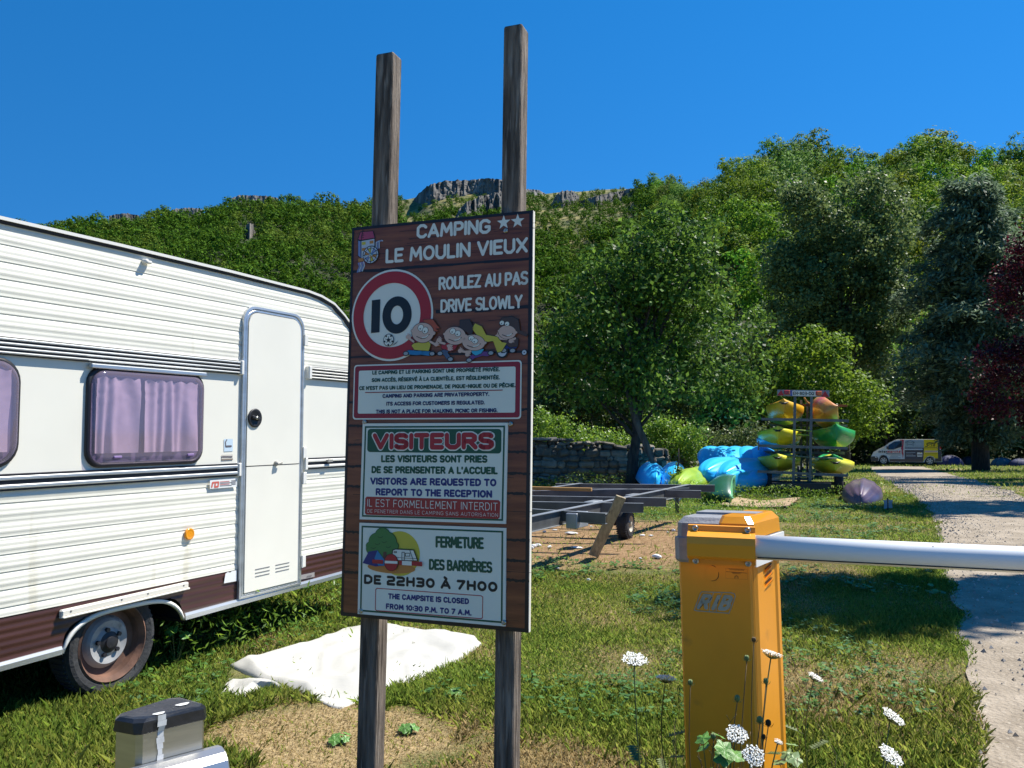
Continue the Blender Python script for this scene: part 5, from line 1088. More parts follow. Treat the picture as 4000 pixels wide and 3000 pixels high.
mb = MB(); mb.tube([cw, cw - wa2*2.3], .03, mat('rusty_axle', (.05, .025, .016), .9), 10); mb.box(cw - wa2*.3 + Vector((0, .0, .06)), (.6, .08, .12), mat('rusty_axle', (.05, .025, .016)), Matrix.Rotation(math.atan2(wa2.y, wa2.x), 3, 'Z')); mb.build('axle', chs)
jp = ground(*z6(1585, 1005)); mb = MB(); OLDW = mat('grey_brown_wood', (.10, .075, .05), .9, var=.3, scale=10, stretch=(3, 3, .5), bump=.4)
mb.box(lx((jp.x, jp.y, (CH-.1)/2)), (.055, .055, CH-.1), OLDW, None, .004); mb.bar(lx((jp.x, jp.y, .18)), lx((jp.x+.28, jp.y+.05, CH-.11)), .025, .025, GAL); mb.bar(lx((jp.x, jp.y, .18)), lx((jp.x-.2, jp.y+.05, CH-.11)), .025, .025, GAL); mb.build('prop_leg', chs)
mb = MB(); jp = ground(*z6(200, 1160)); mb.box(lx((jp.x-.25, jp.y+.1, .2)), (.05, .05, .45), OLDW); mb.build('prop_leg', chs)
# planks
YW = mat('yellow_timber', (.36, .20, .06), .7, var=.2, scale=8, stretch=(.5, 5, 5)); PW = mat('pale_plank', (.34, .27, .17), .85, var=.25, scale=8, stretch=(5, 5, .7), dirt=((.12, .085, .05), 7, .62))
a, b = atZ(*z6(100, 752), CH+.035), atZ(*z6(765, 768), CH+.035); pl = MB(); pl.bar(Vector((-.5*(b-a).length, 0, 0)), Vector((.5*(b-a).length, 0, 0)), .06, .045, YW, (0, 0, 1), .004)
o = pl.build('timber_batten'); o.location = (a+b)/2; o.rotation_euler = (0, 0, math.atan2(b.y-a.y, b.x-a.x)); tag(o, 'long yellow timber batten lying across the steel chassis', 'timber batten')
b = atY(2318, 2150, 9.0); a = atY(2426, 1940, 8.75); b = Vector((b.x, b.y, .02)); c = (a+b)/2; pl = MB(); h = (a-b)/2; pl.bar(-h, h, .11, .028, PW, (.25, -1, .2), .003)
o = pl.build('leaning_plank'); o.location = c; tag(o, 'weathered plank leaning against the chassis beside its wheel', 'plank')
# brown sheet
MAT_ = mat('brown_sheet', (.36, .25, .14), .8, var=.12, scale=3, dirt=((.26, .18, .10), 5, .62))
cn = [ground(*q) for q in ((2808, 1984), (2880, 1954), (3128, 1962), (3080, 1990))]; c = sum(cn, Vector())/4; mb = MB(); n = 16; V = []
for j in range(n+1):
    for i in range(n+1):
        u, v = i/n, j/n; p = cn[0].lerp(cn[3], u).lerp(cn[1].lerp(cn[2], u), v); V.append((p.x-c.x, p.y-c.y, .035 + .07*(u-.5)**2*2*(1.2 if u > .5 else .6) + .02*math.sin(u*7+v*2)*v))
V2 = [(x, y, z-.012) for x, y, z in V]; k = n+1
F = [(j*k+i, j*k+i+1, (j+1)*k+i+1, (j+1)*k+i) for j in range(n) for i in range(n)]; mb.add(V+V2, F + [tuple(q+len(V) for q in f[::-1]) for f in F] + [(i, len(V)+i, len(V)+i+1, i+1) for i in range(n)], MAT_, True)
o = mb.build('plywood_sheet', fix=False); o.location = c; tag(o, 'thin brown board lying flat in the grass before the kayak trailer', 'board')
# white scraps on the soil
SCR = mat('white_scrap', (.74, .74, .72), .8)
rs = random.Random(8)
SCL = [((310, 1182), .07, .04), ((570, 1200), .22, .05), ((1250, 1215), .10, .03), ((1335, 1216), .08, .025), ((205, 1330), .10, .06), ((245, 1318), .12, .05), ((190, 1345), .07, .05), ((360, 1335), .08, .05), ((1390, 1432), .15, .06), ((1232, 1440), .05, .03), ((440, 1530), .05, .02), ((735, 1652), .05, .04), ((1550, 1172), .07, .05), ((1496, 1186), .05, .03), ((620, 1332), .2, .03), ((760, 1130), .06, .03), ((410, 1160), .10, .02)]
SL = ['small scrap of white foam on the soil under the chassis' for _ in SCL]
NM = {1: 'long white foam chunk on the bare soil left of the chassis wheel', 8: 'largest white foam chunk lying in the grass left of the barrier', 14: 'thin white strip lying in the weeds before the chassis'}
for i, (q, w_, h_) in enumerate(SCL):
    w_, h_ = w_*.78, h_*.8
    p = ground(*z6(*q)); mb = MB(); ring = []
    for j in range(5):
        t = -1 + j*.5; s = math.sqrt(max(.05, 1-t*t*.92)); ring.append([(t*w_/2, math.cos(a)*s*w_*.28*rs.uniform(.8, 1.2), h_*.5 + math.sin(a)*s*h_*.5*rs.uniform(.75, 1.15)) for a in np.linspace(0, 2*math.pi, 8, endpoint=False)])
    mb.loft(ring, SCR, True, True, False); o = mb.build('foam_scrap'); o.location = (p.x, p.y, gz(p.x, p.y)); o.rotation_euler = (0, 0, rs.uniform(-.8, .8))
    tag(o, NM.get(i, 'small crumb of white foam lying on the ground around the chassis'), 'foam scrap', 'white foam scraps around the chassis')

# ------------------------------------------------------------ dry stone wall
STN = [mat('wall_stone', (.11, .10, .08), .95, col2=(.22, .20, .165), scale=4, bump=.8, bscale=14, dirt=((.10, .095, .08), 6, .58)), mat('wall_stone_grey', (.08, .075, .066), .95, col2=(.16, .15, .13), scale=5, bump=.8, bscale=14), mat('wall_stone_pale', (.20, .18, .145), .95, col2=(.34, .31, .26), scale=5, bump=.8, bscale=14)]
def stone_wall(a, b, hfun, label, seed, thick=.5):
    t = thing('dry_stone_wall', label, 'stone wall', ((a[0]+b[0])/2, (a[1]+b[1])/2, 0)); O = t.location.copy(); A, Bv = Vector((*a, 0)), Vector((*b, 0)); d = (Bv-A).normalized(); L = (Bv-A).length; nr_ = Vector((d.y, -d.x, 0)); r = random.Random(seed)
    mb = MB(); z = 0; 
    while z < 1.7:
        hh = r.uniform(.06, .20); x = -r.uniform(0, .2)
        while x < L:
            w_ = r.uniform(.07, .42)*(hh/.13)**.3
            if z + hh*.6 < hfun((x+w_/2)/L):
                p = A + d*(x+w_/2) + Vector((0, 0, z + hh/2 + gz(A.x+d.x*x, A.y+d.y*x))) + nr_*r.uniform(-.05, .03)
                R_ = Matrix((d, -nr_, Vector((0, 0, 1)))).transposed() @ Matrix.Rotation(r.uniform(-.2, .2), 3, 'Y') @ Matrix.Rotation(r.uniform(-.15, .15), 3, 'Z') @ Matrix.Rotation(r.uniform(-.12, .12), 3, 'X')
                mb.box(p-O, (w_*.97, thick*r.uniform(.85, 1.0), hh*r.uniform(.8, 1.15)), STN[r.choice((0, 0, 1, 1, 2))], R_, r.uniform(.03, .07))
            x += w_
        z += hh*.95
    # heart of the wall so no light shows through
    for i in range(20):
        u = (i+.5)/20; h = max(.1, hfun(u)-.16); mb.box(A + d*L*u + Vector((0, 0, h/2-.1+gz(A.x+d.x*L*u, A.y+d.y*L*u))) - O, (L/20, thick*.55, h), STN[1], Matrix((d, -nr_, Vector((0, 0, 1)))).transposed())
    mb.build('stones', t, fix=False); return t
wl1 = stone_wall((-1.2, 20.6), (3.9, 21.4), lambda u: 1.34 - .5*max(0, u-.25) + .05*math.sin(u*30), 'dry stone wall in the shade of the tree beyond the chassis', 3)
stone_wall((4.0, 22.6), (6.4, 24.6), lambda u: 0.8 - .3*u + .06*math.sin(u*25), 'tumbled stone wall overgrown with dry roots behind the blue kayaks', 5)
p = atY(2110, 1715, 20.5); mb = MB(); mb.box((0, 0, 0), (.75, .45, .06), STN[2], None, .01); o = mb.build('coping_slab'); o.location = (p.x-.1, 20.65, p.z); tag(o, 'pale flat slab lying on top of the stone wall beside the sign', 'stone slab')
# ------------------------------------------------------------ the trees and shrubs of the middle ground
def blobs_px(base, Y, L):
    """L: (px, py, half width px, half height px[, depth offset m]) at distance Y"""
    out = []
    for q in L:
        p = atY(q[0], q[1], Y + (q[4] if len(q) > 4 else 0)); k = p.y/FPX; out.append((p.x-base.x, p.y-base.y, p.z-base.z, q[2]*k, (q[2]+q[3])*.5*k*.9, q[3]*k))
    return out
def base_at(px, Y): p = atY(px, 1800, Y); return Vector((p.x, Y, gz(p.x, Y)))
LW = leafmat('walnut_leaves', (.012, .048, .008), (.145, .28, .04), .36, .48, spec=.22); LH = leafmat('hazel_leaves', (.04, .10, .008), (.20, .32, .028), .4, .55, spec=.2); LP = leafmat('poplar_leaves', (.04, .08, .02), (.22, .30, .10), .3, .5, spec=.25)
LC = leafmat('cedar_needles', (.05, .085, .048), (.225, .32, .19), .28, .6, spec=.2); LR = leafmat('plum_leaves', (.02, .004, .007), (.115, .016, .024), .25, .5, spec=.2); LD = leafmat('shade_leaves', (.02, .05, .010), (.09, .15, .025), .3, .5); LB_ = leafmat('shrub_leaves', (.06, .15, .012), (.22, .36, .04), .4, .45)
b = base_at(2472, 20)
t = tree('broadleaf_tree', 'large dark green broadleaf tree behind the chassis with a leaning second stem', 'tree', b, blobs_px(b, 20, [(2450, 1330, 270, 260), (2620, 1050, 230, 220), (2690, 940, 110, 120), (2270, 1470, 170, 170), (2790, 1330, 190, 230), (2330, 1180, 150, 170), (2820, 1520, 170, 130), (2560, 1500, 250, 100, -.8), (2160, 1380, 80, 150), (2480, 1100, 180, 180)]), 250, .56, 84, .125, LW, 4.2, .155, 26, 21, shell=.35, aspect=.6, out_w=.3)
p0 = atY(2600, 1885, 19.0); p1 = atY(2490, 1660, 19.3); p0.z = gz(p0.x, 19) - .05; mb = MB(); q = atY(2440, 1500, 19.8)
mb.tube([p0-b, p0.lerp(p1, .35)-b+Vector((.02, 0, 0)), p1-b, (p1.lerp(q, .6))-b, q-b], [.085, .085, .08, .065, .04], mat('stem_bark', (.10, .085, .07), .95, var=.4, scale=5, stretch=(3, 3, .6), bump=1.0, bscale=16), 10); mb.build('leaning_stem', t)
b = base_at(3190, 28)
tree('hazel_bush', 'rounded yellow green bushy tree just behind the kayak trailer', 'tree', b, blobs_px(b, 28, [(3190, 1480, 170, 190), (3330, 1590, 140, 140), (3060, 1560, 120, 150), (3230, 1650, 190, 90), (3400, 1650, 70, 70), (3150, 1360, 110, 90)]), 260, .48, 60, .13, LH, 2.6, .10, 18, 22, shell=.5, aspect=.6, out_w=.45)
b = base_at(3300, 47)
tree('poplar', 'tall grey green poplar rising behind the yellow green bush', 'tree', b, blobs_px(b, 47, [(3330, 1000, 170, 200), (3180, 900, 110, 160), (3470, 860, 110, 150), (3380, 760, 90, 100), (3150, 1180, 150, 180), (3440, 1180, 140, 200), (3300, 1350, 200, 140), (3120, 760, 70, 100), (3060, 1050, 80, 120)]), 520, .80, 95, .19, LP, 8, .24, 24, 23, shell=.35, aspect=.75, out_w=.3)
# blue cedar with layered boughs
def conifer(label, px, Y, top_py, w_px, seed):
    base = base_at(px, Y); t = thing('blue_cedar', label, 'tree', base); r = np.random.default_rng(seed); H = atY(px, top_py, Y).z - base.z; W = w_px*Y/FPX
    mb = MB(); mb.tube([(0, 0, -.2), (.03, 0, H*.3), (-.05, 0, H*.65), (0, 0, H*.98)], [.42, .30, .17, .03], BARK, 10); C = []; D = []
    for i in range(150):
        z = H*(.10 + .88*(i/150)**.9); a = i*2.4 + r.uniform(-.4, .4); R = W*min(1, (1.06-(z/H))*1.7)**.6*r.uniform(.5, 1.15)*(0.62 if z < H*.24 else 1)
        d = np.array([math.cos(a), math.sin(a), 0.0]); n = 7; pts = []
        for k in range(n+1):
            u = k/n; pts.append(d*R*u + np.array([0, 0, z + R*(.22*u - .30*u*u)])) 
        mb.tube([Vector(p) for p in pts], [.05*(1-.8*k/n) for k in range(n+1)], BARK, 4)
        m = int(120 + 170*R/W); u = r.random(m)**.7; side = r.normal(size=m)*.24*R*(1.0-.45*u); pp = d[None]*(R*u)[:, None] + np.stack([-d[1]*side, d[0]*side, z + R*(.22*u-.30*u*u) - abs(side)*.15 + r.normal(size=m)*.22], 1)
        C.append(pp); D.append(np.tile(d, (m, 1))*.7 + np.stack([-d[1]*side, d[0]*side, np.full(m, -.15)], 1))
    C = np.concatenate(C); D = np.concatenate(D); D += r.normal(size=D.shape)*.35; D /= np.linalg.norm(D, axis=1, keepdims=True)
    C = np.repeat(C, 2, 0) + r.normal(size=(len(C)*2, 3))*.07; D = np.repeat(D, 2, 0) + r.normal(size=(len(D)*2, 3))*.3; D /= np.linalg.norm(D, axis=1, keepdims=True)
    up = np.array([0, 0, 1.0]) + r.normal(size=D.shape)*.35; w_ = np.cross(D, up); w_ /= np.linalg.norm(w_, axis=1, keepdims=True)+1e-9; L = r.uniform(.22, .42, len(C))[:, None]
    quads('crown', np.stack([C - D*L*.5, C + w_*L*.16, C + D*L*.5, C - w_*L*.16], 1), LC, None, t); mb.build('trunk', t); return t
conifer('blue grey cedar with drooping layered boughs between the poplar and the red plum', 3830, 41, 700, 330, 31)
b = base_at(4190, 27)
tree('purple_plum', 'dark purple leaved plum tree at the right edge beside the cedar', 'tree', b, blobs_px(b, 27, [(4160, 1120, 170, 260), (4060, 1000, 120, 140), (3960, 1130, 90, 110, .6), (4080, 1420, 210, 170), (3920, 1460, 130, 120), (3870, 1590, 70, 60), (4010, 1610, 100, 60), (4250, 850, 170, 130), (4300, 1400, 200, 250)]), 360, .48, 62, .12, LR, 3.4, .16, 22, 24, shell=.4, aspect=.6, out_w=.35)
# dark row behind the van
R5 = random.Random(5); prot = []
for i in range(3):
    rr = random.Random(70+i); bl = [(0, 0, 5.4, 2.7, 2.4, 3.4), (0, 0, 2.2, 2.6, 2.2, 1.8)] + [(rr.uniform(-2, 2), rr.uniform(-1.5, 1.5), rr.uniform(2, 8.4), rr.uniform(1.1, 1.8), 1.4, rr.uniform(1.2, 1.8)) for _ in range(7)]
    prot.append((bl, 70+i))
ROW = [(2960, 62), (3080, 66), (3200, 60), (3330, 68), (3460, 63), (3570, 70), (3680, 66), (3790, 65), (3890, 62.5), (3980, 62), (4060, 61.5), (4160, 61), (2850, 70), (2740, 64), (2620, 72), (2500, 66), (2380, 74), (2260, 67), (2150, 72), (2050, 66), (1950, 70)]
first = {}
for i, (px, Y) in enumerate(ROW):
    k = i % 3; bp = base_at(px, Y)
    if k not in first:
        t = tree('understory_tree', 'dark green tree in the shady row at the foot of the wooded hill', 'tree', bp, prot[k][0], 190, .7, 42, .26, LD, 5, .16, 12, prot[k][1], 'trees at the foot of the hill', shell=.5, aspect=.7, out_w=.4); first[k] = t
    else:
        t = first[k].copy(); COL.objects.link(t); t.location = bp
        for ch in first[k].children: c = ch.copy(); COL.objects.link(c); c.parent = t
    t.rotation_euler = (0, 0, R5.uniform(0, 6.28)); s_ = R5.uniform(.85, 1.2); t.scale = (s_, s_, s_*R5.uniform(.85, 1.15))
# shrubs
def shrub(name, label, px, Y, L, n, size, m, seed, cl=.3, per=45):
    b = base_at(px, Y); return tree(name, label, 'shrub', b, blobs_px(b, Y, L), n, cl, per, size, m, 1.0, .035, 14, seed, shell=.3, aspect=.6, out_w=.4)
LS2 = leafmat('shrub_leaves_olive', (.045, .08, .018), (.14, .19, .05), .35, .5)
shrub('shrub', 'bright green shrub growing over the stone wall right beside the sign', 2170, 23.5, [(2160, 1720, 110, 90), (2260, 1740, 110, 80), (2100, 1660, 60, 60), (2200, 1650, 50, 40)], 120, .075, LB_, 51)
shrub('shrub', 'bright green shrub behind the wall close to the tree trunk', 2360, 23.8, [(2350, 1740, 80, 70), (2420, 1760, 70, 70)], 70, .075, LB_, 52)
shrub('shrub', 'leafy green shrub right of the leaning stem above the blue kayaks', 2620, 23, [(2600, 1720, 90, 80), (2680, 1700, 90, 70), (2560, 1680, 50, 60), (2690, 1790, 50, 70)], 120, .075, LB_, 53)
shrub('shrub', 'olive green shrub behind the row of upright blue kayaks', 2850, 24.5, [(2820, 1730, 110, 60), (2930, 1710, 90, 80), (3000, 1760, 70, 50), (2760, 1700, 60, 50)], 120, .075, LS2, 54)
shrub('shrub', 'small leafy shrub at the near end of the green kayak', 2650, 17.0, [(2640, 1865, 25, 45), (2665, 1900, 22, 30)], 22, .06, LB_, 55, .14, 26)
# shade trees beside the drive, just out of the picture on the right: their shadows cross it
for i, (x, y, h, r_) in enumerate(((10.3, 8.7, 12.0, 1.75), (15.9, 16.6, 13.2, 2.6), (19.2, 24.6, 12.0, 1.7))):
    b = Vector((x, y, gz(x, y)))
    tree('roadside_tree', ('shade tree beside the drive nearest the boom', 'shade tree beside the drive beyond the boom', 'shade tree beside the drive before the plum')[i], 'tree', b, [(0, 0, h*.72, r_*1.5, r_*.72, min(2.2, h*.2)), (r_*.9, 0, h*.8, r_, r_*.6, min(1.8, h*.18)), (-r_*.9, .2, h*.72, r_, r_*.6, min(1.8, h*.18))], 170, .5, 90, .2, LW, h*.6, .13, 10, 80+i, shell=.2, aspect=.7)
# ------------------------------------------------------------ kayaks
def plastic(name, c, c2=None, sc=2.2): return mat('kayak_'+name, c, .38, var=.06 if not c2 else 0, col2=c2, scale=sc, coat=.15, stretch=(1, 1, 1))
KB = plastic('blue', (.03, .50, .95)); KY = plastic('yellow', (.62, .56, .02), (.70, .66, .03)); KO_ = plastic('amber', (.72, .30, .01), (.78, .48, .02), 1.5); KP_ = plastic('coral', (.62, .10, .05), (.62, .42, .06), 1.6); KG = plastic('green', (.005, .25, .055), (.02, .34, .07)); KL = plastic('lime', (.22, .40, .03), (.36, .50, .04)); KV = plastic('purple', (.05, .034, .075), (.15, .10, .14), 1.2); KDG = plastic('dark_green', (.01, .09, .045)); KSEA = plastic('seafoam', (.14, .42, .20))
def kayak(label, loc, yaw, roll, pitch, L, W, H, m, group=None, handle=True, scal=.028, well=.16, m_deck=None, blunt=2.6, strap=None, grooves=.0):
    ns, nh, nd = 46, 22, 14; mb = MB(); md = m_deck or m; hull = []; deck = []
    for i in range(ns+1):
        t = -1 + 2*i/ns; t = math.copysign(abs(t)**.85, t); b = W/2*max(.0, 1-abs(t)**blunt)**.62 + .012; kz = H*.50*abs(t)**3.2; sz = H*(.80 + .16*t*t); hr_ = []
        for j in range(nh+1):
            th = math.pi*(j/nh-.5); x = b*math.sin(th)*(1 - .0*abs(t)); z = kz + (sz-kz)*(1-max(0, math.cos(th))**.75) - 0
            z -= scal*math.cos(3*th)**1*(.35+.65*abs(t)**1.5)*max(0, math.cos(th)) ; z += grooves*abs(math.sin(th*6))*math.cos(th)
            hr_.append((x, t*L/2, z))
        dr = []
        for j in range(nd+1):
            x = b*(1-2*j/nd); q = x/b; z = sz + .05*(1-q*q) + .035*abs(t)**2*(1-abs(q))
            wl_ = 0
            for (c, l) in ((-.28, .2), (.25, .22)): wl_ = max(wl_, max(0, 1-abs((t-c)/l)**4))
            z -= well*wl_*max(0, 1-abs(q/.78)**5); dr.append((x, t*L/2, z))
        hull.append(hr_); deck.append(dr)
    for G, mm in ((hull, m), (deck, md)):
        n = len(G[0]); V = [p for r in G for p in r]; mb.add(V, [(i*n+j, i*n+j+1, (i+1)*n+j+1, (i+1)*n+j) for i in range(ns) for j in range(n-1)], mm, True)
    for i in (0, ns): mb.add(hull[i]+deck[i][1:-1], [tuple(range(nh+1+nd-1))], m)
    t = thing('kayak', label, 'kayak', loc, 0, group)
    M3 = Matrix.Rotation(yaw, 3, 'Z') @ Matrix.Rotation(pitch, 3, 'X') @ Matrix.Rotation(roll, 3, 'Y'); t.rotation_euler = M3.to_euler()
    h = mb.build('hull', t, fix=True)
    h.location = (0, 0, -H*.45)
    if handle:
        mb = MB(); y = -L/2*.965; z = H*.97 - H*.45
        mb.tube([(-.09, y, z), (-.06, y-.05, z-.015), (.0, y-.065, z-.02), (.06, y-.05, z-.015), (.09, y, z)], .011, DKR, 6); mb.tube([(-.05, y-.062, z-.03), (.05, y-.062, z-.03)], .02, DKR, 8); mb.build('toggle_handle', t)
    if strap:
        mb = MB(); mb.loft([[(W/2*1.04*math.sin(a), strap*L/2+o, H*.40 - H*.45 + (H*.62)*(-math.cos(a)))for a in np.linspace(0, 2*math.pi, 24, endpoint=False)] for o in (-.02, .02)], mat('yellow_strap', (.35, .45, .08), .7), True, False); mb.build('strap', t)
    return t
# trailer
TRY = -math.radians(19); TD = Vector((-math.sin(TRY), math.cos(TRY), 0)); TX = Vector((math.cos(TRY), math.sin(TRY), 0))
tp = atY(3136, 1846, 17.5); TZ0 = gz(tp.x, 17.5)
trl = thing('kayak_trailer', 'galvanised kayak trailer with three loaded shelves and a number plate board on top', 'trailer', (tp.x, 17.5, TZ0), TRY)
TI = trl.matrix_basis.inverted() if False else None
def T3(px, py, dy=0.0):
    """point on the trailer's rear plane (moved dy along it) in trailer coordinates"""
    n = -TD; o = Vector((tp.x, 17.5, TZ0)) + TD*dy; r = ray(px, py); t = (o-CAMP).dot(n)/r.dot(n); d = CAMP + r*t - Vector((tp.x, 17.5, TZ0)); return Vector((d.dot(TX), dy, d.z))
def zt2(x, y, dy=0.0): return T3(2900+x*.2772, 1500+y*.2772, dy)
TG_ = mat('trailer_steel', (.15, .16, .155), .5, .55, var=.2, scale=6); TGD = mat('trailer_dark', (.035, .036, .036), .7)
for (x, x2, y0, y1_) in ((742, 718, 180, 1395), (974, 952, 180, 1395)):
    mb = MB(); mb.bar(zt2(x2, y1_), zt2(x, y0), .055, .055, TG_, (0, 1, 0)); mb.build('upright', trl)
for (x, y0, y1_, dy) in ((915, 230, 1300, 2.6), (828, 225, 1300, 2.6)): mb = MB(); mb.bar(zt2(x, y1_, dy), zt2(x, y0, dy), .05, .05, TG_, (0, 1, 0)); mb.build('upright', trl)
for (xa, ya, xb, yb, dy) in ((265, 494, 1500, 518, 0), (222, 868, 1482, 905, 0), (213, 1232, 1480, 1290, 0), (390, 290, 1480, 306, 2.6), (390, 580, 1480, 588, 2.6), (300, 960, 1440, 975, 2.6)):
    mb = MB(); mb.bar(zt2(xa, ya, dy), zt2(xb, yb, dy), .05, .055, TG_ if ya > 300 else mat('rusty_bar', (.14, .06, .035), .8)); mb.build('crossbar', trl)
for (xa, ya, yb) in ((228, 800, 930), (1478, 1255, 1300), (1482, 500, 545)): mb = MB(); mb.bar(zt2(xa, ya, -.02), zt2(xa, yb, -.02), .03, .03, TG_, (0, 1, 0)); mb.build('end_stop', trl)
mb = MB(); a, b = zt2(415, 1432, -.25), zt2(1250, 1440, -.25); mb.bar(a, b, .10, .13, TGD, (0, 0, 1), .006); mb.build('bumper', trl)
mb = MB(); mb.bar(zt2(720, 1340), zt2(1000, 1345), .05, .04, TGD); mb.bar(zt2(720, 1385), zt2(1000, 1390), .06, .06, TGD); mb.bar(zt2(785, 1160, .1), zt2(785, 1380, .1), .04, .04, TGD, (0, 1, 0)); mb.bar(zt2(720, 1300), zt2(1000, 1302), .03, .03, TG_); mb.build('lower_frame', trl)
for xa in (.1, .75): 
    mb = MB(); p = zt2(742, 1385); mb.bar((p.x+.05+xa*.3, 0, .36), (p.x+.05+xa*.3, 4.8, .42), .06, .08, TGD); mb.build('chassis_rail', trl)
for (x0_, x1_) in ((290, 420), (1298, 1422)):
    a, b = zt2(x0_, 1480, .7), zt2(x1_, 1480, .7); c = (a+b)/2; w_ = (b-a).length; R = .265; mb = MB(); c = Vector((c.x, .7, R-.02)); s_ = 1 if x0_ > 800 else -1; ax = Vector((s_, 0, 0))
    mb.lathe(c - ax*w_/2, ax, [(0, .14), (.0, .2), (.02, .245), (.05, .262), (w_/2, .265), (w_-.05, .262), (w_-.02, .245), (w_, .2), (w_-.02, .14), (w_-.04, .05), (w_-.04, 0)], RUB, 36); mb.lathe(c - ax*w_/2, ax, [(.0, .14), (.03, .12), (.03, 0)], RUB, 36); mb.build('wheel', trl)
mb = MB(); mb.bar((-.85, .7, .25), (.85, .7, .25), .07, .07, TGD); mb.build('axle', trl)
mb = MB(); mb.bar((.0, 4.6, .4), (.0, 6.4, .42), .08, .08, TGD); mb.build('drawbar', trl)
# number plate board
LBD = mat('light_board_grey', (.30, .31, .31), .5, .3); TRI = mat('reflector_red', (.50, .02, .02), .3); LMPR = mat('lamp_red', (.45, .02, .015), .2, coat=.4); LMPO = mat('lamp_orange', (.75, .16, .01), .2, coat=.4); EUB = mat('plate_blue', (.02, .10, .45), .4)
P = [zt2(490, 165, -.03), zt2(1222, 186, -.03), zt2(1228, 90, -.03), zt2(492, 80, -.03)]; mb = MB(); mb.prism(P, (0, .03, 0), LBD); lb = mb.build('light_board', trl)
def LBp(x, y, l=0): p = zt2(x, y, -.034); return (p.x, p.y-l, p.z)
mb = MB(); flat(mb, [(668, 164), (1042, 172), (1042, 98), (668, 92)], LBp, WHITE, 0); flat(mb, [(668, 164), (704, 165), (704, 93), (668, 92)], LBp, EUB, .002)
for k in range(6): flat(mb, ell(686+9*math.cos(k*1.05), 118+9*math.sin(k*1.05), 2.2, 2.2, n=6), LBp, YEL, .003)
ribbon(mb, [(683, 152), (683, 140), (690, 140)], 3, LBp, WHITE, .003); plate = mb.build('number_plate', lb, fix=False)
mb = MB()
def LBt(x, y, l=0): return LBp(x, -y, l)
text(mb, 'EH-803-DQ', LBt, 716, -155, 1006, -159, 48, BLACK, .17, .003, gap=.18); mb.build('lettering', lb, fix=False)
for pts in ([(492, 160), (585, 162), (545, 84)], [(1112, 178), (1220, 184), (1166, 98)]): 
    mb = MB(); mb.prism([LBp(x, y) for x, y in pts], (0, -.012, 0), TRI); mb.build('triangle_reflector', lb)
for x, y, m_, m2 in ((622, 118, LMPR, LMPO), (1084, 132, LMPO, LMPR)):
    mb = MB(); p = zt2(x, y, -.06); mb.box(p, (.10, .05, .085), m_, None, .012); mb.box(p + Vector((.055*(1 if x < 800 else -1), 0, 0)), (.03, .045, .085), m2, None, .01); mb.build('tail_lamp', lb)
for P_, r_, m_ in (([zt2(875, 195, .05), zt2(905, 250, .1), zt2(945, 275, .2)], .018, mat('orange_strap', (.5, .2, .04), .7)), ([zt2(700, 640, -.03), zt2(975, 665, -.03)], .012, mat('yellow_strap', (.35, .45, .08), .7)), ([zt2(765, 715, .3), zt2(965, 725, .3)], .014, KL),
        ([zt2(580, 995, -.03), zt2(900, 1030, -.03), zt2(1330, 1050, -.03)], .013, mat('green_grey_strap', (.16, .20, .13), .7)), ([zt2(945, 890, -.04), zt2(965, 1100, -.04), zt2(990, 1290, -.04)], .014, mat('green_grey_strap', (.16, .20, .13)))):
    mb = MB(); mb.tube(P_, r_, m_, 6); mb.build('strap', trl)
KT = 'kayaks loaded on the trailer'
def onT(label, x0, x1, y0, y1_, m, L=3.5, dy=.12, roll=0, pitch=0, yaw=0, **k):
    """box in zoom pixels seen from the road; near end dy behind the rear bar"""
    cx, cy = (x0+x1)/2, (y0+y1_)/2; p = zt2(cx, cy, dy + L*.38); W = (zt2(x1, cy, dy+L*.38)-zt2(x0, cy, dy+L*.38)).x; H = (zt2(cx, y0, dy+.5)-zt2(cx, y1_, dy+.5)).z
    w = trl.location + TX*p.x + TD*(dy+L/2) + Vector((0, 0, p.z)); 
    if 'W' in k: W = k.pop('W')
    if 'Hh' in k: H = k.pop('Hh')
    return kayak(label, w, TRY+yaw, roll, pitch, L, W, H, m, KT, **k)
onT('amber yellow kayak on the left of the trailer top shelf under the plate', 335, 862, 280, 560, KO_, scal=.03, m_deck=KO_)
onT('coral and lime kayak tipped on its side on the right of the top shelf', 935, 1320, 250, 600, KP_, roll=math.radians(62), W=.78, Hh=.46, scal=.02, handle=False)
onT('bright yellow kayak on the left of the trailer middle shelf', 212, 830, 640, 900, KY, strap=-.62)
onT('large green kayak on the right of the trailer middle shelf', 985, 1595, 610, 940, KG, blunt=1.9, scal=.035, handle=False, strap=-.3)
onT('yellow kayak in shade on the left of the lowest trailer shelf', 215, 815, 1000, 1240, KY)
onT('yellow kayak with sunlit bow on the right of the lowest trailer shelf', 985, 1575, 1065, 1290, KY)
onT('green kayak showing behind the yellow one on the lowest right shelf', 1080, 1420, 1015, 1240, KG, dy=1.4, L=3.2, handle=False)
onT('pale blue kayak nested under the yellow one on the middle shelf', 200, 800, 740, 925, KB, dy=.45, handle=False)
onT('seafoam kayak nested under the amber one on the top shelf', 360, 830, 400, 585, KSEA, dy=.5, handle=False)
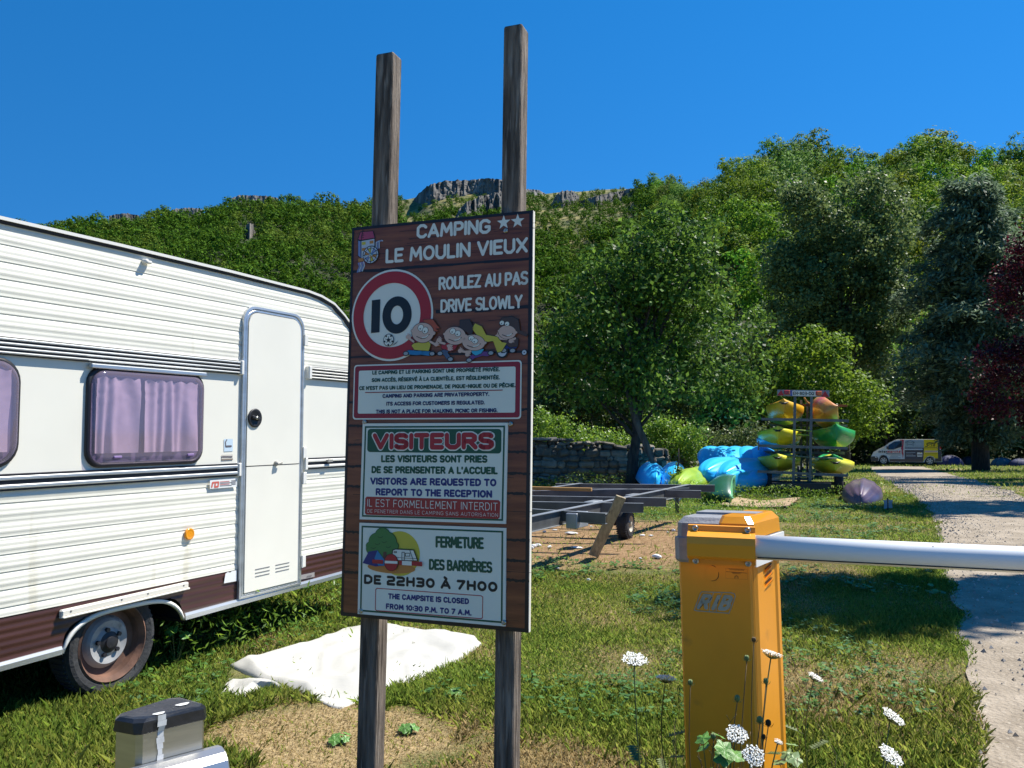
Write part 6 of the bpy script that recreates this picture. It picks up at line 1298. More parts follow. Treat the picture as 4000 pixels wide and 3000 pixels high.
# kayaks on the grass
def onG(label, px, py, Y, yaw, roll, L, W, H, m, group=None, lift=.0, pitch=0, **k):
    p = atY(px, py, Y); return kayak(label, (p.x, p.y, p.z + lift), math.radians(yaw), math.radians(roll), math.radians(pitch), L, W, H, m, group, **k)
GB = 'blue kayaks stacked on the grass behind the trailer'
names = ['leftmost blue kayak of the upright stack in the bushes', 'second blue kayak from the left in the upright stack', 'middle blue kayak of the five in the upright stack', 'fourth blue kayak from the left in the upright stack', 'blue kayak of the upright stack nearest the trailer']
for i in range(5): onG(names[i], 2815 + i*48, 1792, 21.0, -24, 222, 3.2, .95, .40, KB, GB, handle=False, scal=.0, well=.05, blunt=2.0)
onG('long blue kayak lying hull up behind the front blue one', 2862, 1826, 18.8, -34, 208, 3.2, .9, .42, KB, GB, handle=False, grooves=.025)
onG('front blue kayak lying hull up beside the trailer wheel', 2940, 1834, 18.5, -36, 208, 3.2, .9, .44, KB, GB, handle=False, grooves=.025)
onG('blue kayak under the front blue pair with its dark cockpit showing', 2890, 1872, 17.7, -36, 115, 2.6, .5, .30, KB, GB, handle=False)
onG('blue kayak leaning on the tree trunk in dappled shade', 2545, 1850, 19.6, -6, 196, 3.4, .62, .62, KB, None, handle=False, grooves=.02)
onG('blue kayak in dappled shade right of the leaning stem', 2632, 1850, 19.3, -12, 190, 3.4, .62, .60, KB, None, handle=False, grooves=.02)
onG('lime green kayak lying hull up with dappled tree shadow', 2705, 1866, 17.9, -22, 188, 3.3, .74, .46, KL, None, handle=False, scal=.05, grooves=.03)
onG('dark green kayak turned on its side with a pale inner rim', 2822, 1910, 16.9, -20, 100, 3.2, .62, .56, KDG, None, handle=False, m_deck=KSEA, scal=.03)
onG('purple kayak lying hull up on the grass right of the trailer', 3370, 1912, 16.9, -24, 184, 3.2, .74, .46, KV, None, handle=False, scal=.03, grooves=.03)
# ------------------------------------------------------------ van
VY = 57; vb = atY(3537, 1815, VY); VZ = vb.z - .12; VAZ = math.atan2(vb.x, VY); van = thing('delivery_van', 'white and yellow delivery van covered in advertising parked at the end of the drive', 'van', (vb.x, VY, VZ), -VAZ); VXD = Vector((math.cos(VAZ), -math.sin(VAZ), 0)); VND = Vector((math.sin(VAZ), math.cos(VAZ), 0)); VO = Vector((vb.x, VY, VZ))
def zv(x, y, dy=0.0):
    r = ray(3380+x*.14467, 1690+y*.14467); t = (VO-CAMP).dot(VND)/r.dot(VND); q = CAMP + r*t - VO; return Vector((q.dot(VXD), 0, q.z))
VW, VYL, VGR, VDK, VRD, VGL = mat('van_white', (.72, .73, .72), .3, coat=.5), mat('van_yellow', (.75, .55, .01), .35, coat=.4), mat('van_grey_panel', (.30, .38, .42), .4, coat=.4), mat('van_dark_panel', (.045, .04, .05), .4, coat=.4), mat('van_red', (.42, .02, .05), .4, coat=.4), mat('van_glass', (.02, .03, .045), .08, coat=.5)
OUT = [(155, 760), (160, 640), (215, 530), (330, 460), (500, 380), (620, 290), (790, 205), (860, 185), (1950, 185), (2000, 215), (2040, 400), (2062, 620), (2080, 790), (1870, 800), (1860, 740), (1830, 680), (1750, 645), (1660, 680), (1615, 740), (1600, 800), (640, 790), (625, 710), (570, 630), (490, 605), (410, 630), (360, 700), (345, 760)]
mb = MB(); A = [zv(x, y) for x, y in OUT]; tum = lambda p, w: Vector((p.x, w, p.z)) + Vector((0, 0, 0)); 
def sec(w, k): 
    c = zv(1100, 500); return [Vector((p.x + (c.x-p.x)*k*.02, w + (.10 if p.z > 1.2 else 0)*(1 if w < .9 else -1)*max(0, (p.z-1.0)), p.z)) for p in A]
mb.loft([sec(.02, 1), sec(.0, 0), sec(1.85, 0), sec(1.87, 1)], VW, True, False, False); mb.poly(sec(.02, 1), VW); mb.poly(sec(1.87, 1), VW); vbod = mb.build('body', van, fix=False)
def vp(x, y, l=0): p = zv(x, y); return Vector((p.x, .012 + .10*max(0, p.z-1.0)*(1 if p.z > 1.2 else 0) - l - .008 - .004, p.z))
def vpatch(name, pts, m_, l=0.004): mb = MB(); flat(mb, pts, vp, m_, l); return mb.build(name, van, fix=False)
vpatch('side_window', [(600, 390), (640, 330), (780, 245), (990, 222), (985, 380), (760, 455), (620, 460)], VGL, .006); vpatch('window_divider', [(768, 250), (784, 245), (784, 450), (768, 455)], VDK, .010)
vpatch('upper_panel', [(1065, 400), (1580, 405), (1580, 210), (1065, 205)], VGR); vpatch('lower_panel', [(1065, 790), (1560, 790), (1580, 480), (1580, 408), (1065, 405)], VDK); vpatch('rear_panel', [(1560, 800), (1600, 720), (1680, 640), (1750, 622), (1830, 640), (1885, 695), (1965, 690), (1955, 190), (1580, 188), (1582, 500)], VYL, .005)
vpatch('door_pillar_stripe', [(935, 190), (1040, 190), (1020, 520), (1035, 570), (1010, 700), (1005, 600), (980, 560), (985, 480), (965, 420), (1000, 330), (1000, 215), (935, 212)], VRD, .007); vpatch('lower_cladding', [(345, 770), (350, 690), (310, 640), (165, 640), (155, 770)], VDK); vpatch('sill', [(650, 780), (1560, 790), (1560, 720), (650, 712)], VDK, .006); vpatch('rear_corner', [(1885, 700), (1968, 695), (1955, 210), (1990, 230), (2020, 330), (2050, 520), (2060, 780), (1880, 790)], VDK, .004)
mb = MB(); flat(mb, [(2000, 340), (2035, 345), (2055, 520), (2018, 500)], vp, TRI, .010); flat(mb, [(2010, 440), (2040, 445), (2045, 480), (2016, 480)], vp, WHITE, .013); mb.build('tail_lamp', van, fix=False)
mb = MB(); flat(mb, [(262, 640), (310, 650), (300, 680), (270, 670)], vp, WHITE, .006); mb.build('fog_lamp', van, fix=False); mb = MB(); flat(mb, ell(1975, 262, 18, 16), vp, WHITE, .010); flat(mb, ell(2012, 300, 18, 16), vp, WHITE, .010); mb.build('safety_decal', van, fix=False)
mb = MB(); p = zv(600, 400); mb.box((p.x, -.14, p.z), (.12, .22, .22), VDK, None, .03); mb.build('mirror', van)
def vt(x, y, l=0): return vp(x, -y, l)
mb = MB(); text(mb, 'Inter', vt, 360, -545, 585, -545, 68, BLACK, .2, .008, slant=.1); text(mb, 'marché', vt, 592, -545, 950, -545, 68, mat('van_text_red', (.62, .03, .02), .4), .2, .008, slant=.1)
ribbon(mb, [(560, 555), (610, 572), (945, 572)], 14, vp, BLACK, .008); SG = mat('van_small_print', (.2, .2, .21), .5); SLT = mat('van_light_print', (.5, .55, .6), .5)
def dash(x0, x1, y, m_, h=9, n=9, l=.009):
    for k in range(n): ribbon(mb, [(x0+(x1-x0)*k/n, y), (x0+(x1-x0)*(k+.62)/n, y)], h, vp, m_, l)
dash(690, 960, 608, SG); dash(680, 890, 640, SG); dash(660, 960, 680, SG, 12)
ribbon(mb, [(1085, 265), (1190, 215), (1240, 212), (1330, 265), (1290, 262), (1290, 355)], 14, vp, mat('van_slate', (.06, .10, .14), .4), .008); ribbon(mb, [(1130, 262), (1130, 355)], 12, vp, mat('van_slate', (.06, .10, .14)), .008); dash(1155, 1275, 258, mat('van_slate', (.06, .10, .14)), 10, 5); dash(1155, 1275, 320, mat('van_slate', (.06, .10, .14)), 12, 4); dash(1370, 1530, 300, SLT, 10, 4); dash(1370, 1530, 330, SLT, 8, 4)
dash(1080, 1550, 450, SLT, 40, 12); dash(1110, 1360, 540, SLT, 11); dash(1110, 1300, 580, SLT, 8); dash(1110, 1360, 628, SLT, 18, 10)
flat(mb, rrect(1400, 535, 1542, 650, 14), vp, VW, .008); dash(1420, 1530, 600, SG, 34, 5, .011); flat(mb, ell(1495, 545, 22, 12), vp, VYL, .012)
for pts in ([(1730, 290), (1665, 290), (1660, 330), (1700, 335), (1680, 372), (1625, 372)], [(1745, 372), (1752, 372)], [(1795, 372), (1800, 285), (1860, 290), (1835, 370)], [(1870, 370), (1885, 285), (1915, 265)]): ribbon(mb, pts, 17, vp, BLACK, .009)
dash(1590, 1940, 408, mat('van_brown_print', (.16, .10, .01), .5), 14, 9); flat(mb, [(1605, 530), (1955, 530), (1955, 490), (1605, 490)], vp, VW, .008); dash(1615, 1945, 512, mat('van_pink_print', (.5, .2, .18), .5), 20, 8, .011); dash(1620, 1940, 570, mat('van_brown_print', (.16, .10, .01)), 9, 9)
mb.build('lettering', van, fix=False)
ALW = mat('alloy_rim', (.50, .52, .54), .35, .5)
for (x, y) in ((495, 752), (1740, 768)):
    p = zv(x, y); R = (zv(x+122, y)-p).x
    for w_ in (.0, 1.66):
        mb = MB(); mb.lathe((p.x, w_, p.z), (0, 1, 0), [(0, R*.70), (-.01, R*.8), (.0, R*.95), (.03, R), (.18, R), (.2, R*.9), (.2, 0)], RUB, 32)
        if w_ == 0:
            mb.lathe((p.x, .03, p.z), (0, -1, 0), [(0, R*.7), (0, 0)], DKR, 32)
            for k in range(6):
                a = k*math.pi/3+.2; mb.bar((p.x, .0, p.z), (p.x+math.cos(a)*R*.72, .005, p.z+math.sin(a)*R*.72), .03, R*.22, ALW, (0, 1, 0)) if False else mb.prism([(p.x+R*(q*math.cos(a)-s*math.sin(a)), .012, p.z+R*(q*math.sin(a)+s*math.cos(a))) for q, s in ((0, -.1), (.72, -.14), (.72, .14), (0, .1))], (0, -.015-k*.0006, 0), ALW)
            mb.lathe((p.x, .01, p.z), (0, -1, 0), [(0, R*.72), (.004, R*.70), (.004, R*.64), (0, R*.62)], ALW, 32); mb.lathe((p.x, -.006, p.z), (0, -1, 0), [(0, R*.16), (.012, R*.12), (.014, 0)], ALW, 16)
        mb.build('wheel', van, fix=False)
mb = MB(); flat(mb, [(345, 790), (350, 700), (410, 620), (490, 598), (575, 622), (635, 710), (650, 790)], vp, DKR, -.02); flat(mb, [(1595, 800), (1610, 740), (1660, 668), (1750, 635), (1840, 668), (1870, 740), (1885, 800)], vp, DKR, -.02); mb.build('wheel_housing', van, fix=False)
# ------------------------------------------------------------ tents under the cedar
def tent(label, px, Y, w, h, col, rz):
    p = atY(px, 1808, Y); t = thing('tent', label, 'tent', (p.x, Y, gz(p.x, Y)), rz); m_ = mat('tent_'+col[0], col[1], .7, var=.15, scale=2); mb = MB(); rings = []  # fly sheet colours are darkened to carry the tree shade
    for j in range(9):
        u = j/8*math.pi/2; rings.append([(w*math.cos(u)**.8*math.cos(a)*(1.0 if abs(math.cos(a)) > .2 else 1), w*.7*math.cos(u)**.8*math.sin(a), h*math.sin(u)*(1-.06*abs(math.sin(2*a)))) for a in np.linspace(0, 2*math.pi, 16, endpoint=False)])
    mb.loft(rings, m_, True, False, False); mb.build('fly_sheet', t); mb = MB()
    for s in (1, -1): mb.tube([(w*math.cos(u)*.72*1.02, s*w*.5*math.cos(u)*1.02, h*math.sin(abs(u))*1.01 if u >= 0 else 0) for u in np.linspace(0, math.pi, 12)], .02, mat('tent_pole', (.03, .035, .05), .5), 5)
    mb.build('pole', t)
tent('dark blue dome tent beside the rear of the van', 3712, 60, 1.0, .75, ('navy', (.008, .013, .075)), .3)
tent('dark navy tent just left of the cedar trunk', 3785, 62, .8, .65, ('dusk', (.005, .006, .02)), .8)
tent('turquoise and blue tent just right of the cedar trunk', 3915, 58, .75, .6, ('turquoise', (.012, .08, .12)), -.3)
tent('blue tent at the right edge beneath the plum tree', 3985, 57, .8, .55, ('blue', (.008, .018, .08)), .2)
# small stake with torn plastic
p = ground(3468, 1998); t = thing('marker_stake', 'small dark stake with two torn pale plastic strips in the shaded grass', 'stake', (p.x, p.y, gz(p.x, p.y))); mb = MB(); mb.box((0, 0, .11), (.018, .018, .24), DKR, None, .003); mb.build('stake', t)
for s in (-1, 1):
    mb = MB(); mb.prism([(s*.012, -.012, .06), (s*.075, -.02, .05+.01*s), (s*.065, -.02, .14), (s*.085, -.022, .20), (s*.04, -.016, .19), (s*.012, -.012, .21)], (0, .004, 0), mat('torn_plastic', (.30, .33, .36), .6)); mb.build('plastic_strip', t)
# ------------------------------------------------------------ grass: nobody could count it
GR = [leafmat('grass_green', (.085, .16, .022), (.29, .42, .075), .35, .5, spec=.3), leafmat('grass_yellowgreen', (.15, .20, .03), (.34, .40, .09), .35, .55, spec=.3), leafmat('grass_straw', (.34, .26, .11), (.64, .54, .29), .25, .7, spec=.2)]
RG = np.random.default_rng(77)
def vnoise(x, y, f, s):
    """smooth value noise, vectorised"""
    x = x*f + s*17.3; y = y*f + s*9.1; xi = np.floor(x).astype(int); yi = np.floor(y).astype(int); u = x-xi; v = y-yi; u = u*u*(3-2*u); v = v*v*(3-2*v)
    h = lambda a, b: (np.sin(a*127.1 + b*311.7 + s*74.7)*43758.5453) % 1.0
    return (h(xi, yi)*(1-u)+h(xi+1, yi)*u)*(1-v) + (h(xi, yi+1)*(1-u)+h(xi+1, yi+1)*u)*v
_ry = np.linspace(-3, 60, 400); _rl = np.array([road_l(v) for v in _ry]); _rr = np.array([road_r(v) for v in _ry])
def gzv(x, y):
    z = np.where(y > 20, -0.028*(np.minimum(y, 75)-20), 0); return z + 0.012*np.sin(1.7*x + .4*y)*np.minimum(1, y/6) + 0.01*np.sin(.9*y - .6*x)
_C1, _C2 = ground(3745, 1912), ground(3795, 1938)
TPOLY = [(zt_(*p).x, zt_(*p).y) for p in ((125, 395), (420, 318), (700, 212), (800, 190), (920, 182), (1120, 214), (1370, 242), (1408, 285), (1300, 362), (1130, 440), (920, 520), (770, 580), (690, 612), (590, 578), (450, 528), (330, 482), (320, 520), (190, 560), (65, 552), (125, 462))]
def inside(x, y, P):
    c = np.zeros(len(x), bool)
    for (x0, y0), (x1, y1) in zip(P, P[1:]+P[:1]):
        k = (y0 > y) != (y1 > y); c ^= k & (x < (x1-x0)*(y-y0)/(y1-y0+1e-12) + x0)
    return c
def blades(n, y0, y1, hmin, hmax, wid, dens_pow=1.0, lean=.95, azl=-.62, azr=.60):
    # uniform over the wedge that the camera's surroundings show, plus a margin
    y = np.sqrt(RG.uniform(y0**2, y1**2, n)); a = RG.uniform(azl, azr, n); x = y*np.tan(a)*1.08 + RG.uniform(-.3, .3, n)
    rl = np.interp(y, _ry, _rl); rr = np.interp(y, _ry, _rr); on = (x > rl + .04) & (x < rr - .04) & (y < ROAD_END+1.2)
    strip = (((x-_C1.x)/.9)**2 + ((y-_C1.y)/1.2)**2 < 1) | (((x-_C2.x)/.7)**2 + ((y-_C2.y)/.8)**2 < 1)
    keep = ~on | (strip & (RG.random(n) < .5))
    edge = (x > rl-.35) & (x <= rl+.10)
    dirt = ((x-1.4)/2.4)**2 + ((y-10.6)/2.4)**2 + .8*(vnoise(x, y, 1.3, 3)-.5); patch = ((x+.85)/.66)**2 + ((y-3.75)/.48)**2 + 1.5*(vnoise(x, y, 2.4, 5)-.5) + .8*(vnoise(x, y, 7, 9)-.5)
    keep &= ~((dirt < 1) & (RG.random(n) < .93)); keep &= ~((patch < 1) & (RG.random(n) < .55))
    # not under the tarpaulin, cabinet, tent floors
    tx, ty = x-TO.x, y-TO.y
    keep &= ~(inside(x, y, TPOLY) & (RG.random(n) < .985)); keep &= ~inside(x, y, [(p.x, p.y) for p in cn])
    x, y, patch, dirt, edge = x[keep], y[keep], patch[keep], dirt[keep], edge[keep]; n = len(x)
    dry = vnoise(x, y, .8, 6)*.5 + vnoise(x, y, 2.3, 2)*.5 + RG.normal(0, .13, n)
    dry = np.where((x > -.2) & (x < 3.0) & (y < 9), dry + .06, dry); dry = np.where(x < -1.2, dry - .10, dry); dry = np.where(x > .3*y + 1.2, dry - .10, dry)
    mi = np.where(dry > .54, 2, np.where(dry > .36, 1, 0)); mi = np.where((patch < 1.1), np.where(RG.random(n) < .92, 2, 1), mi)
    tall = .55 + .9*vnoise(x, y, 1.1, 8) ; tall = np.where(x < -1.0, tall*1.25, tall); tall = np.where(RG.random(n) < .02, tall*1.6, tall)
    h = RG.uniform(hmin, hmax, n)*tall*np.where(mi == 2, .6, 1); h = np.where(patch < 1.1, h*.45, h)
    th = RG.uniform(0, 2*np.pi, n); ln = np.abs(RG.normal(0, lean, n))*np.where(mi == 2, 1.8, 1) + .12; ln = np.minimum(ln, 1.6)
    d = np.stack([np.cos(th), np.sin(th)], 1); z = gzv(x, y); w = wid*RG.uniform(.6, 1.5, n); sx, sy = -np.sin(th)*w, np.cos(th)*w
    V = np.empty((n, 5, 3)); hx, hy = d[:, 0]*h*np.sin(ln), d[:, 1]*h*np.sin(ln); hz = h*np.cos(np.minimum(ln, 1.4))
    V[:, 0] = np.stack([x-sx, y-sy, z-.01], 1); V[:, 1] = np.stack([x+sx, y+sy, z-.01], 1)
    V[:, 2] = np.stack([x+hx*.42+sx*.8, y+hy*.42+sy*.8, z+hz*.62], 1); V[:, 4] = np.stack([x+hx*.42-sx*.8, y+hy*.42-sy*.8, z+hz*.62], 1); V[:, 3] = np.stack([x+hx, y+hy, z+hz*.95], 1)
    # as two faces: quad + tip (kept as one five-sided face)
    return V, mi
parts = [blades(330000, 1.6, 4.5, .02, .058, .0010), blades(430000, 4.3, 9, .02, .058, .0014), blades(260000, 9, 18, .025, .07, .0028), blades(120000, 18, 40, .04, .10, .009), blades(60000, 40, 75, .06, .16, .024)]
for p in parts: print('GRASSMIX', [round(float((p[1]==k).mean()),2) for k in range(3)], p[0][:,3,2].mean())
V = np.concatenate([p[0] for p in parts]); MI = np.concatenate([p[1] for p in parts])
tag(quads('grass', V, GR, MI), kind='stuff')
# low broad leaved weeds and clover between the grass
def weeds(n, y0, y1, size, azl, azr, f=None):
    y = np.sqrt(RG.uniform(y0**2, y1**2, n)); a = RG.uniform(azl, azr, n); x = y*np.tan(a); rl = np.interp(y, _ry, _rl); k = (x < rl-.1); x, y = x[k], y[k]
    m = (vnoise(x, y, 1.4, 21) > .55) & (((x-1.4)/2.4)**2 + ((y-10.6)/2.4)**2 > .8) & ~inside(x, y, TPOLY) & (((x+.85)/.75)**2 + ((y-3.75)/.55)**2 > 1); x, y = x[m], y[m]; per = 7; n = len(x)
    th = RG.uniform(0, 6.28, (n, per)); r = RG.uniform(.3, 1, (n, per))*size*1.3; cx = (x[:, None]+np.cos(th)*r).ravel(); cy = (y[:, None]+np.sin(th)*r).ravel()
    C = np.stack([cx, cy, gzv(cx, cy) + RG.uniform(.01, .07, len(cx))], 1); up = np.tile(np.array([0, 0, 1.0]), (len(C), 1)); return leaf_quads(C, size, .62, 0, up, .68, RG)
WQ = np.concatenate([weeds(2600, 2.2, 7, .032, -.58, .56), weeds(5000, 6.5, 17, .055, -.5, .6)])
tag(quads('ground_cover', WQ, [leafmat('weed_leaves', (.03, .09, .015), (.12, .25, .045), .3, .45)]), kind='stuff')
# rank weeds under and beyond the caravan, along the wall foot and the trailer
def clump(n, cx, cy, rx, ry, h, size, m):
    x = cx + RG.normal(0, rx, n); y = cy + RG.normal(0, ry, n); z = gzv(x, y) + RG.random(n)**1.3*h*(.6+.8*vnoise(x, y, 1.6, 4)); return leaf_quads(np.stack([x, y, z], 1), size*.85, .26, -.6, None, 0, RG)
CQ = np.concatenate([clump(2600, -1.0, 7.0, .5, .7, .40, .05, 0), clump(1200, -.75, 6.5, .3, .3, .20, .045, 0), clump(1600, -1.7, 5.6, .3, .5, .28, .05, 0), clump(2200, 1.9, 20.3, 1.6, .3, .35, .07, 0), clump(2200, 5.4, 16.7, 1.0, .2, .30, .06, 0), clump(2600, 3.4, 13.6, .7, .9, .24, .06, 0), clump(1300, 3.6, 16.3, .35, .25, .3, .06, 0)])
CQ = CQ[~inside(CQ[:, 0, 0], CQ[:, 0, 1], TPOLY)]
tag(quads('rank_weeds', CQ, [LB_]), kind='stuff')

# ------------------------------------------------------------ wild carrots and seed heads round the barrier
UMB = mat('umbel_white', (.80, .80, .74), .8); UMG = mat('umbel_green', (.16, .22, .08), .8); STM = mat('stem_green', (.09, .12, .03), .7); SDRY = mat('stem_dry', (.13, .085, .035), .8)
def stalk(mb, base, top, r=.0022, m=STM, bow=.06):
    base, top = Vector(base), Vector(top); s = (top-base).cross(Vector((0, 0, 1))); s = s.normalized()*bow if s.length > 1e-5 else Vector((bow, 0, 0)); pts = [base.lerp(top, u) + s*math.sin(u*math.pi)*.5 for u in np.linspace(0, 1, 7)]; mb.tube(pts, r, m, 5); return pts
def umbel(label, px, py, Y, R, basepx, tilt=(0, 0), dark=False, seed=0):
    h = atY(px, py, Y); bp = atY(basepx, py, Y+.02); base = Vector((bp.x, Y+.03, gz(bp.x, Y))); t = thing('wild_carrot', label, 'flower', base, 0, 'wild carrot flowers around the barrier'); r = random.Random(seed)
    mb = MB(); pts = stalk(mb, (0, 0, 0), h-base-Vector((0, 0, R*.55))); top = pts[-1]; n = Vector((tilt[0], tilt[1], 1)).normalized(); u = n.orthogonal().normalized(); w = n.cross(u)
    um = MB()
    for i in range(46):
        rr = R*math.sqrt((i+.5)/46); a = i*2.39996; c = top + n*(R*.55 + .10*R*math.cos(rr/R*1.5)) + (u*math.cos(a)+w*math.sin(a))*rr
        mb.tube([top, top.lerp(c, .5) - n*.12*R, c - n*.004], .0007, STM, 3, False)
        for k in range(9):
            q = c + (u*r.uniform(-1, 1)+w*r.uniform(-1, 1))*R*.105 + n*r.uniform(-.003, .004); s = R*r.uniform(.045, .075); b2 = r.uniform(0, 6.28); tl = n + Vector((r.uniform(-.5, .5), r.uniform(-.5, .5), 0)); e1 = tl.orthogonal().normalized(); e2 = tl.cross(e1).normalized()
            um.poly([q + (e1*math.cos(b2+g*1.2566)+e2*math.sin(b2+g*1.2566))*s for g in range(5)], UMB)
    mb.build('stem', t); um.build('flower_head', t, fix=False)
    for i in range(3):
        lf_ = MB(); z = (i+1)*.09; p = pts[min(5, i+1)]; a = r.uniform(0, 6.28); tip = p + Vector((math.cos(a)*.09, math.sin(a)*.09, .03)); lf_.tube([p, tip], .0009, STM, 3, False)
        for k in range(6): q = p.lerp(tip, .3+.12*k); lf_.poly([q, q+Vector((math.sin(a)*.02, -math.cos(a)*.02, .006)), q+Vector((math.cos(a)*.018, math.sin(a)*.018, .004)), q+Vector((-math.sin(a)*.02, math.cos(a)*.02, .006))], STM)
        lf_.build('leaf', t, fix=False)
umbel('white wild carrot flower standing in the open grass left of the barrier', 2477, 2573, 2.55, 0.0378, 2560, (.05, -.25), seed=1)
umbel('small wild carrot flower close to the left edge of the barrier cabinet', 2598, 2648, 3.1, 0.0352, 2622, (.05, .05), seed=2)
umbel('wild carrot flower seen edge on against the sunlit side of the barrier', 3010, 2552, 2.72, 0.0317, 3010, (.25, .05), seed=3)
umbel('round white wild carrot flower low in front of the barrier', 2875, 2858, 2.55, 0.0317, 2880, (0, -.75), seed=4)
umbel('lowest and roundest white wild carrot flower at the foot of the barrier', 2937, 2938, 2.45, 0.0308, 2930, (.05, -1.1), seed=5)
umbel('tilted pale wild carrot flower in the grass right of the barrier', 3177, 2642, 3.2, 0.0299, 3165, (.5, -.2), seed=6)
umbel('tilted white wild carrot flower further right near the gravel', 3475, 2793, 2.75, 0.0370, 3400, (.55, -.35), seed=7)
umbel('white wild carrot flower at the bottom right by the gravel edge', 3465, 2942, 2.55, 0.0352, 3430, (.45, -.6), seed=8)
umbel('tiny half open wild carrot flower low against the barrier side', 3037, 2896, 2.6, 0.0123, 3030, (.3, -.2), seed=9)
def seedhead(label, px, py, Y, R, basepx, m=UMG, sm=SDRY):
    h = atY(px, py, Y); bp = atY(basepx, py, Y); base = Vector((bp.x, Y+.02, gz(bp.x, Y))); t = thing('seed_head', label, 'seed head', base, 0, 'closed wild carrot seed heads around the barrier'); mb = MB(); pts = stalk(mb, (0, 0, 0), h-base-Vector((0, 0, R)), .0016, sm, .05); top = pts[-1]; mb.build('stem', t); mb = MB()
    for i in range(26):
        a = i*2.4; q = .35+.65*((i+.5)/26); d = Vector((math.cos(a)*q, math.sin(a)*q, 0)); mb.tube([top, top + d*R*.9 + Vector((0, 0, R*.6)), top + d*R*.75 + Vector((0, 0, R*1.5)), top + d*R*.3 + Vector((0, 0, R*1.9))], [.0012, .0014, .0022, .0018], m, 4)
    for i in range(6): a = i*1.05; mb.tube([top, top + Vector((math.cos(a)*R*1.3, math.sin(a)*R*1.3, R*.1)), top + Vector((math.cos(a)*R*1.6, math.sin(a)*R*1.6, R*.8))], .0006, m, 3, False)
    mb.build('nest_head', t)
DK = mat('seed_dark', (.03, .025, .012), .9)
for lb, px, py, Y, R, bx, m_ in (('brown seed head highest up at the corner edge of the barrier', 2945, 2498, 2.74, .008, 2975, SDRY), ('small green seed head against the upper shaded face of the barrier', 2917, 2570, 2.72, .009, 2885, UMG), ('green seed head against the sunlit side of the barrier', 2992, 2660, 2.70, .009, 2950, UMG), ('green seed head at the left of the shaded barrier face', 2697, 2665, 2.75, .009, 2735, UMG),
                              ('green seed head standing right above the round white flower', 2880, 2728, 2.62, .010, 2884, UMG), ('larger green seed head at the lower corner of the barrier', 2968, 2812, 2.6, .011, 2945, UMG), ('dark ripe seed head low on the sunlit barrier side', 3001, 2824, 2.6, .010, 3015, DK), ('small dark seed head just below the ripe one', 2983, 2878, 2.58, .007, 2990, DK), ('narrow green bud leaning at the left over the big leaves', 2787, 2875, 2.5, .009, 2840, UMG)):
    seedhead(lb, px, py, Y, R, bx, m_)
# thin dry grass stalks round the barrier foot and the posts
mb = MB(); rs = random.Random(12)
for i in range(70):
    px = rs.choice((rs.uniform(2660, 3060), rs.uniform(2420, 2660), rs.uniform(3050, 3600), rs.uniform(2650, 3000))); Y = rs.uniform(2.35, 2.85) if px < 3060 else rs.uniform(2.5, 3.3); p = atY(px, 2900, Y); h = rs.uniform(.12, .42)*(1 if px < 3060 else .8); b = Vector((p.x, Y, 0)); tp2 = b + Vector((rs.uniform(-.16, .16), rs.uniform(-.06, .06), h)); pts = stalk(mb, b, tp2, .0009, rs.choice((STM, SDRY, SDRY)), rs.uniform(-.05, .05))
    for k in range(rs.randint(0, 4)): q = pts[-1-k//2]; mb.tube([q, q + Vector((rs.uniform(-.025, .025), rs.uniform(-.02, .02), rs.uniform(.01, .035)))], [.0007, .0014], SDRY, 4)
tag(mb.build('dry_stalks'), kind='stuff')
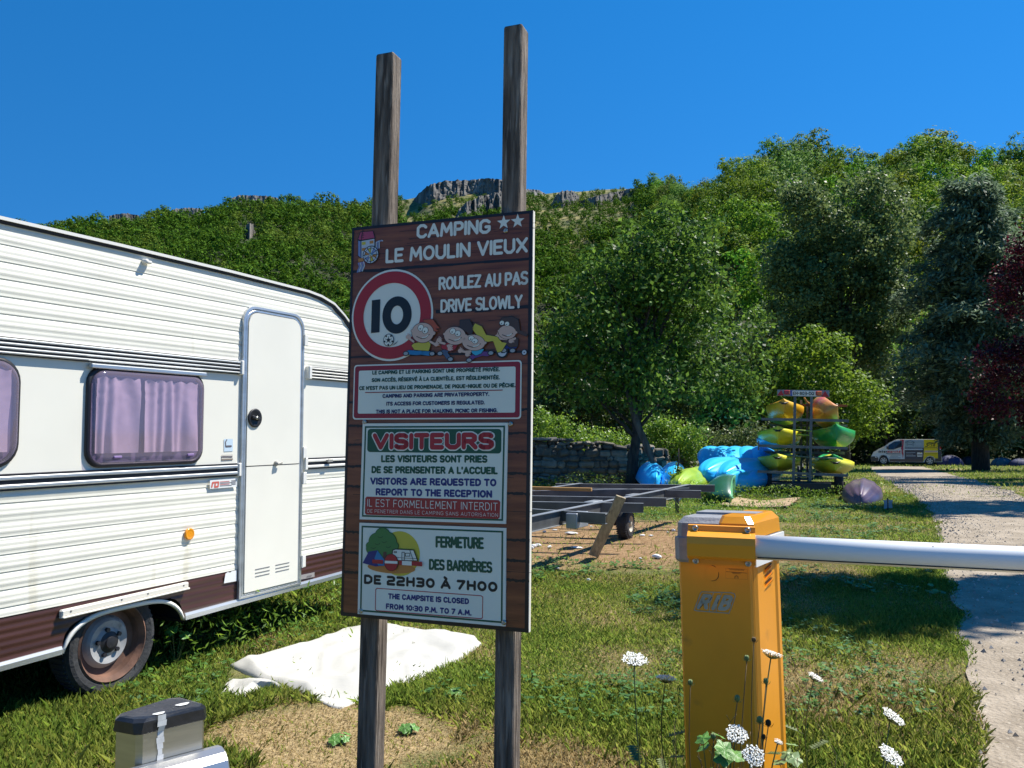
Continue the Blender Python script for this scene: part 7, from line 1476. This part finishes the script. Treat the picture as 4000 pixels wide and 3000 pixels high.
# big leaves
def leafweed(label, px, py, Y, n, R, seed, m):
    p = atY(px, py, Y); base = Vector((p.x, Y, gz(p.x, Y))); t = thing('broad_leaf_weed', label, 'weed', base, 0); r = random.Random(seed); mb = MB(); zc = max(.03, p.z - base.z)
    for i in range(n):
        a = i*2.4 + r.uniform(-.3, .3); q = r.uniform(.3, 1)*R*1.4; c = Vector((math.cos(a)*q, math.sin(a)*q, zc*r.uniform(.55, 1.15))); nn = Vector((math.cos(a)*.5+r.uniform(-.3, .3), math.sin(a)*.5-.25, 1)).normalized(); e1 = nn.orthogonal().normalized(); e2 = nn.cross(e1); s = R*r.uniform(.6, 1.0); k = 18
        ring = [c + (e1*math.cos(b)+e2*math.sin(b))*s*(.82+.16*math.cos(5*b)+.05*math.cos(15*b)) - nn*s*.12*abs(math.sin(2.5*b)) for b in np.linspace(0, 2*math.pi, k, endpoint=False)]
        mb.add([c]+ring, [(0, 1+j, 1+(j+1) % k) for j in range(k)], m, False); mb.tube([(0, 0, 0), c*.6, c], .0015, STM, 4, False)
    mb.build('leaves', t, fix=False)
BL = mat('broad_leaf_green', (.06, .16, .02), .45, col2=(.11, .26, .04), scale=25, bump=.3, bscale=60)
leafweed('lobed bright green weed at the foot of the barrier front', 2800, 2945, 2.5, 12, .042, 1, BL); leafweed('pale lobed leaves beside the sunlit side of the barrier', 3090, 2875, 2.8, 5, .035, 2, mat('broad_leaf_pale', (.14, .22, .08), .5, col2=(.22, .32, .12), scale=25)); leafweed('broad weed in the grass between the sign posts near the dry patch', 1765, 2745, 4.3, 9, .045, 3, BL); leafweed('small weed rosette in the dry patch beside the left post', 1335, 2880, 3.7, 8, .032, 4, BL); leafweed('small weed rosette right of the left sign post', 1590, 2862, 3.8, 8, .032, 5, BL)
leafweed('broad leaved weed in the shade behind the caravan wheel', 690, 2450, 4.9, 6, .05, 6, BL)

# loose stones on the drive
ys_ = np.sqrt(RG.uniform(2.2**2, 30**2, 22000)); rl = np.interp(ys_, _ry, _rl); rr = np.interp(ys_, _ry, _rr); xs_ = rl + (rr-rl)*RG.random(22000)
k = (xs_ < ys_*.66); xs_, ys_ = xs_[k], ys_[k]; n = len(xs_); sz = .006 + .016*RG.random(n)**4 + .0001*ys_; zz = gzv(xs_, ys_) + .022 + .3*sz
Vq = np.empty((n*3, 3, 3)); th = RG.uniform(0, 6.28, n)
for f in range(3):
    for j, o in ((0, 0.0), (1, 2.094)):
        a = th + f*2.094 + o; Vq[f::3, j] = np.stack([xs_+np.cos(a)*sz, ys_+np.sin(a)*sz, zz - .6*sz], 1)
    Vq[f::3, 2] = np.stack([xs_+RG.normal(0, .2, n)*sz*0, ys_, zz + sz*.45], 1)
SM = [mat('pebble_grey', (.26, .245, .22), .95), mat('pebble_pale', (.46, .43, .38), .95), mat('pebble_brown', (.28, .23, .17), .95)]
tag(quads('loose_gravel', Vq, SM, np.repeat(RG.integers(0, 3, n), 3)), kind='stuff')
